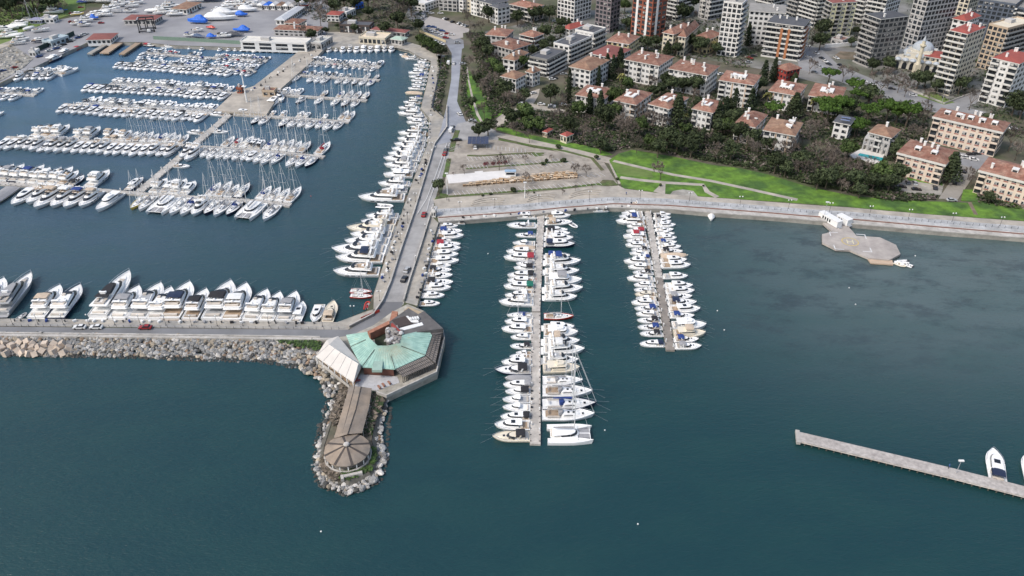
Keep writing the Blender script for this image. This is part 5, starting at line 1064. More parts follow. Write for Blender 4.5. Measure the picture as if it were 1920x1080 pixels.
    for sd in sides:
        if sd == 0: s0, D, W, N = q[0], U, wu, -V
        else: s0, D, W, N = q[0], V, wv, -U
        rz = math.atan2(N.y, N.x)-math.pi/2; nb = max(2, int(round(W/bay)))
        st = style[sd] if len(style) > 1 else style
        if st == 'b' or st == 'B':     # continuous balcony bands
            for i in range(nf):
                zz = i*fh
                if i > 0 or st == 'B':
                    c_ = s0+D*W/2+up*zz; k = (.0 if st == 'b' else .25)
                    mk('balcony', UB[bal], o, c_, rz, (W+(.8 if sd == 0 else .0), 1., 1.))
            for i in range(nf):
                for j in range(nb):
                    c_ = s0+D*W*(j+.5)/nb+up*(i*fh+fh*.52); cnt += 1
                    if cnt <= 100: mk('window', random.choice(UDs), o, c_, rz, (W/nb*.9, 1, fh*.62))
                    else: extra.join(unit_win(0), Matrix.Translation(c_) @ Matrix.Rotation(rz, 4, 'Z') @ Matrix.Diagonal((W/nb*.9, 1, fh*.62, 1)))
            if accent:
                for t in ((.36, .56) if accent is ORN else (.5,)):
                    mb = MB(); c_ = s0+D*W*t+N*.7+up*(H/2-fh*.3); mb.box(c_, (1.6, 1.3, H-fh), rz=rz); mk('panel', mb.mesh('panel', accent), o)
        else:
            for i in range(nf):
                for j in range(nb):
                    c_ = s0+D*W*(j+.5)/nb+up*(i*fh+fh*.53); isb = (st == 'v' and (j == 0 or j == nb-1) and nb > 2) or (st == 'm' and j % bstep == 1)
                    ww = W/nb*(.85 if isb else (.6 if st != 'G' else .72)); wh = fh*(.66 if isb else (.52 if st != 'G' else .68)); cnt += 1
                    if cnt <= 100: mk('window', random.choice(UDs if (isb or st in 'gG') else UWs), o, c_, rz, (ww, 1, wh))
                    else: extra.join(unit_win(0), Matrix.Translation(c_) @ Matrix.Rotation(rz, 4, 'Z') @ Matrix.Diagonal((ww, 1, wh, 1)))
                    if isb and i > 0: mk('balcony', UB[bal], o, s0+D*W*(j+.5)/nb+up*(i*fh+.05), rz, (W/nb*.96, 1, 1))
            if wall is WB and sd == 0:
                for i in range(nf):
                    for j in range(1, nb-1):
                        mk('spandrel', SPM, o, s0+D*W*(j+.5)/nb+up*(i*fh+fh*.17), rz, (W/nb*.6, 1, .5))
            if accent:
                for j in range(1, nb):
                    if j % 2: mb = MB(); c_ = s0+D*W*j/nb+N*.06+up*(H/2); mb.box(c_, (2.0 if wall is BRK else .8, .5 if wall is BRK else .12, H-.6), rz=rz); mk('pilaster', mb.mesh('pil', accent), o)
    if extra.v: mk('far_windows', extra.mesh('far_windows', [DARKM, WIN]), o)['kind'] = 'stuff'
    return o
PIL = mat('stone_pilaster', (.50, .38, .28), .9, .15)
V = building
V('white apartment block with orange roof and glazed penthouse, left of the two largest villas', 'apartment block', (1168.4, 111.7), (1236.7, 123.7), (1267, 106), 13, WW, chim=6, dorm=0, sk=3, style='mg', bay=2.8)
V('white apartment block with orange roof and maroon roof patch, right of its twin', 'apartment block', (1251, 129), (1327.5, 142), (1352, 124), 13, WW, chim=6, sk=3, style='mg', bay=2.8)
V('white apartment block with tan stripes and a white roof awning, beside tall cypresses', 'apartment block', (1345.8, 151), (1414, 160), (1432, 141.5), 14, WW, chim=4, style='vg', accent=PIL, attic=True)
V('white villa with a pale blue roof dormer of six windows', 'villa', (1439.7, 170.4), (1496.8, 180), (1515.6, 158.7), 10, WW, rm=TILE, chim=3, style='vg', accent=PIL, attic=True, name='villa', bay=2.7)
V('white villa with blue-lined roof terraces beside the umbrella pines', 'villa', (1514.8, 179), (1576.6, 188.4), (1588.4, 164), 9, WW, chim=3, style='vg', attic=True, name='villa', bay=2.7)
V('cream and orange villa half hidden by dark cypresses, above the grove', 'villa', (1376, 231), (1417, 239.3), (1441.3, 215), 10, WW, chim=3, style='vg', accent=PIL, sk=2, name='villa', bay=2.7)
V('villa with arched dark dormers in its orange roof, nearest the grove', 'villa', (1428.8, 246), (1492, 255), (1514, 231.5), 10, WW, rm=TILE2, chim=3, style='vg', accent=PIL, dorm=2, name='villa', bay=2.7)
V('villa with a flat white canopy on its orange roof behind two cypresses', 'villa', (1077, 178.5), (1133, 187), (1157, 167), 10, WW, chim=3, style='vg', attic=True, name='villa', bay=2.7)
V('white villa with a glass roof box and tan corner, left of the palm', 'villa', (1150, 188), (1193.7, 197), (1224, 174), 10, WW, chim=2, style='vg', attic=True, name='villa', accent=PIL)
V('villa with a pink-edged roof and white penthouse windows behind the big conifer', 'villa', (1212.7, 195.4), (1255.7, 205), (1296.5, 184), 11, WW, chim=3, style='vg', attic=True, name='villa', bay=2.7)
V('pink-tiled villa with a cream awning, right of the big conifer', 'villa', (1297, 203), (1337, 212), (1358, 192), 10, WW, chim=3, style='vg', attic=True, name='villa', bay=2.7)
V('white house with red stripes under an orange mossy roof', 'house', (1071, 122), (1108, 133), (1130, 110), 12, WW, rm=TILE2, chim=2, style='g', name='house', accent=None)
V('house with a maroon roof between the white terrace block and the cypresses', 'house', (1112, 97), (1150, 109.5), (1171, 90), 10, WLG, rm=TILEM, chim=2, style='g', name='house')
V('cream yellow house with an orange roof below the red panelled tower', 'house', (1136, 76), (1180, 83), (1200, 67.6), 12, WY, rm=TILE, chim=2, style='g', name='house')
V('cream house with a red hipped roof, left of the gabled one', 'house', (1241, 60.5), (1264, 65), (1298, 49), 14, WC_, rm=TILE, chim=2, style='g', name='house')
V('cream gabled house with a steep red roof in front of the grove of conifers', 'house', (1270, 68), (1287, 70), (1316, 48), 13, WC_, rm=TILE, chim=1, style='g', name='house', rh=4)
V('yellow house with a red roof left of the white grid tower', 'house', (1303, 67.6), (1329.6, 74.6), (1349, 62), 10, WY, chim=2, style='g', name='house')
V('bright red painted villa with an orange roof behind a conical tree', 'villa', (1453.8, 123.5), (1476, 133.6), (1500, 126), 9, WR, rm=TILE, chim=1, style='g', name='villa', bay=2.7)
HS = V('white house with solar panels on its dark roof beneath the pines', 'house', (1561.8, 228), (1595, 234.6), (1606, 221), 9, WW, rm=SLATE, chim=0, style='g', name='house', rh=1.6)
V('grey villa with a brown roof above the swimming pool', 'villa', (1626.6, 248), (1672.5, 259), (1692, 243.5), 10, WLG, rm=TILE2, chim=1, style='m', name='villa', bal='w')
V('long beige block with white roof dormers, highest of the three beige blocks', 'apartment block', (1748.4, 218), (1881.6, 248), (1895.6, 230), 13.5, WB, chim=7, style='vg', dorm=5, bal='b', bay=3.3)
V('beige block with white gabled dormers behind the spreading cedar', 'apartment block', (1680, 286.6), (1774, 309), (1802, 283.8), 11, WB, chim=4, style='vg', dorm=2, bal='b', bay=3.3)
V('beige block with a white terrace canopy at the right edge of the town', 'apartment block', (1833.8, 319.4), (1960, 350), (1978, 324), 11.5, WB, chim=4, style='vg', dorm=1, bal='b', bay=3.3)
V('white eight-storey tower with a red roof at the right edge', 'apartment tower', (1860, 108), (1911.7, 120), (1948, 104), 0, WW, base=(1834, 190, 108), rm=TILER, roof='hip', style='vg', chim=3, rh=1.2, over=.1, name='apartment_tower', bay=4.5)
V('cream fourteen-storey tower with a red roof and long dark balconies', 'apartment tower', (1778, 57), (1815, 64), (1857.5, 52.5), 0, WC_, base=(1746, 172, 57), rm=TILER, style='bg', chim=4, rh=1.5, over=.1, name='apartment_tower', bay=3.6)
V('tan tower with dark top floors behind the cream tower', 'apartment tower', (1856, 46), (1890, 55), (1935, 40), 0, WT, base=(1830, 125, 46), roof='flat', rm=WC_, style='Gb', chim=0, name='apartment_tower', bal='g')
V('dark grey tower with wrapped balconies and a slate roof', 'apartment tower', (1625, 25), (1652, 36), (1700, 28), 0, WG, base=(1603, 115, 25), rm=SLATE, style='BG', chim=2, rh=1.2, over=.2, name='apartment_tower', bal='g')
V('tall pale grey tower with dark blue windows behind the mosque', 'apartment tower', (1722, -22), (1745, -15), (1797, -26), 0, WLG, base=(1717, 104, -15), roof='flat', rm=FLATR, style='GG', chim=0, name='apartment_tower')
V('pale yellow tower with a brown roof and grey side balconies', 'apartment tower', (1546, 0), (1561, 5.6), (1612, 5), 0, WYG, base=(1555.7, 70, 5.6), rm=TILEM, style='bm', chim=3, rh=1, over=.2, name='apartment_tower', bal='g', bstep=2)
V('blank white tower with dark stacked balconies left of the yellow one', 'apartment tower', (1512, -18), (1537, -8), (1560, -14), 0, WW, base=(1528, 52, -8), roof='flat', rm=FLATR, style='Bb', chim=0, name='apartment_tower')
V('nine-storey block with orange panels and dark glass bands', 'apartment block', (1438, 41), (1508, 50), (1521, 36.6), 0, WG, base=(1495, 115, 50), rm=SLATE, style='BB', chim=3, rh=1.2, over=.2, name='apartment_block', accent=ORN)
V('white and mauve block with a grey roof behind the orange panelled one', 'apartment block', (1404, 22), (1474, 25), (1482, 10), 0, WW, base=(1412, 85, 22), rm=FLATR, style='g', chim=2, rh=.8, name='apartment_block')
V('slender white gridded tower with all-round dark glazing', 'apartment tower', (1356, 5), (1392, 8.4), (1406, 1), 0, WW, base=(1382, 108, 8.4), roof='flat', rm=FLATR, style='GB', chim=0, name='apartment_tower', bay=3.2)
V('pinkish tower with staggered white balconies left of the gridded tower', 'apartment tower', (1316, -25), (1334, -20), (1364, -26), 0, WLG, base=(1331, 38, -20), roof='flat', rm=FLATR, style='mb', chim=0, name='apartment_tower', bstep=2)
V('white tower with curved white balconies beside the red panelled tower', 'apartment tower', (1248, -18), (1272, -12), (1296, -20), 0, WW, base=(1263, 39, -12), roof='flat', rm=FLATR, style='bb', chim=0, name='apartment_tower')
V('tall tower with red brick panels between white vertical fins', 'apartment tower', (1194, -50), (1229, -40), (1254, -46), 0, BRK, base=(1218, 77, -40), roof='flat', rm=FLATR, style='GG', chim=0, name='apartment_tower', accent=WHITE, bay=4.4, fl=3.2)
V('mauve grey tower between the white grid tower and the red panelled one', 'apartment tower', (1119, -40), (1149, -35), (1168, -40), 0, WM, base=(1143, 62, -35), roof='flat', rm=FLATR, style='GG', chim=0, name='apartment_tower')
V('white tower with square windows at the top centre of the picture', 'apartment tower', (1045, -40), (1079, -34), (1114, -42), 0, WW, base=(1075, 42, -34), roof='flat', rm=FLATR, style='GG', chim=0, name='apartment_tower')
V('near grey section of the stepped terrace block with a dark roof', 'apartment block', (992, 108), (1026, 114), (1064, 97), 0, WG, base=(1019, 146, 114), roof='flat', rm=SLATE, style='bB', chim=1, bal='w')
V('middle white section of the stepped terrace block with a dark roof', 'apartment block', (1038.8, 81.6), (1067, 88), (1107.7, 69), 0, WW, base=(1064, 120, 88), roof='flat', rm=SLATE, style='gB', chim=1, bal='w')
V('far white section of the stepped terrace block', 'apartment block', (1081, 56), (1113, 64), (1131, 53), 0, WW, base=(1112, 93, 64), roof='flat', rm=SLATE, style='gB', chim=1, bal='w')
V('white twin villa with brown hipped roofs at the edge of the park, near wing', 'villa', (938, 142), (968, 149), (987, 138), 8.5, WW, rm=TILE2, chim=1, style='g', name='villa', bay=2.7)
V('white twin villa with brown hipped roofs at the edge of the park, far wing', 'villa', (984, 134), (999, 138), (1016, 131.6), 8.5, WW, rm=TILE2, chim=1, style='m', name='villa', bay=2.7)
V('low house with a wide bright red roof and white roof box', 'house', (925, 80), (961, 94), (991, 80), 7, WLG, rm=TILE, chim=3, style='g', name='house')
V('low white house with a faded red roof left of the stepped block', 'house', (940, 110), (965.6, 114), (994, 98.5), 7, WW, rm=TILE2, chim=2, style='g', name='house')
V('house with a pale ridge line on its orange roof beside the harbour trees', 'house', (909, 65.5), (950, 69), (965.6, 56), 7, WLG, rm=TILE, chim=3, style='g', name='house')
V('house with white and red bands under a red roof', 'house', (977, 63), (1001, 70.4), (1016, 62), 9, BRK, rm=TILE, chim=2, style='B', name='house')
V('three-storey house with an orange roof and white balconies near the top edge', 'house', (962, 5.6), (996.5, 17), (1015, 8.4), 10, WLG, rm=TILE, chim=3, style='bg', name='house')
V('small house with a red roof below the white square-windowed tower', 'house', (1055, 51), (1068, 56), (1094, 46.5), 8, WW, rm=TILER, chim=2, style='g', name='house')
V('white apartment house with a slate roof at the top, nearer wing', 'apartment block', (918, 10), (933, 16), (957, 10.6), 12, WW, rm=SLATE, chim=0, style='g', rh=1.5)
V('white apartment house with a slate roof at the top, longer wing', 'apartment block', (897, -6), (922, 8), (942, -2), 12, WW, rm=SLATE, chim=1, style='m', rh=1.5)
V('cream rounded apartment house beside the slate-roofed one', 'apartment block', (876, -6), (888, -3), (900, -8), 11, WC_, roof='flat', rm=FLATR, chim=0, style='g')
V('white narrow apartment house left of the cream one', 'apartment block', (857, -8), (868, -4), (878, -9), 11, WW, roof='flat', rm=FLATR, chim=0, style='g')
V('white office building with green glass at the top edge', 'office building', (822, -8), (856, -5), (868, -13), 11, WLG, roof='flat', rm=FLATR, chim=0, style='G', name='office_building')
V('low white flat-roofed hall by the entrance of the car park', 'hall', (780, 4), (797, 9), (820, -5), 5, WW, roof='flat', rm=mat('roof_white', (.62, .62, .60), .8, .08, .3), chim=0, style='g', name='hall')
V('dark blue grey block with framed balconies in the upper right corner', 'apartment block', (1836, 0), (1905, 10), (1925, -6), 0, WBL, base=(1890, 80, 8), roof='flat', rm=FLATR, style='Gb', chim=0, accent=WBL)
V('dark blue grey block running off the right edge at the top', 'apartment block', (1900, 14), (1960, 24), (1985, 8), 0, WBL, base=(1950, 90, 24), roof='flat', rm=FLATR, style='BG', chim=0)
V('white house with a red roof just behind the cream tower', 'house', (1785, 34), (1812, 40), (1838, 29), 22, WW, rm=TILER, chim=3, style='g', name='house')
V('grey tower section left of the blank white tower', 'apartment tower', (1486, -16), (1500, -10), (1516, -14), 0, WLG, base=(1507, 36, -10), roof='flat', rm=FLATR, style='BB', chim=0, name='apartment_tower', bal='g')
V('bluish grey tower right of the pale yellow one', 'apartment tower', (1612, -16), (1626, -12), (1642, -18), 0, WLG, base=(1618, 45, -12), roof='flat', rm=FLATR, style='bb', chim=0, name='apartment_tower')
V('white tower with beige corners behind the dark grey slate-roofed one', 'apartment tower', (1632, -22), (1668, -16), (1700, -24), 0, WW, base=(1660, 66, -16), roof='flat', rm=FLATR, style='bG', chim=0, name='apartment_tower')
V('tower with narrow grey balconies at the very top between the yellow and gridded towers', 'apartment tower', (1420, -20), (1450, -14), (1478, -20), 0, WW, base=(1446, 22, -14), roof='flat', rm=FLATR, style='bb', chim=0, name='apartment_tower')
V('cream tower in the last row behind the pale grey one', 'apartment tower', (1790, -30), (1826, -24), (1850, -30), 0, WC_, base=(1816, 32, -24), roof='flat', rm=FLATR, style='GG', chim=0, name='apartment_tower')
V('tan house with terracotta roof in the last row near the top right', 'house', (1868, -22), (1900, -16), (1925, -24), 10, WC_, style='g', name='house')
V('small white house with a terracotta roof behind the building site', 'house', (1556, 76), (1580, 78), (1604, 76), 3, WLG, roof='flat', rm=mat('rust_flat', (.20, .11, .09), .9), style='g', name='house', chim=0)
V('small kiosk with a bright red roof in the park', 'kiosk', (1048.4, 252), (1062.5, 256.6), (1077.5, 251), 4.2, WC_, rm=TILER, chim=0, style='g', name='kiosk', rh=1.2, over=.4, bay=3)
V('tiny red-roofed shed half hidden in the park trees', 'shed', (1017.5, 246), (1026, 249), (1035, 241), 3, WT, rm=TILER, chim=0, style='g', name='shed', rh=.8, over=.3)
V('small white guard hut at the start of the pier road', 'guard hut', (808, 396), (816, 397), (819, 391), 2.8, WW, roof='flat', rm=WHITE, chim=0, style='g', name='guard_hut', bay=2)
# boatyard and restaurant sheds
V('long white waterfront hall with a row of dark windows beside the mole', 'hall', (454, 76), (574, 83), (582, 74), 5, WW, roof='flat', rm=mat('roof_cream', (.62, .60, .55), .8, .1, .3), chim=0, style='G', name='hall', bay=11)
V('grey flat-roofed office on the root of the mole', 'office building', (584, 80), (602, 83), (616, 70), 4, WLG, roof='flat', rm=mat('roof_pale_grey', (.50, .50, .46), .8, .1), chim=0, style='G', name='office_building')
V('workshop with a red and grey roof behind the white waterfront hall', 'workshop', (510, 56), (596, 59), (608, 50), 4.5, WLG, rm=TILE, chim=3, style='g', name='workshop', rh=2)
V('small workshop with an orange roof behind the red-roofed one', 'workshop', (532, 42), (560, 45), (575, 36), 4.5, WC_, rm=TILE, chim=0, style='g', name='workshop', rh=1.6)
V('small white house with a striped red roof near the slipway lane', 'house', (611, 27), (636, 29), (644, 21), 5, WW, rm=TILER, chim=0, style='g', name='house', rh=1)
V('flat white shed with a blue awning behind the striped red roof', 'shed', (636, 22), (650, 25), (660, 17), 4, WW, roof='flat', rm=mat('roof_white', (.62, .62, .60)), chim=0, style='g', name='shed')
V('open restaurant with white columns and a grey glass roof', 'restaurant', (640, 45), (693, 50), (697, 42), 5, mat('inside_dark', (.08, .06, .055), .8), roof='flat', rm=SLATE, chim=0, style='G', name='restaurant', accent=WHITE)
V('long low pavilion with a rusty roof beside the cream awning', 'pavilion', (696, 54), (760, 62), (768, 56), 3.5, WLG, rm=TILEM, chim=0, style='g', name='pavilion', rh=1)
V('cream awning terrace on the quay at the top of the basin', 'awning', (674, 70), (722, 74), (732, 64), 4, WC_, roof='flat', rm=mat('awning_cream', (.68, .58, .44), .8, .06), chim=0, style='G', name='awning')
V('small pavilion with a pale green roof at the corner of the basin', 'pavilion', (732, 72), (754, 76), (764, 70), 4, WLG, rm=mat('roof_palegreen', (.35, .45, .38), .8), chim=0, style='g', name='pavilion', rh=1.4)
V('red-roofed boathouse behind the boat ramps', 'boathouse', (165, 72), (208, 74), (212, 62), 3.5, WW, rm=TILEM, chim=0, style='g', name='boathouse', rh=1.)
V('maroon-roofed shed in the middle of the boatyard', 'shed', (238, 33), (290, 38), (296, 28), 4, WLG, rm=TILEM, chim=0, style='g', name='shed', rh=1)
V('brown-roofed shed with white walls at the top of the boatyard', 'shed', (325, 14), (350, 18), (366, 4), 4, WW, rm=TILE2, chim=0, style='g', name='shed', rh=1)
V('long grey pitched shed at the right side of the yard basin lot', 'shed', (516, 36), (534, 38), (556, 12), 4, WW, rm=mat('roof_zinc', (.48, .50, .53), .6, .1), chim=0, style='g', name='shed', rh=1.2)
for i in range(6): V(f'white storage tent at the top of the boatyard, {ordw(i+1)} from the left', 'storage tent', (482+i*12, 9+i*.3), (491+i*12, 10+i*.3), (494+i*12, 4+i*.3), 3.6, WW, rm=[WW, TARP, WW, TILE2, WW, WLG][i], chim=0, style='g', name='storage_tent', rh=1.5)
V('blue container shed behind the restaurant gardens', 'shed', (660, 8), (672, 10), (680, 6), 3, TARP, roof='flat', rm=TARP, chim=0, style='g', name='shed')
V('white box office on the west quay', 'shed', (56, 97), (66, 98), (68, 93), 3, WW, roof='flat', rm=WHITE, chim=0, style='g', name='shed')
V('pale blue long shed in the storage corner of the west quay', 'shed', (90, 75), (96, 80), (108, 68), 3, mat('shed_blue', (.40, .48, .52), .8), roof='flat', rm=mat('shed_blue', (.4, .48, .52)), chim=0, style='g', name='shed')
V('white container beside the purple-roofed shed near the park', 'container', (81, 34), (100, 36), (101, 31), 3, WW, roof='flat', rm=WHITE, chim=0, style='g', name='container')
V('grey lavender tunnel shed beside the park path', 'shed', (57, 36), (78, 38), (82, 33), 3, mat('lavender', (.24, .25, .36), .8), rm=mat('lavender', (.24, .25, .36)), chim=0, style='g', name='shed', rh=1.2)
V('small brick lookout house on the mole platform', 'hut', (444, 166), (453, 167), (455, 163), 2.6, BRK, roof='flat', rm=TILEM, chim=0, style='g', name='hut')
V('small brown hut at the right edge of the mole platform', 'hut', (493, 170), (515, 172), (517, 167), 3, WT, roof='flat', rm=TILEM, chim=0, style='g', name='hut')
# villa by the pool: lower terrace with columns
o = thing('loggia', 'two-level columned stone terrace below the brown-roofed villa', 'terrace', G(1635, 285, 2)); o0 = o.location.copy(); mb = MB()
a, b_, c_, d = (Vector((*G(x, y, 5.4).xy, 0))-Vector((o0.x, o0.y, 0)) for x, y in ((1618, 270), (1665, 282), (1672, 270), (1627, 258)))
mb.prism([a, b_, c_, d], 3.1, 3.6); mb.prism([a, b_, c_, d], 6.4, 6.9); mk('floor_slab', mb.mesh('slab', WLG), o)
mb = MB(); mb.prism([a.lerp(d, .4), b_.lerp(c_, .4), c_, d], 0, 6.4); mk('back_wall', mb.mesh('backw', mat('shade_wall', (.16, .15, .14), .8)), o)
for i in range(6): q = a.lerp(b_, (i+.1)/5.2); mb = MB(); mb.box((q.x, q.y, 3.2), (.6, .6, 6.4), rz=-.25); mk('column', mb.mesh('column', WLG), o)
# solar panels
for i in range(6):
    q = G(1581+(i % 3)*5.5+(i//3)*(-2), 221+(i//3)*4.5+(i % 3)*.8, 12.6); mb = MB(); mb.box((0, 0, 0), (1.6, 1., .06), rz=-.25, rx=.12); mk('solar_panel', mb.mesh('sp', mat('solar_cell', (.16, .20, .32), .3)), HS, q+Vector((0, 0, .35))-HS.location)
# ---------------------------------------------------------------- mosque
g = G(1716, 128, 2); o = thing('mosque', 'domed white stone mosque among the towers', 'mosque', g); MS = mat('mosque_stone', (.56, .53, .46), .85, .1, .3); ML = mat('lead_dome', (.40, .44, .48), .6, .12, .5)
rz = R(-28); mb = MB(); M3 = Matrix.Rotation(rz, 3, 'Z'); mb.box(M3 @ Vector((0, 6, 3)), (26, 24, 6), rz=rz); mb.box(M3 @ Vector((1, 8, 7.5)), (17, 17, 4), rz=rz); mb.box(M3 @ Vector((1, 8, 10)), (12, 12, 1.6), rz=rz); mk('prayer_hall', mb.mesh('hall', MS), o)
def dome(c_, r, part='dome', m=ML):
    mb = MB(); rg = []
    for i in range(7): t = math.pi/2*i/6.3; rg.append([(c_[0]+r*math.cos(t)*math.cos(6.2832*j/16), c_[1]+r*math.cos(t)*math.sin(6.2832*j/16), c_[2]+r*.75*math.sin(t)) for j in range(16)])
    mb.ring(rg); mk(part, mb.mesh('dome', m), o)
dome(M3 @ Vector((1, 8, 10.6)), 6.4)
M3 = Matrix.Rotation(rz, 3, 'Z')
for x, y in ((-6, 2), (8, 2), (-6, 15), (8, 15), (1, 0), (-7, 8), (9, 8)): p = M3 @ Vector((x, y, 0)); dome((p.x, p.y, 7.4), 3.0, 'small_dome')
for i in range(6): p = M3 @ Vector((-11+i*4.4, -6, 0)); dome((p.x, p.y, 5.9), 2.0, 'small_dome')
for i in range(6):
    p = M3 @ Vector((-11+i*4.4, -6.25, 0)); mb = MB(); 
    ar = [(-1.3, 0.4), (1.3, .4), (1.3, 3.4), (.8, 4.4), (0, 4.8), (-.8, 4.4), (-1.3, 3.4)]; v = [Vector((x, y_, z_)) for y_ in (-.06, .3) for x, z_ in ar]; v = [M3 @ q+p for q in v]
    mb.add(v, [tuple(range(7))]+[(j, 7+j, 7+(j+1) % 7, (j+1) % 7) for j in range(7)]); mk('arch_window', mb.mesh('arch', GLASS), o)
p = M3 @ Vector((8, -7.5, 0)); g2 = G(1716, 138, 2); H_ = HT((1716, 138), 66)
o = thing('minaret', 'slender cream stone minaret rising beside the mosque dome', 'minaret', g2); mb = MB(); SM = mat('minaret_stone', (.60, .55, .43), .85, .1, .4)
mb.box((0, 0, 3), (3.4, 3.4, 6)); mb.ring([[(r_*math.cos(6.2832*j/10), r_*math.sin(6.2832*j/10), z_) for j in range(10)] for r_, z_ in ((1.7, 6), (1.15, 8), (1.1, H_*.72))]); mk('shaft', mb.mesh('shaft', SM), o)
mb = MB(); mb.ring([[(r_*math.cos(6.2832*j/10), r_*math.sin(6.2832*j/10), z_) for j in range(10)] for r_, z_ in ((1.2, H_*.69), (1.9, H_*.73), (1.9, H_*.76), (1.0, H_*.76), (.95, H_*.86))]); mk('balcony', mb.mesh('mbal', SM), o)
mb = MB(); mb.ring([[(r_*math.cos(6.2832*j/10), r_*math.sin(6.2832*j/10), z_) for j in range(10)] for r_, z_ in ((1.15, H_*.86), (.03, H_))]); mk('spire', mb.mesh('spire', ML), o)
V('plain stone annex with a red roof behind the mosque', 'house', (1733, 104), (1768, 111), (1775, 98), 9, WC_, rm=TILER, chim=0, style='g', name='house', rh=1)
# helipad containers
for c_, ln, a, lab in (((1555.5, 416.5), 10.5, -63, 'longer white office container with dark side windows by the helipad'), ((1581.5, 417.5), 6., -62, 'shorter white office container by the helipad')):
    g = G(*c_, 1.35); o = thing('office_container', lab, 'container', g, R(a)); mk('body', MB().box((0, 0, 1.45), (ln, 3.0, 2.6)).box((0, 0, .1), (ln-.6, 2.6, .2), mi=1).mesh('container_body', [WHITE, DARKM]), o)
    mk('roof', MB().box((0, 0, 2.82), (ln+.15, 3.15, .12)).mesh('container_roof', WHITE), o)
    for k in range(4 if ln > 8 else 2): mk('window', MB().box((-ln*.25+k*1.25, -1.52, 1.6), (.7, .08, 1.3)).mesh('cwin', GLASS), o)
    mk('step', MB().box((ln/2+.5, 0, .2), (1., 1.6, .35)).mesh('cstep', METAL), o)
# ---------------------------------------------------------------- trees
random.seed(77)
def leafm(n, a, b, r=.3): return mat(n, a, .95, .35, .6, spec=.15, rnd=r, col2=b)
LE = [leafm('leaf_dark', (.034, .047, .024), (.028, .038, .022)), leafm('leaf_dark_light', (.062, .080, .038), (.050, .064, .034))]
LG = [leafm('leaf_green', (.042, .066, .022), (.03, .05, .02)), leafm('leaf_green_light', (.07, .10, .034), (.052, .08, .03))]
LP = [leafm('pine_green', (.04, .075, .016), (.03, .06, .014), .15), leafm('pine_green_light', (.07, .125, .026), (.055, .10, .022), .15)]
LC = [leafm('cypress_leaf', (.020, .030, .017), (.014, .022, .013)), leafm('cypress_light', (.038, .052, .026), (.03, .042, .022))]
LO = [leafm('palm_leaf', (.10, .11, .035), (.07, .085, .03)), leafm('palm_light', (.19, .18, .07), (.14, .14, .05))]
TW = [leafm('bare_twig', (.125, .102, .088), (.10, .086, .078), .25), leafm('bare_twig_light', (.20, .17, .148), (.155, .135, .122), .25)]
BK = mat('bark', (.10, .08, .06), .95, .25, 1.5)
def leaves(mb, c, rad, n, s, flat=1., shell=.55):
    for _ in range(n):
        while True:
            p = Vector((random.uniform(-1, 1), random.uniform(-1, 1), random.uniform(-1, 1)))
            if shell < p.length < 1: break
        q = c+Vector((p.x*rad.x, p.y*rad.y, p.z*rad.z)); nn = (p+Vector((random.uniform(-.6, .6), random.uniform(-.6, .6), random.uniform(-.2, .8)))).normalized()
        u = nn.orthogonal().normalized(); u.rotate(Matrix.Rotation(random.random()*6.28, 3, nn)); v = nn.cross(u); k = s*random.uniform(.6, 1.3)
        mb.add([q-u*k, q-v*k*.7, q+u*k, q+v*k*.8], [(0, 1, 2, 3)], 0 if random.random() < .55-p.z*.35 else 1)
def lobes(R_, H0, H1, n, ls, nl, s, spread=.72):
    mb = MB(); zc = (H0+H1)/2; hz = (H1-H0)/2
    for i in range(n):
        a = 6.2832*i/n*1.618*3+random.uniform(-.4, .4); rr = R_*spread*math.sqrt((i+.5)/n); z = zc+hz*random.uniform(-.5, .6)*(1-rr/R_*.6)
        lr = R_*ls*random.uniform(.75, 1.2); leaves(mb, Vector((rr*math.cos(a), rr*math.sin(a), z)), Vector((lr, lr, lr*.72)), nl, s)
    return mb
def trunk(h, r, br, R_):
    mb = MB(); p = Vector((0, 0, -.3)); q = Vector((random.uniform(-.3, .3), random.uniform(-.3, .3), h*.6)); mb.tube(p, q, r, r*.7, 6)
    for i in range(br):
        a = 6.2832*i/br+random.random(); e = q+Vector((math.cos(a)*R_*.55, math.sin(a)*R_*.55, h*random.uniform(.2, .45))); mb.tube(q-Vector((0, 0, h*.1*random.random())), e, r*.5, r*.15, 4)
    return mb
def bare(h, R_, den=1.):
    tk = MB(); tw = MB()
    def grow(p, d, L, r, lv):
        q = p+d*L
        (tk if lv < 2 else tw).tube(p, q, r, r*.6, 4 if lv < 2 else 3, 0 if lv < 2 else random.randrange(2))
        if lv >= 4:
            for _ in range(int(6*den)):
                e = (d+Vector((random.uniform(-1, 1), random.uniform(-1, 1), random.uniform(-.3, .9)))*.8).normalized(); s = L*random.uniform(.6, 1.3)
                w_ = e.orthogonal().normalized()*.075; pp = p.lerp(q, random.random()); tw.add([pp-w_, pp+w_, pp+e*s], [(0, 1, 2)], random.randrange(2))
            return
        for k in range([4, 3, 3, 3][lv] if lv else 5):
            a = random.random()*6.283; t = random.uniform(.45, .95) if lv < 2 else random.uniform(.5, .9)
            o_ = d.orthogonal().normalized(); o_.rotate(Matrix.Rotation(a, 3, d)); e = (d*math.cos(t)+o_*math.sin(t)); e.z += .12; e.normalize()
            grow(q if k else q, e, L*random.uniform(.62, .82), r*.55, lv+1)
    grow(Vector((0, 0, -.3)), Vector((0, 0, 1)), h*.28, h*.022, 0)
    # normalise spread
    mx = max(math.hypot(x, y) for x, y, z in tw.v)*.92; mz = max(z for x, y, z in tw.v)
    f = lambda V: [(x*R_/mx, y*R_/mx, z*h/mz) for x, y, z in V]
    tk.v = f(tk.v); tw.v = f(tw.v); return tk, tw
TT = {}
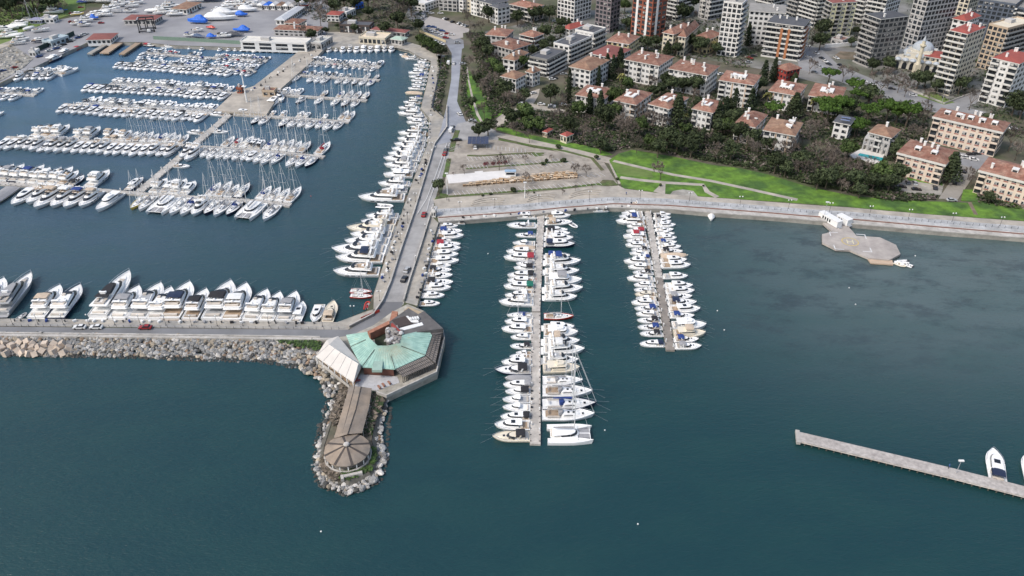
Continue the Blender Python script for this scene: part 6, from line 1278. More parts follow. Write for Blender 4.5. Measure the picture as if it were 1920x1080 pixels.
def reg(k, tk, cr, ms, R_, H): TT.setdefault(k, []).append((tk.mesh('trunk', BK), cr.mesh('crown', ms), R_, H))
for i in range(3):
    reg('e', trunk(7, .35, 4, 4), lobes(4.5, 2.2, 9.5, 13, .42, 110, .42), LE, 4.5, 9.5); reg('g', trunk(6, .3, 4, 4), lobes(4, 1.8, 7.8, 12, .42, 105, .42), LG, 4, 7.8)
    reg('p', trunk(8, .35, 6, 4.5), lobes(5, 6.6, 9.4, 16, .30, 105, .38, .85), LP, 5, 9.4)
    tk, tw = bare(9, 4.8); reg('b', tk, tw, TW, 4.8, 9)
for i in range(2):
    mb = MB()
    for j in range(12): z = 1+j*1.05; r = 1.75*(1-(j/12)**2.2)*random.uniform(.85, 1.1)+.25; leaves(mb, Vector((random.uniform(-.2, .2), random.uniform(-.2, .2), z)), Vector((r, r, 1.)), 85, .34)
    reg('c', trunk(8, .3, 0, 1), mb, LC, 1.9, 13)
    mb = MB()
    for j in range(9):
        z = 2.5+j*1.05; r = 5.2*(1-j/10); nn = 6
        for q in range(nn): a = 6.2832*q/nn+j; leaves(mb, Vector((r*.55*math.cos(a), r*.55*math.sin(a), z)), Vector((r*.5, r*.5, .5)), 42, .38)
    reg('k', trunk(10, .4, 0, 1), mb, LE, 5.2, 12)
    mb = MB()
    for q in range(34):
        a = random.random()*6.283; el = random.uniform(-.3, 1.2); L = 2.6; p = Vector((0, 0, 5.5)); d = Vector((math.cos(a)*math.cos(el), math.sin(a)*math.cos(el), math.sin(el)))
        s = Vector((-math.sin(a), math.cos(a), 0))*.38; m_ = p+d*L*.6; e = p+d*L+Vector((0, 0, -1.1)); mb.add([p, m_-s, e, m_+s], [(0, 1, 2, 3)], random.randrange(2))
    reg('y', trunk(9, .3, 0, 1), mb, LO, 2.6, 7)
    reg('u', MB().tube((0, 0, -.2), (0, 0, .8), .1), lobes(1.6, .3, 2.2, 5, .6, 90, .24), LE, 1.7, 2.2)
TN = dict(e=('evergreen_tree', 'dark evergreen tree'), g=('leafy_tree', 'mid green leafy tree'), p=('umbrella_pine', 'bright green umbrella pine'), b=('bare_tree', 'bare brown winter tree'), c=('cypress', 'narrow dark cypress'), k=('cedar', 'layered dark cedar'), y=('palm_tree', 'yellowish palm'), u=('round_shrub', 'clipped dark round shrub'))
SHORT = [(l, c, w) for l, c, w, *_ in BLD]
TREES = []
def insideb(x, y, m=1.):
    for l, c, w, H, f, A, B in BLD:
        d = Vector((x, y, 0))-f; la, lb = A.length, B.length; s, t = d.dot(A)/la, d.dot(B)/lb
        if -m < s < la+m and -m < t < lb+m: return True
    return False
def tree(k, x, y, rp=None):
    """k kind, x/y picture position of the crown centre, rp crown radius in photo pixels"""
    tk, cr, R_, H = random.choice(TT[k]); g = G(x, y, 2+H*.6)
    for _ in range(6):
        if not insideb(g.x, g.y, .8): break
        g.y -= 2.2
    if insideb(g.x, g.y, .3): return
    r = R_ if rp is None else rp*(1.38 if (k in 'begk' and rp > 7.5) else 1.05)*(g-Vector((0, 0, CAMH))).length/FPX
    s = r/R_; s *= random.uniform(.95, 1.05); sz = s*random.uniform(.9, 1.12)
    if k in 'beg': sz *= 1.15
    if k == 'c': sz = max(.75, min(1.15, s))
    o = thing(TN[k][0], '', 'tree' if k != 'u' else 'shrub', (g.x, g.y, 2.0), random.random()*6.28, None, (s, s, sz)); mk('trunk', tk, o); mk('crown', cr, o)
    TREES.append((o, k, g))
TL = """b885,75,11 b893,96,11 b879,112,9 e905,92,11 e914,101,10 b926,112,10 g921,122,10 g936,132,9 b905,127,11 b895,142,11 e900,152,10 b925,150,11 b917,170,16 b904,162,11 e946,176,13 e934,161,10 b960,193,17 e884,188,8 b908,205,12 e897,243,10 e915,235,12 e984,174,9 e1032,180,13 b1050,187,12 b1058,199,11 e960,223,13 g985,217,14 g993,233,12 b968,235,11 b1048,220,14 g1011,235,10 b993,250,10 e1068,237,13 g1085,207,11 b1097,227,13 b1093,250,14 c1105,190,8 c1125,193,9 c1067,168,6 g1147,182,14 e1135,227,15 b1123,220,10 b1163,247,18 e1127,268,11 y1165,155,10 b1163,140,11 u1044,275,7
c1068,139,5 c1161,106,10 c1139,123,8 c1150,126,8 c1120,130,6 e1163,130,11 g1176,158,9 c1106,190,7 b1158,207,12 g1150,214,13 b1203,213,15 b1225,217,12 k1268,206,17 y1285,224,9 b1219,155,11 e1251,153,11 e1264,159,11 e1278,150,11 e1299,156,12 e1227,170,9 b1303,171,9 e1310,190,9 e1240,163,9
g987,216,10 b1175,250,16 g1200,240,13 e1252,262,14 g1262,255,11 e1302,262,13 g1285,240,10 b1215,228,13 b1243,232,14 c1345,210,11 c1358,203,9 e1380,225,12 k1320,243,10 g1360,238,12 e1385,250,13 e1410,258,13 e1235,276,12 e1297,276,12 e1372,282,13 b1342,283,14 b1422,285,14 e1270,268,12 b1195,268,13 g1220,262,11 b1325,262,12 e1345,262,11 b1400,272,12 e1440,272,11
c1450,128,8 c1434,136,9 e1423,160,11 c1409,190,10 c1378,190,9 k1486,131,8 y1436,188,10 p1451,208,17 e1364,197,10 e1345,216,11 e1351,238,12 e1375,225,12 b1358,236,9 k1414,258,12 p1555,144,15 b1583,138,12 b1520,123,10 p1602,168,16 p1610,183,16 p1545,200,19 p1573,198,17 p1552,217,18 p1611,236,16 k1491,198,14 y1520,194,10 e1592,200,12 b1536,236,13 b1523,243,13 b1505,248,12 e1580,213,10
p1571,193,15 p1629,216,19 p1665,212,20 p1702,222,20 p1605,240,14 p1683,215,16 e1631,183,14 b1648,196,11 b1729,207,13 b1733,222,12 e1680,267,11 e1684,284,11 b1716,250,12 g1655,332,15 e1640,338,13 e1687,327,13 e1670,340,12 k1776,308,18 b1588,332,14 e1603,336,13 e1573,325,13 b1569,302,14 b1631,312,15 b1607,325,14 b1822,190,13 b1897,265,15 b1909,282,13 b1820,318,8 b1826,332,8 e1903,199,14 e1918,205,12 e1860,360,8 b1470,290,20 e1455,305,12 b1535,298,20 b1552,316,18 g1590,284,12 e1552,333,13 b1595,312,15 e1615,350,10 e1500,300,13 b1515,315,13 e1535,335,11 b1490,308,12 e1475,312,10 b1560,288,12 g1612,300,8 b1580,345,10
e1723,150,11 e1738,147,10 b1667,150,12 b1687,158,12 b1700,166,10 e1795,155,10 e1638,123,9 e1667,120,9 e1632,172,10 b1655,158,10 e1758,160,8 b1745,175,9 b1640,143,8 b1600,132,9 e1294,14,14 e1283,32,12 b1258,42,10 g1172,13,9 e1175,45,8 k1251,83,8 e1232,76,9 e1215,80,9 e1195,76,9 e1300,82,12 e1314,87,12 e1265,83,8 y1334,84,8 c1402,62,7 e1541,60,11 e1539,79,11 b1526,65,10 e1606,53,7 e1599,73,7 e1344,90,8 b1520,80,7 e1310,60,7 b1300,30,8
e916,28,9 e970,35,9 e1022,63,9 e1000,28,9 e1012,18,9 e1030,28,9 b975,46,8 e1053,42,8 e1050,59,8 k1067,31,7 g982,115,8 e1000,93,8 b905,36,8 b881,35,8 b902,47,8 b870,30,8 b890,52,8 e1020,85,8 e1035,70,7
e10,8,14 b30,14,12 e48,10,13 b70,16,14 e92,12,14 b110,6,10 e20,22,12 b0,22,12 e60,4,12 e100,2,12 b118,14,8 e580,5,10 b598,18,15 e626,14,12 e645,6,12 e665,10,10 b600,35,12 b612,5,10 e690,6,12 b712,18,12 e745,42,11 e724,48,9 b755,25,12 e770,15,12 e690,22,8 b735,8,10 e755,5,10 e668,42,7 e583,64,8 b576,50,8 b728,28,8 e785,48,8 g800,80,9 g812,86,8 g790,76,8 e826,92,8 g818,92,7 e610,50,6 e632,40,5 e655,26,5 b780,60,7 b795,66,7 e700,40,6 b40,18,9 e560,2,8
b870,308,8 b936,300,12 b985,324,9 b895,338,6 b1082,310,9 b1100,312,10 b1240,318,15 b1080,338,6 b990,348,6 b1055,346,6 b955,288,7 b985,285,7 b840,288,5 b850,310,4 u959,355,8 u906,364,4 u919,362,4 u1059,299,7 u1016,306,6 u1023,300,6 e822,342,9 u1120,296,7 u1145,278,8 b1112,333,5 b1035,282,6 u1160,333,4 u1238,344,4 u1320,345,3 u1000,358,3 b820,352,5 b838,262,4 u846,262,4 b858,258,4""".split()
for t in TL: k = t[0]; x, y, r = (float(q) for q in t[1:].split(',')); tree(k, x, y, r)
# infill between the houses where the photograph shows continuous greenery
n0 = len(TREES); t_ = 0
ZN = [([(960, 170), (1100, 160), (1330, 230), (1480, 270), (1640, 320), (1560, 345), (1440, 300), (1150, 275), (1060, 250), (960, 215)], 26, 'bebegb'), ([(1170, 130), (1330, 170), (1480, 200), (1640, 250), (1560, 260), (1440, 215), (1160, 160)], 14, 'beegc'), ([(1640, 150), (1900, 200), (1900, 260), (1700, 240), (1640, 200)], 8, 'beb'), ([(870, 60), (900, 60), (935, 140), (950, 200), (900, 215), (885, 120)], 8, 'bbe')]
for poly, n, ks in ZN:
    xs = [p[0] for p in poly]; ys = [p[1] for p in poly]; k = 0
    while k < n and t_ < 3000 and len(TREES) < 296:
        t_ += 1; x = random.uniform(min(xs), max(xs)); y = random.uniform(min(ys), max(ys)); g = G(x, y, 7)
        if inpoly(x, y, poly) and not insideb(g.x, g.y, 2) and min((g.xy-q.xy).length for _, _, q in TREES) > 6: tree(random.choice(ks), x, y, random.uniform(8, 12)); k += 1
# undergrowth: low shrubs as ground cover under the groves
UG = MB()
EXC = [[(1494, 110), (1515, 85), (1540, 92), (1570, 120), (1640, 150), (1700, 168), (1780, 195), (1850, 210), (1830, 222), (1740, 208), (1680, 190), (1610, 165), (1545, 142), (1500, 130)], [(1770, 196), (1850, 165), (1880, 170), (1800, 208)], [(1790, 270), (1870, 285), (1838, 318), (1812, 352), (1796, 376), (1758, 374), (1782, 335)], [(1588, 292), (1614, 274), (1662, 288), (1656, 316), (1600, 306)], [(1672, 352), (1700, 325), (1770, 338), (1768, 370), (1700, 366)], [(918, 236), (940, 213), (965, 202), (985, 186), (1000, 168), (1014, 166), (1012, 190), (1062, 204), (1060, 216), (990, 208), (965, 222), (935, 242)], [(1545, 108), (1560, 84), (1620, 84), (1612, 114)]]
for poly, n in (([(948, 176), (1010, 190), (1100, 200), (1330, 235), (1450, 262), (1530, 278), (1650, 310), (1690, 345), (1650, 368), (1600, 362), (1515, 345), (1440, 322), (1335, 303), (1190, 276), (1140, 284), (1060, 262), (960, 240), (925, 240)], 9000), ([(880, 62), (905, 60), (940, 100), (944, 200), (925, 222), (912, 200), (902, 160), (893, 120)], 1500), ([(822, 112), (840, 104), (838, 140), (828, 190), (822, 215), (815, 205), (822, 160)], 420), ([(868, 100), (876, 120), (874, 180), (884, 215), (896, 235), (880, 226), (866, 195), (866, 130)], 260), ([(1060, 140), (1180, 130), (1440, 170), (1620, 210), (1740, 215), (1740, 300), (1640, 300), (1420, 235), (1060, 185)], 5200), ([(-40, 0), (120, 0), (110, 24), (30, 50), (-40, 50)], 900), ([(560, -5), (800, -5), (790, 60), (700, 50), (600, 40), (570, 30)], 1500), ([(790, 70), (835, 88), (840, 100), (815, 100), (785, 82)], 350), ([(1700, 330), (1760, 372), (1700, 378), (1640, 372), (1650, 350)], 500), ([(1830, 350), (1930, 372), (1920, 392), (1835, 380)], 350), ([(1640, 100), (1900, 150), (1960, 260), (1800, 250), (1640, 180)], 1200), ([(1150, 20), (1340, 40), (1340, 110), (1150, 110)], 1600), ([(980, 10), (1060, 10), (1060, 100), (985, 130)], 900), ([(1340, 0), (1500, 20), (1500, 70), (1420, 100), (1400, 130), (1345, 120)], 1300), ([(1500, 0), (1640, 10), (1620, 90), (1540, 85), (1505, 70)], 900), ([(1700, 0), (1960, 10), (1960, 150), (1780, 140), (1700, 110)], 1300)):
    xs = [p[0] for p in poly]; ys = [p[1] for p in poly]; k = 0
    while k < n:
        x = random.uniform(min(xs), max(xs)); y = random.uniform(min(ys), max(ys))
        if not inpoly(x, y, poly): continue
        k += 1; g = G(x, y, 2.3)
        if any(inpoly(x, y+3, q) for q in EXC): continue
        if insideb(g.x, g.y, .2): continue
        mi = random.choices(range(6), (6, 3, 1.5, .6, 3, 1))[0]
        for _ in range(4):
            a = random.random()*6.28; s = random.uniform(.28, .7); q = g+Vector((random.uniform(-1, 1), random.uniform(-1, 1), random.uniform(-.2, .9))); u = Vector((math.cos(a), math.sin(a), random.uniform(-.5, .5)))*s; v = Vector((-math.sin(a), math.cos(a), random.uniform(-.4, .8)))*s
            UG.add([q-u, q-v, q+u, q+v], [(0, 1, 2, 3)], mi)
o = mk('undergrowth', UG.mesh('undergrowth', LE+LG+TW)); o['kind'] = 'stuff'; tag(o, 'dense low undergrowth beneath the trees of the park and gardens', 'undergrowth')
# clipped hedge along the top of the meadow
HG = MB(); hp_ = [G(x, y, 2) for x, y in ((1185, 277), (1260, 288), (1335, 304), (1385, 312), (1440, 322), (1515, 346), (1602, 364), (1660, 372))]
for a, b in zip(hp_, hp_[1:]):
    n_ = int((b-a).length*26)
    for i in range(n_):
        q = a.lerp(b, random.random()); leaves(HG, q+Vector((0, random.uniform(0, 1.6), 1.3)), Vector((.7, .7, 1.)), 1, .35, shell=.2)
tag(mk('hedge', HG.mesh('hedge', LE)), 'long dark hedge along the upper edge of the green meadow', 'hedge')
# labels for the trees, from what stands nearest
from collections import defaultdict
PLACES = [('in the open car park', (985, 320)), ('beside the promenade meadow', (1240, 318)), ('beside the harbour road', (890, 130)), ('by the solar carport', (905, 240)), ('above the meadow hedge', (1300, 275)), ('above the meadow hedge', (1420, 290)), ('above the right part of the meadow', (1560, 325)), ('in the park by the red-roofed kiosk', (1050, 235)), ('in the woodland at the top left', (50, 10)), ('behind the waterfront restaurants', (680, 15)), ('on the bank by the basin corner', (800, 80)), ('at the edge of the park lawn', (930, 190)), ('by the residents car park', (1670, 340)), ('beside the pool terrace', (1590, 305)), ('in front of the mosque', (1690, 158)), ('in the park below the villas', (1190, 250))]
PLW = [(n, G(x, y, 2)) for n, (x, y) in PLACES]
SB_ = [('the red villa', 1476, 140), ('the orange-panelled block', 1495, 115), ('the gridded white tower', 1382, 108), ('the cream tower', 1780, 165), ('the yellow tower', 1560, 72), ('the cedar block', 1740, 310), ('the long beige block', 1820, 260), ('the pool villa', 1655, 275), ('the solar-roofed house', 1585, 260), ('the stepped terrace block', 1060, 125), ('the red-striped house', 1105, 160), ('the twin villa', 970, 170), ('the red-brick tower', 1218, 78), ('the two large orange-roofed blocks', 1240, 155), ('the villa with the blue dormer', 1490, 210), ('the square-windowed tower', 1080, 45), ('the right-edge white tower', 1890, 200), ('the awning villa', 1330, 235), ('the glass-box villa', 1190, 215), ('the gabled cream house', 1290, 95), ('the top slate-roofed house', 925, 40)]
SBW = [('near '+n, G(x, y, 2)) for n, x, y in SB_]
grp = defaultdict(list)
for o, k, g in TREES:
    pn = min(PLW+SBW, key=lambda q: (q[1].xy-g.xy).length)[0]; grp[(k, pn)].append((o, g))
for (k, pn), L_ in grp.items():
    L_.sort(key=lambda q: PX(q[1])[0])
    for i, (o, g) in enumerate(L_):
        o['label'] = f"{TN[k][1]} {pn}"+('' if len(L_) == 1 else f", {ordw(i+1)} from the left")
        o['group'] = {'e': 'evergreen trees', 'g': 'leafy trees', 'p': 'umbrella pines', 'b': 'bare winter trees', 'c': 'cypresses', 'k': 'cedars', 'y': 'palms', 'u': 'round shrubs'}[k]
print('TREES', len(TREES))
# ---------------------------------------------------------------- cars
random.seed(9)
CARC = {'white': (.70, .70, .69), 'silver': (.42, .43, .44), 'grey': (.13, .135, .14), 'black': (.015, .015, .017), 'red': (.30, .03, .03), 'blue': (.03, .07, .22), 'dark': (.03, .032, .038)}
def carmesh(van=False):
    L, W, = 4.4, 1.8; b = MB(); prof = [(-2.2, .35), (-2.2, .85), (-1.9, 1.0), (1.0, .95), (2.0, .78), (2.2, .6), (2.2, .35)]
    if van: prof = [(-2.6, .35), (-2.6, 1.95), (-2.5, 2.05), (1.3, 2.05), (1.9, 1.2), (2.4, 1.0), (2.5, .35)]
    b.ring([[(x, s*(W/2-k), z) for x, z in prof] for s, k in ((-1, .06), (-1, 0), (1, 0), (1, .06))])
    g = MB(); gp = [(-1.8, .95), (-1.35, 1.38), (.1, 1.4), (.95, .93)] if not van else [(-2.4, 1.25), (-2.4, 1.7), (1.5, 1.72), (1.85, 1.25)]
    g.ring([[(x, s*(W/2-k-(z-.9)*.18), z) for x, z in gp] for s, k in ((-1, .05), (1, .05))] if not van else [[(x, s*(W/2+.01), z) for x, z in gp] for s in (-1, 1)])
    r = MB(); r.prism([(-1.3, -.62), (.08, -.62), (.08, .62), (-1.3, .62)], 1.38, 1.44) if not van else r.box((-.6, 0, 2.07), (3.4, 1.5, .05))
    wh = MB()
    ww = MB(); ww.tube((0, -.11, 0), (0, .11, 0), .33, None, 10)
    return b, g, r, ww
CB, CG, CR, CW = carmesh(); VB, VG, VR, _ = carmesh(True)
HLm = MB().box((0, 0, 0), (.08, .35, .14)).mesh('headlight', mat('lamp_lens', (.6, .6, .58), .2))
CMESH = {}
for c, v in CARC.items():
    m = mat('car_'+c, v, .25, .03, 1.); CMESH[c] = (CB.mesh('body', m), CR.mesh('car_roof', m), VB.mesh('van_body', m), VR.mesh('van_roof', m))
CGm = CG.mesh('car_windows', GLASS); VGm = VG.mesh('van_windows', GLASS); CWm = CW.mesh('wheel', RUBBER)
CARS = []
def car(x, y, col, ang, where, van=False, z=2.06):
    g = G(x, y, z); o = thing('van' if van else 'car', '', 'van' if van else 'car', g, R(ang)); m = CMESH[col]
    mk('body', m[2] if van else m[0], o); mk('windows', VGm if van else CGm, o); mk('roof', m[3] if van else m[1], o)
    for sx in (-1.35, 1.35):
        for sy in (-.82, .82): mk('wheel', CWm, o, (sx, sy, .33))
    for sy in (-.6, .6): mk('headlight', HLm, o, (2.2 if not van else 2.5, sy, .62))
    CARS.append((o, col, where, van))
    return o
for x, y, c in ((150, 615.5, 'white'), (181, 615.5, 'white'), (273, 616, 'red')): car(x, y, c, 180, 'on the breakwater road')
car(763, 508, 'silver', 78, 'on the pier road'); car(758, 525, 'dark', 78, 'on the pier road'); car(795, 404, 'red', 85, 'at the head of the pier road')
car(841, 120, 'white', 88, 'on the harbour road', True); car(851, 120, 'white', 88, 'on the harbour road'); car(868, 121, 'silver', 5, 'on the verge of the harbour road'); car(862, 215, 'white', 120, 'by the plaza'); car(846, 246, 'white', 80, 'at the side of the pier road', True); car(848, 240, 'grey', 80, 'at the side of the pier road'); car(858, 264, 'black', 10, 'at the corner of the car park'); car(836, 283, 'grey', 80, 'parked beside the pier road'); car(834, 290, 'red', 80, 'parked beside the pier road'); car(886, 228, 'silver', 5, 'at the edge of the plaza')
car(891, 278, 'white', 92, 'under the solar carport')
pl = [(794, 29, 'white', 70), (797, 32, 'silver', 70), (791, 36, 'silver', 70), (786, 38, 'grey', 70), (790, 41, 'white', 60), (799, 23, 'white', 10), (809, 26, 'white', 0), (826, 26, 'white', 5), (834, 36, 'white', 60), (838, 37, 'black', 60), (849, 42, 'black', 60), (861, 45, 'white', 60), (868, 48, 'white', 60), (874, 50, 'silver', 60), (784, 17, 'black', 10), (805, 51, 'blue', -20), (813, 52, 'blue', -20), (822, 57, 'grey', -20), (829, 59, 'blue', -20), (839, 64, 'red', 0), (847, 66, 'white', 0), (828, 67, 'white', -40), (836, 72, 'red', -20), (817, 62, 'silver', -40), (808, 60, 'white', -40), (800, 57, 'grey', -40), (818, 80, 'white', -50), (829, 84, 'white', -50), (858, 81, 'silver', 10), (794, 68, 'silver', -40), (849, 14, 'white', 0)]
for x, y, c, a in pl: car(x, y, c, a+random.uniform(-5, 5), 'in the upper car park')
wq = [(6, 134, 'blue', 50), (28, 128, 'red', 50), (74, 107, 'blue', 50), (93, 96, 'white', 50), (106, 92, 'blue', 50), (110, 88, 'white', 50), (119, 85, 'dark', 50), (131, 79, 'dark', 50), (136, 76, 'white', 50), (146, 72, 'blue', 50), (155, 67, 'white', 50), (150, 70, 'grey', 50), (160, 65, 'silver', 50), (135, 26, 'red', 0), (152, 15, 'red', 20), (134, 42, 'red', 30), (355, 24, 'red', 0), (190, 44, 'red', 10), (371, 17, 'dark', 0)]
for x, y, c, a in wq: car(x, y, c, a+random.uniform(-5, 5), 'at the west quay and boatyard')
tw = [(1530, 101, 'white', -60), (1541, 111, 'dark', -60), (1547, 116, 'white', -60), (1554, 122, 'dark', -60), (1515, 108, 'white', -20), (1537, 127, 'silver', -40), (1548, 131, 'dark', -40), (1514, 87, 'white', -50), (1568, 110, 'white', -70), (1620, 154, 'white', -20), (1638, 159, 'white', -20), (1413, 106, 'dark', -10), (1406, 110, 'red', -40), (1404, 118, 'silver', 0), (1266, 97, 'white', 20), (1351, 140, 'white', 30), (1575, 124, 'black', -70), (1527, 137, 'grey', -40), (1656, 163, 'silver', -25), (1672, 168, 'dark', -25), (1712, 180, 'white', -25)]
for x, y, c, a in tw: car(x, y, c, a, 'on the town streets')
rt = [(1808, 323, 'black', 60), (1790, 345, 'black', 60), (1702, 344, 'grey', 75), (1715, 345, 'silver', 75), (1690, 352, 'black', -10), (1718, 357, 'black', -10), (1753, 354, 'dark', 70), (1784, 377, 'silver', 0), (1812, 297, 'white', -15), (1826, 301, 'white', -15), (1841, 288, 'white', 0), (1830, 290, 'dark', 0), (1820, 291, 'dark', 0), (1805, 296, 'white', -30), (1900, 243, 'white', 0)]
for x, y, c, a in rt: car(x, y, c, a, 'by the beige blocks')
vi = [(1000, 176, 'white', 40), (980, 196, 'white', 10), (1036, 150, 'white', 15), (1057, 140, 'silver', 10), (1056, 198, 'white', -5), (1015, 197, 'white', -5), (1035, 200, 'white', -5), (1034, 203, 'grey', -5), (1040, 148, 'dark', 15), (1176, 36, 'white', 0), (1180, 32, 'white', 0), (1041, 41, 'silver', 0)]
for x, y, c, a in vi: car(x, y, c, a, 'among the villas')
gg = defaultdict(list)
for o, c, wh, van in CARS: gg[(c, wh, van)].append(o)
for (c, wh, van), L_ in gg.items():
    L_.sort(key=lambda o: PX(o.location)[0])
    for i, o in enumerate(L_): o['label'] = f"{c} {'van' if van else 'car'} {wh}"+('' if len(L_) == 1 else f", {ordw(i+1)} from the left"); o['group'] = 'parked and moving cars'
# ---------------------------------------------------------------- boats on the hard, tarps, travel lift
def yard(x, y, code, L, ang, lab, cover=None):
    g = G(x, y, 2.05); o = boat(code, (g.x, g.y, 3.3), R(ang), L, lab, 'boats laid up in the boatyard')
    if o is None: return
    mb = MB(); s = L/TMPL[code[0]][0]
    for dx in (-.3, .05, .32):
        for s_ in (-1, 1): mb.tube((dx*TMPL[code[0]][0], s_*1.5, -1.25/o.scale.z), (dx*TMPL[code[0]][0], s_*.6, .1), .08, None, 4)
    k = ('stand', code[0], round(o.scale.z, 1))
    if k not in MC: MC[k] = mb.mesh('stand', DARKM)
    mk('cradle', MC[k], o)
yd = [(150, 47, 'h', 11, 10), (163, 42, 'f', 11, 8), (172, 37, 'h', 11, 12), (178, 33, 's', 10, 5), (186, 29, 'h', 11, 8), (196, 26, 'T:w:w', 10, 10), (205, 22, 'f', 12, 8), (214, 19, 'h', 11, 6), (222, 13, 'f', 12, 5), (232, 9, 'h', 12, 8), (240, 5, 'f', 12, 8), (160, 50, 's::b', 9, 10), (200, 31, 'h', 10, 9), (222, 24, 'T:w:g', 9, 9), (105, 26, 'f', 15, -5), (147, 30, 'h:y', 9, 15), (178, 30, 'h', 10, 3),
      (166, 5, 'f', 14, -8), (182, 3, 'h', 12, -4), (198, 6, 'f', 13, -4), (310, 27, 'f', 15, 5), (318, 22, 'f', 15, 6), (302, 20, 'h', 12, 0), (288, 24, 'T:w:w', 12, 4), (322, 16, 'f', 14, 8), (330, 30, 'h', 12, 4), (374, 4, 'f', 17, 3), (400, 3, 'f:k', 17, 8), (440, 8, 'f', 15, 0), (452, 12, 'f', 14, 0), (432, 12, 'h', 12, 0), (460, 16, 'f', 13, 0), (470, 8, 'f', 14, 2), (425, 19, 'h', 12, 4), (412, 22, 'h', 11, 6),
      (22, 56, 'T:w:w', 12, 5), (36, 53, 'T:w:w', 14, 5), (40, 48, 'h', 12, 3), (57, 42, 'S', 12, 5), (78, 60, 'S', 12, 25), (10, 60, 'f', 12, 10), (20, 66, 'h', 11, 12), (30, 71, 'T:w:w', 12, 30), (12, 73, 'h', 10, 15), (42, 78, 'h', 11, 20), (36, 84, 'f', 10, 20), (74, 80, 'h:k', 9, 15), (100, 27, 'h', 12, 0), (56, 57, 'T:w:w', 8, 50), (480, 12, 'h', 9, 5), (556, 25, 'h', 9, 40), (562, 20, 's', 8, 40), (570, 14, 'h:r', 8, 10), (358, 70, 's::b', 9, -10), (422, 71, 'h::k', 10, 3), (372, 60, 'm', 8, 10), (570, 8, 'h', 9, 10), (250, 14, 'h', 10, 10), (258, 8, 'h', 11, 10), (246, 24, 's::k', 9, 8)]
for i, (x, y, c, L, a) in enumerate(yd): yard(x, y, c, L, a, f"{look(c)} on stands in the boatyard, {ordw(i+1)} laid-up boat")
def tarp(x, y, L, W, H, ang, m, lab, nm='tarpaulin_covered_boat'):
    g = G(x, y, 2.05); mb = MB(); rg = []
    for i in range(9):
        t = i/8; xx = L*(t-.5); b = W/2*(1-(max(0, t-.55)/.47)**2)*(1-.25*max(0, .2-t)/.2); hh = H*(.55+.45*math.sin(min(1, t*1.4)*math.pi))*random.uniform(.92, 1.05)
        rg.append([(xx, b*.9, 1.4), (xx, b, H*.45), (xx, b*.45, hh*.9), (xx, 0, hh), (xx, -b*.45, hh*.9), (xx, -b, H*.45), (xx, -b*.9, 1.4)])
    mb.ring(rg); o = thing(nm, lab, 'covered boat', g, R(ang), 'shrink-wrapped and tarped boats in the yard'); mk('tarpaulin', mb.mesh('tarp', m), o)
    s = MB()
    for dx in (-.3, 0, .3):
        for s_ in (-1, 1): s.tube((dx*L, s_*W*.35, 0), (dx*L, s_*W*.25, 1.6), .12, None, 4)
    mk('cradle', s.mesh('cradle', DARKM), o)
tarp(371, 44, 15, 5, 6.8, 172, TARP, 'bright blue tarpaulin over a boat with a peaked ridge, centre of the boatyard'); tarp(453, 60, 12, 5, 5, 175, TARP, 'bright blue tarpaulin over a smaller boat near the waterfront hall')
WRAP = mat('shrink_wrap', (.70, .71, .71), .5, .08, .4); tarp(414, 38, 23, 7, 7, 5, WRAP, 'long white shrink-wrapped yacht in the middle of the yard'); tarp(424, 28, 20, 6, 6, 3, WRAP, 'second white wrapped yacht just behind the longest one'); tarp(454, 31, 9, 5, 5, 0, TARP, 'blue-covered stern beside the white wrapped yachts')
tarp(177, 37, 7, 4, 4.5, 0, TARP, 'blue tarpaulin in the row of boats at the left of the yard'); tarp(117, 22, 8, 3, 3, 20, TARP, 'blue covered boat beside the raised catamaran'); tarp(154, 7, 8, 3, 3, 10, BLUE, 'dark blue covered boat at the top of the yard'); tarp(398, 72, 7, 4, 4, 0, TARP, 'small blue tarpaulin behind the green yard fence'); tarp(374, 71, 10, 3.4, 3.2, -12, mat('tarp_slate', (.08, .12, .20), .8), 'slate blue covered hull behind the green yard fence'); tarp(440, 68, 14, 4.5, 3.8, 0, mat('tarp_charcoal', (.08, .085, .10), .8), 'charcoal covered hull left of the waterfront hall'); tarp(395, 54, 8, 3, 2.6, 160, REDH, 'red hull beside the blue tarpaulin'); tarp(465, 22, 14, 6, 6, 0, WRAP, 'white wrapped hull at the right side of the yard')
def lift():
    g = G(277, 58, 2.05); o = thing('travel_lift', 'tall steel travel lift on wheels standing above the boat ramps', 'travel lift', g, R(15))
    for sx in (-5, 0, 5):
        for sy in (-4, 4): mk('leg', MB().box((sx, sy, 4.6), (.6, .6, 8.)).mesh('lleg', DARKM), o)
    for sy in (-4, 4):
        mk('beam', MB().box((0, sy, 8.7), (11, .7, .8)).mesh('lbeam', DARKM), o); mk('beam', MB().box((0, sy, 1.), (11, .8, .6)).mesh('lbeam2', DARKM), o)
        for sx in (-5, 5): mk('wheel', MB().tube((sx, sy-.35, .6), (sx, sy+.35, .6), .6, None, 10).mesh('lwh', RUBBER), o)
    mk('crossbeam', MB().box((-5, 0, 8.8), (.7, 8, .8)).mesh('lcb', METAL), o); mk('engine_box', MB().box((1.5, -4.9, 1.6), (2.4, 1.2, 1.4)).mesh('leb', WHITE), o)
lift()
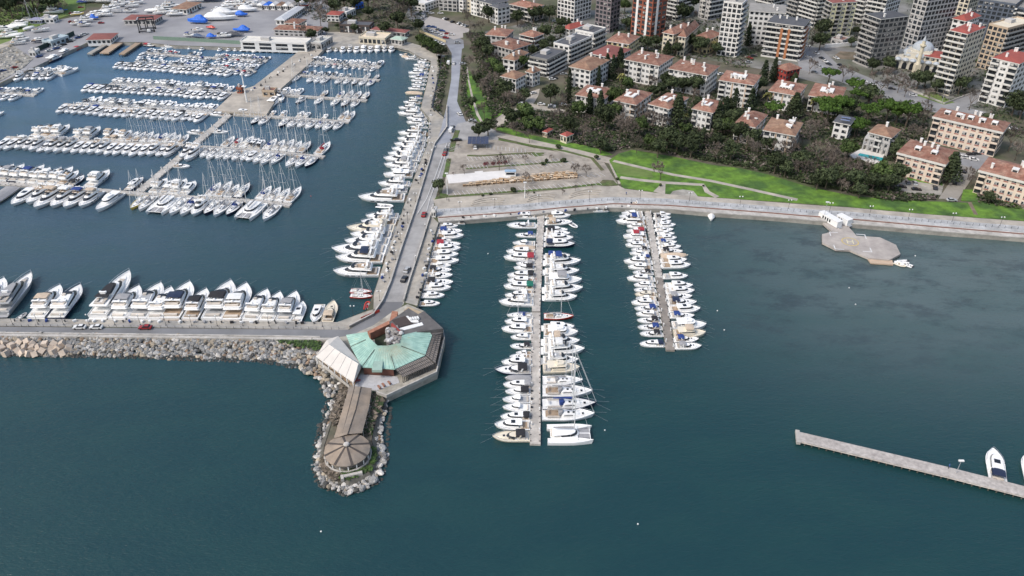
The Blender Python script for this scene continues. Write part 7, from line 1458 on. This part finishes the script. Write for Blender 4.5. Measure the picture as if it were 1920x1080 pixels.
for i, (a, b, wd, lab) in enumerate((((196, 84), (168, 100), 3.6, 'left finger of the boat lift dock'), ((228, 76), (195, 99), 6, 'middle wide finger of the boat lift dock'), ((262, 78), (228, 101), 4, 'right finger of the boat lift dock'))):
    A_, B2 = G(*a, 2.), G(*b, 2.); o = thing('lift_dock', lab, 'dock', (A_.x, A_.y, 0), 0, 'boat lift docks'); o0 = Vector((A_.x, A_.y, 0)); mb = MB(); mb.prism([q-o0 for q in strip(A_, B2, wd)], 1.2, 2.); mk('deck', mb.mesh('ldeck', TEAK if i else CONC), o)
    mb = MB(); d = (B2-A_); n_ = 8; nn = Vector((-d.y, d.x, 0)).normalized()*(wd/2-.3)
    for j in range(n_+1):
        for s in (-1, 1): q = A_+d*j/n_+nn*s-o0; mb.tube((q.x, q.y, -3), (q.x, q.y, 1.2), .25, None, 5)
    mk('pile', mb.mesh('lpile', DARKM), o)['kind'] = 'stuff'
# yard fence and long green wall
def wallrun(nm, lab, pts, h, th, m, cat, z0=2., cap=None):
    P = [G(x, y, z0) for x, y in pts]; o = thing(nm, lab, cat, P[0]); mb = MB(); mb.prism([Vector((q.x-P[0].x, q.y-P[0].y, 0)) for q in band(P, th)], 0, h); mk('panel', mb.mesh(nm, m), o)
    if cap: mb = MB(); mb.prism([Vector((q.x-P[0].x, q.y-P[0].y, 0)) for q in band(P, th+.2)], h, h+.12); mk('coping', mb.mesh('cap', cap), o)
    return o
wallrun('yard_wall', 'long dark green screen wall beside the west quay road', [(68, 98), (140, 66)], 3, .4, mat('dark_green_wall', (.02, .045, .04), .8), 'wall')
wallrun('yard_fence', 'pale green mesh fence above the north quay', [(288, 74), (350, 77), (452, 83)], 2.4, .15, mat('fence_green', (.17, .25, .20), .8, .2, 2.), 'fence')
wallrun('quay_wall', 'low concrete wall along the left side of the pier road', [(838, 200), (838, 240), (815, 272), (778, 395), (752, 470), (733, 530), (718, 566), (700, 592), (655, 615)], 1.0, .35, CONC, 'wall', cap=CONC2)
wallrun('quay_wall', 'low concrete wall along the right side of the pier road', [(808, 402), (790, 460), (768, 528), (757, 566)], 1.0, .35, CONC, 'wall', cap=CONC2)
wallrun('quay_wall', 'dark coped wall beside the walkway at the upper end of the pier', [(820, 108), (828, 106), (826, 130), (812, 190), (810, 204), (832, 222)], .9, .4, CONC, 'wall', cap=DARKM)
wallrun('coping_wall', 'low rust red coping wall along the promenade quay', [(822, 409), (957, 400), (1060, 390), (1150, 383), (1250, 386), (1335, 392), (1440, 400), (1500, 405), (1594, 412), (1740, 425), (1920, 440), (2150, 459)], .45, .5, REDLINE, 'wall')
wallrun('parapet_wall', 'low concrete parapet between the breakwater road and the rocks', [(-200, 624), (0, 626), (480, 632), (600, 634)], .7, .6, CONC2, 'wall')
wallrun('garden_wall', 'pale yellow wall between the car parks', [(787, 60), (836, 80)], 1.6, .3, mat('yellow_wall', (.55, .47, .30), .85), 'wall')
wallrun('street_wall', 'pale stone garden wall below the cream tower', [(1700, 168), (1770, 196), (1850, 166), (1880, 148)], 1.2, .4, CONC2, 'wall')
wallrun('yard_wall', 'white roofed wall round the building site', [(1546, 90), (1612, 84)], 2.4, .8, WHITE, 'wall')
wallrun('banner', 'long red banner on the bend of the quay', [(677, 600), (712, 585)], 1.1, .1, REDH, 'banner')
def fence(lab, pts, h=1.1, st=2.5, z0=2.04):
    P = [G(x, y, z0) for x, y in pts]; o = thing('railing', lab, 'railing', P[0]); rl = MB(); ps = MB()
    for zz in (h, h*.5): rl.path([q-P[0]+Vector((0, 0, zz)) for q in P], .035, 4)
    for a, b in zip(P, P[1:]):
        n_ = max(1, int((b-a).length/st))
        for i in range(n_): q = a.lerp(b, i/n_)-P[0]; ps.box((q.x, q.y, h/2), (.09, .09, h))
    mk('rails', rl.mesh('rails', METAL), o); mk('posts', ps.mesh('rposts', DARKM), o)['kind'] = 'stuff'
fence('metal railing between the quay and road of the breakwater', [(-200, 610), (0, 612), (480, 616.5), (650, 617.5)])
fence('long metal railing beside the pale promenade walkway', [(822, 398), (960, 390), (1060, 382), (1150, 376), (1250, 379), (1335, 385), (1440, 393), (1500, 398), (1594, 404), (1740, 417), (1920, 431), (2150, 451)], 1.3)
# lamp posts
LPm = MB(); LPm.tube((0, 0, 0), (0, 0, 4.2), .06, None, 6); LPm.box((0, 0, .2), (.3, .3, .4)); LPp = LPm.mesh('pole', DARKM); LGm = MB().ball((0, 0, 0), .28, 8, 6).mesh('globe', WHITE); LAm = MB().box((0, 0, 0), (1.2, .08, .08)).mesh('arm', DARKM)
def lamps(pts, step, where, grp, two_=False, z0=2.):
    P = [G(x, y, z0) for x, y in pts]; k = 0
    for a, b in zip(P, P[1:]):
        n_ = max(1, int((b-a).length/step))
        for i in range(n_):
            q = a.lerp(b, (i+.5)/n_); px = PX(q)
            if not (-20 < px[0] < 1940): continue
            k += 1; o = thing('street_lamp', f"thin lamp post with {'two white globes' if two_ else 'a white globe'} {where}, {ordw(k)} from the left", 'street lamp', q, 0, grp); mk('pole', LPp, o)
            if two_: mk('arm', LAm, o, (0, 0, 4.1)); mk('globe', LGm, o, (-.6, 0, 4.3)); mk('globe', LGm, o, (.6, 0, 4.3))
            else: mk('globe', LGm, o, (0, 0, 4.4))
lamps([(-200, 606), (0, 608), (480, 612), (630, 613)], 8.5, 'on the breakwater', 'lamps on the breakwater')
lamps([(700, 590), (724, 540), (757, 440), (786, 360), (812, 272)], 13, 'left of the pier road', 'lamps along the pier road', True)
lamps([(770, 530), (790, 468), (806, 410)], 13, 'right of the pier road', 'lamps along the pier road')
lamps([(830, 398), (960, 387), (1060, 378), (1150, 372), (1250, 375), (1335, 381), (1440, 389), (1594, 400), (1740, 413), (1920, 428)], 15, 'on the promenade', 'lamps along the promenade', True)
lamps([(635, 602), (690, 583)], 8, 'on the quay bend', 'lamps on the breakwater', True)
for i, (x, y, ty, lab) in enumerate(((839, 365, 325, 'tall white floodlight mast at the lower left corner of the car park'), (984, 372, 342, 'tall white floodlight mast on the terrace above the promenade'), (463, 191, 137, 'white signal tower on the mole platform'), (1544, 411, 379, 'thin lamp mast beside the helipad containers'), (1794, 884, 864, 'leaning lamp post on the lone jetty'), (1740, 152, 128, 'street lamp below the mosque'), (1765, 195, 160, 'street lamp at the road corner'))):
    H_ = HT((x, y), ty); o = thing('mast_lamp', lab, 'mast', G(x, y, 2)); r_ = .42 if i == 2 else .2 if i < 2 else .1
    mk('pole', MB().tube((0, 0, -.5), (0, 0, H_), r_*1.3, r_*.6, 8).mesh('mpole', WHITE if i < 3 else METAL), o); mk('head', MB().box((0, 0, H_), (1.4, .6, .35)).mesh('mhead', WHITE), o)
    if i == 2: mk('platform', MB().box((0, 0, H_*.55), (2.4, 2.4, .2)).mesh('mplat', WHITE), o)
# car park bay lines, crates, solar carport, event canopy bits
mb = MB()
def bays(a, b, n, ln=2.2):
    A_, B2 = G(*a, 2.9), G(*b, 2.9); d = (B2-A_); nn = Vector((-d.y, d.x, 0)).normalized()*ln; e = (nn*.85+d.normalized()*-1.3)
    for i in range(n+1):
        q = A_+d*i/n; w_ = d.normalized()*.14; mb.add([q-w_, q+w_, q+w_+e*2, q-w_+e*2], [(0, 1, 2, 3)])
LZ[0] += .006
def G29(x, y): return G(x, y, LZ[0]+.03)
def bays(a, b, n, ln=2.1, sl=-1.1):
    A_, B2 = G29(*a), G29(*b); d = (B2-A_); u = d.normalized(); e = Vector((-u.y, u.x, 0))*ln*2+u*sl
    for i in range(n+1): q = A_+d*i/n; w_ = u*.09; mb.add([q-w_, q+w_, q+w_+e, q-w_+e], [(0, 1, 2, 3)])
bays((855, 366), (950, 360), 11); bays((970, 359), (1128, 346), 17); bays((880, 316), (915, 315), 5); bays((960, 312), (1060, 302), 12); bays((880, 301), (925, 299), 6); bays((950, 297), (1010, 293), 8); bays((958, 321), (1080, 309), 14); bays((912, 279), (985, 286), 10); bays((1100, 335), (1135, 330), 4); bays((850, 283), (868, 276), 4)
struct('parking_markings', mb.mesh('parking_markings', LINE))
mb = MB(); LZ[0] += .006
for pts in ([(1262, 0)],): pass
def line(pts, wd): 
    P = [G29(x, y) for x, y in pts]
    for a, b in zip(P, P[1:]): s = strip(a, b, wd); mb.add([(q.x, q.y, a.z) for q in s][::-1], [(0, 1, 2, 3)])
line([(838, 268), (818, 325), (800, 372), (783, 400)], .25); line([(843, 268), (824, 325), (806, 372), (800, 395)], .25)
struct('road_markings', mb.mesh('road_markings', LINE))
CRm = MB().box((0, 0, .45), (1.6, 1.1, .9)).box((0, 0, .93), (1.75, 1.2, .08)).box((0, -.57, .45), (1.2, .05, .5), mi=1)
CRs = [CRm.mesh('crate', [mat(f'crate_wood{i}', c, .9, .2, .8, rnd=.25), mat('crate_dark', (.08, .055, .04), .9)]) for i, c in enumerate(((.50, .38, .26), (.42, .28, .16), (.55, .45, .34)))]
k = 0
for row, (a, b, n_) in enumerate((((870, 349), (1085, 333), 34), ((882, 345), (1086, 329.5), 31), ((925, 339.5), (1085, 326), 22), ((1000, 330), (1072, 323.5), 10))):
    for i in range(n_):
        t = (i+random.uniform(-.2, .2))/n_; q = G(a[0]+(b[0]-a[0])*t, a[1]+(b[1]-a[1])*t, 2.1); k += 1
        o = mk('wooden_crate', random.choice(CRs), None, q, R(random.uniform(-25, 25)), (random.uniform(.75, 1.15),)*3); tag(o, f"tan wooden crate in {ordw(row+1)} row from the front, {ordw(i+1)} from the left, car park", 'crate', 'wooden crates stacked in the car park')
g = G(897, 275, 2); o = thing('solar_carport', 'carport with a tilted roof of dark blue solar panels', 'carport', g); 
for i in range(5): mk('solar_panel', MB().box((-4.2+i*2.1, 0, 3.5), (2.0, 6.4, .12), rx=.2).mesh('cpanel', mat('solar_dark', (.05, .06, .10), .25, .3, 1.)), o)
for sx in (-3, 3): mk('post', MB().box((sx, .6, 1.6), (.3, .3, 3.2)).mesh('cpost', METAL), o)
mk('beam', MB().box((0, .6, 3.1), (10, .3, .3)).mesh('cbeam', METAL), o)
for i, (x, y) in enumerate(((912, 309), (925, 308), (938, 307), (948, 306))):
    g = G(x, y, 2); o = mk('flower_bed_shrub', lobes(1.6, .1, 1.0, 4, .6, 40, .22).mesh('redshrub', [mat('leaf_crimson', (.16, .02, .03), .9, .3), mat('leaf_crimson2', (.09, .02, .025), .9, .3)]), None, g); tag(o, f"low crimson shrub under the bare tree in the car park, {ordw(i+1)} from the left", 'shrub', 'crimson shrubs')
o = thing('ticket_booth', 'small blue and white booth at the end of the white event floor', 'booth', G(957, 329, 2.2)); mk('body', MB().box((0, 0, 1.2), (5, 2.2, 2.4)).mesh('bb', WHITE), o); mk('windows', MB().box((0, -1.12, 1.4), (4, .06, 1.)).mesh('bw', GLASS), o); mk('roof', MB().box((0, 0, 2.45), (5.3, 2.5, .12)).mesh('br', mat('booth_blue', (.30, .42, .55), .7)), o)
# terrace steps above the promenade
for i, (a, b) in enumerate((((885, 386), (945, 381)), ((990, 379), (1040, 374)), ((1070, 372), (1125, 366)))):
    o = thing('seating_steps', f"low curved concrete seating steps above the promenade, {ordw(i+1)} from the left", 'steps', G(*a, 2), 0, 'seating steps'); A_, B2 = G(*a, 2), G(*b, 2)
    for j in range(3):
        P = [G(a[0]+(b[0]-a[0])*t+(j-1)*2, a[1]+(b[1]-a[1])*t-j*4-5*math.sin(math.pi*t)*.8, 2)-A_ for t in [q/8 for q in range(9)]]; mb = MB(); mb.prism([Vector((q.x, q.y, 0)) for q in band(P, .6)], 0, .45); mk('step', mb.mesh('step', PAVE), o)
# people (small, standing or walking)
def person(x, y, shirt, ang, lab, z=2.08):
    mb = MB(); n = 8
    def rr(cx, cy, z_, rx, ry): return [(cx+rx*math.cos(6.2832*i/n), cy+ry*math.sin(6.2832*i/n), z_) for i in range(n)]
    for s in (-1, 1): mb.ring([rr(.04*s, s*.1, 0, .12, .05), rr(0, s*.1, .1, .05, .05), rr(.02, s*.1, .48, .06, .06), rr(0, s*.09, .86, .09, .085)])
    mb.ring([rr(0, 0, .82, .11, .17), rr(0, 0, 1.05, .10, .15), rr(.01, 0, 1.3, .12, .19), rr(0, 0, 1.44, .07, .12), rr(.01, 0, 1.5, .05, .05), rr(.02, 0, 1.56, .07, .065), rr(.02, 0, 1.66, .095, .08), rr(.01, 0, 1.75, .06, .055)], 1)
    for s in (-1, 1): mb.ring([rr(0, s*.2, 1.4, .05, .05), rr(.0, s*.25, 1.12, .042, .042), rr(.08, s*.26, .85, .03, .03), rr(.1, s*.25, .76, .03, .02)], 1)
    tag(mk('person', mb.mesh('person', [mat('trousers', (.03, .035, .05), .9), mat('shirt_'+shirt, {'dark': (.03, .03, .035), 'blue': (.04, .09, .25), 'red': (.35, .04, .03), 'white': (.6, .6, .58)}[shirt], .9)]), None, G(x, y, z), R(ang)), lab, 'person')
person(838, 376, 'dark', 20, 'person in dark clothes walking on the terrace by the car park corner'); person(842, 378, 'dark', 160, 'second person in dark clothes on the terrace by the car park corner'); person(1174, 366, 'blue', 90, 'person in blue standing on the promenade above the short pontoon'); person(788, 374, 'dark', 90, 'person walking down the pier road'); person(1005, 528, 'red', 0, 'person in red on the long pontoon', .8); person(1778, 878, 'blue', 0, 'person in blue on the lone jetty beside the lamp post', 1.45)
# small bits on the quays
BLm = MB().ring([[(.28*k*math.cos(6.28*j/8), .28*k*math.sin(6.28*j/8), z_) for j in range(8)] for k, z_ in ((1, 0), (.7, .15), (.7, .45), (1.15, .55), (1.1, .7))]).mesh('bollard', DARKM); BXm = {c: MB().box((0, 0, .35), (1.1, .6, .7)).box((0, 0, .73), (1.2, .7, .08)).mesh('dock_box', m) for c, m in (('white', WHITE), ('blue', BLUE), ('grey', GREYC), ('black', BLACK))}
k = 0
def scat(a, b, n_, where, z=2.05, off=2.):
    for i in range(n_):
        t = (i+random.random()*.6)/n_; q = G(a[0]+(b[0]-a[0])*t+random.uniform(-off, off), a[1]+(b[1]-a[1])*t, z); c = random.choice(('white', 'white', 'white', 'grey', 'grey', 'black', 'black', 'blue'))
        if random.random() < .45: o = mk('bollard', BLm, None, q); tag(o, f"dark bollard {where}, {ordw(i+1)} along", 'bollard', 'bollards on the quays')
        else: o = mk('dock_box', BXm[c], None, q, random.random()*3); tag(o, f"{c} dock box {where}, {ordw(i+1)} along", 'dock box', 'dock boxes on the quays')
scat((20, 602), (600, 607), 34, 'on the breakwater quay'); scat((716, 530), (770, 372), 26, 'on the left quay of the pier road', off=5); scat((780, 345), (812, 275), 16, 'on the upper left quay of the pier', off=4); scat((806, 260), (812, 120), 18, 'on the walkway at the upper pier', off=3); scat((786, 560), (812, 430), 20, 'on the right quay of the pier road', off=4); scat((860, 410), (1200, 386), 16, 'on the promenade quay edge'); scat((470, 170), (600, 92), 22, 'on the marina mole', off=5)
for i, (x, y) in enumerate(((595, 88), (560, 112), (555, 108), (572, 100), (585, 93), (548, 120), (565, 118))): pass
# buoys
for i, (x, y) in enumerate(((602, 997), (1196, 983), (1604, 571), (1592, 540), (1134, 807), (583, 368), (1345, 583), (1358, 619), (915, 476), (1716, 480))):
    tag(mk('mooring_buoy', MB().ball((0, 0, .1), .24, 8, 6).mesh('buoy', WHITE if i != 5 else REDH), None, G(x, y, 0)), f"small {'red' if i == 5 else 'white'} buoy floating in open water, {ordw(i+1)} of the scattered ones", 'buoy', 'scattered mooring buoys')
for i, (dx, dy, a) in enumerate(((0, 0, -20), (1.2, 1.2, 5), (2, -1., -45))):
    g = G(1688, 495, 0); boat('R:w:w', (g.x+dx, g.y+dy, 0), R(180+a), 4.5, f"pale green pedal boat in the cluster beside the helipad dock, {ordw(i+1)} from the left", 'pedal boats')
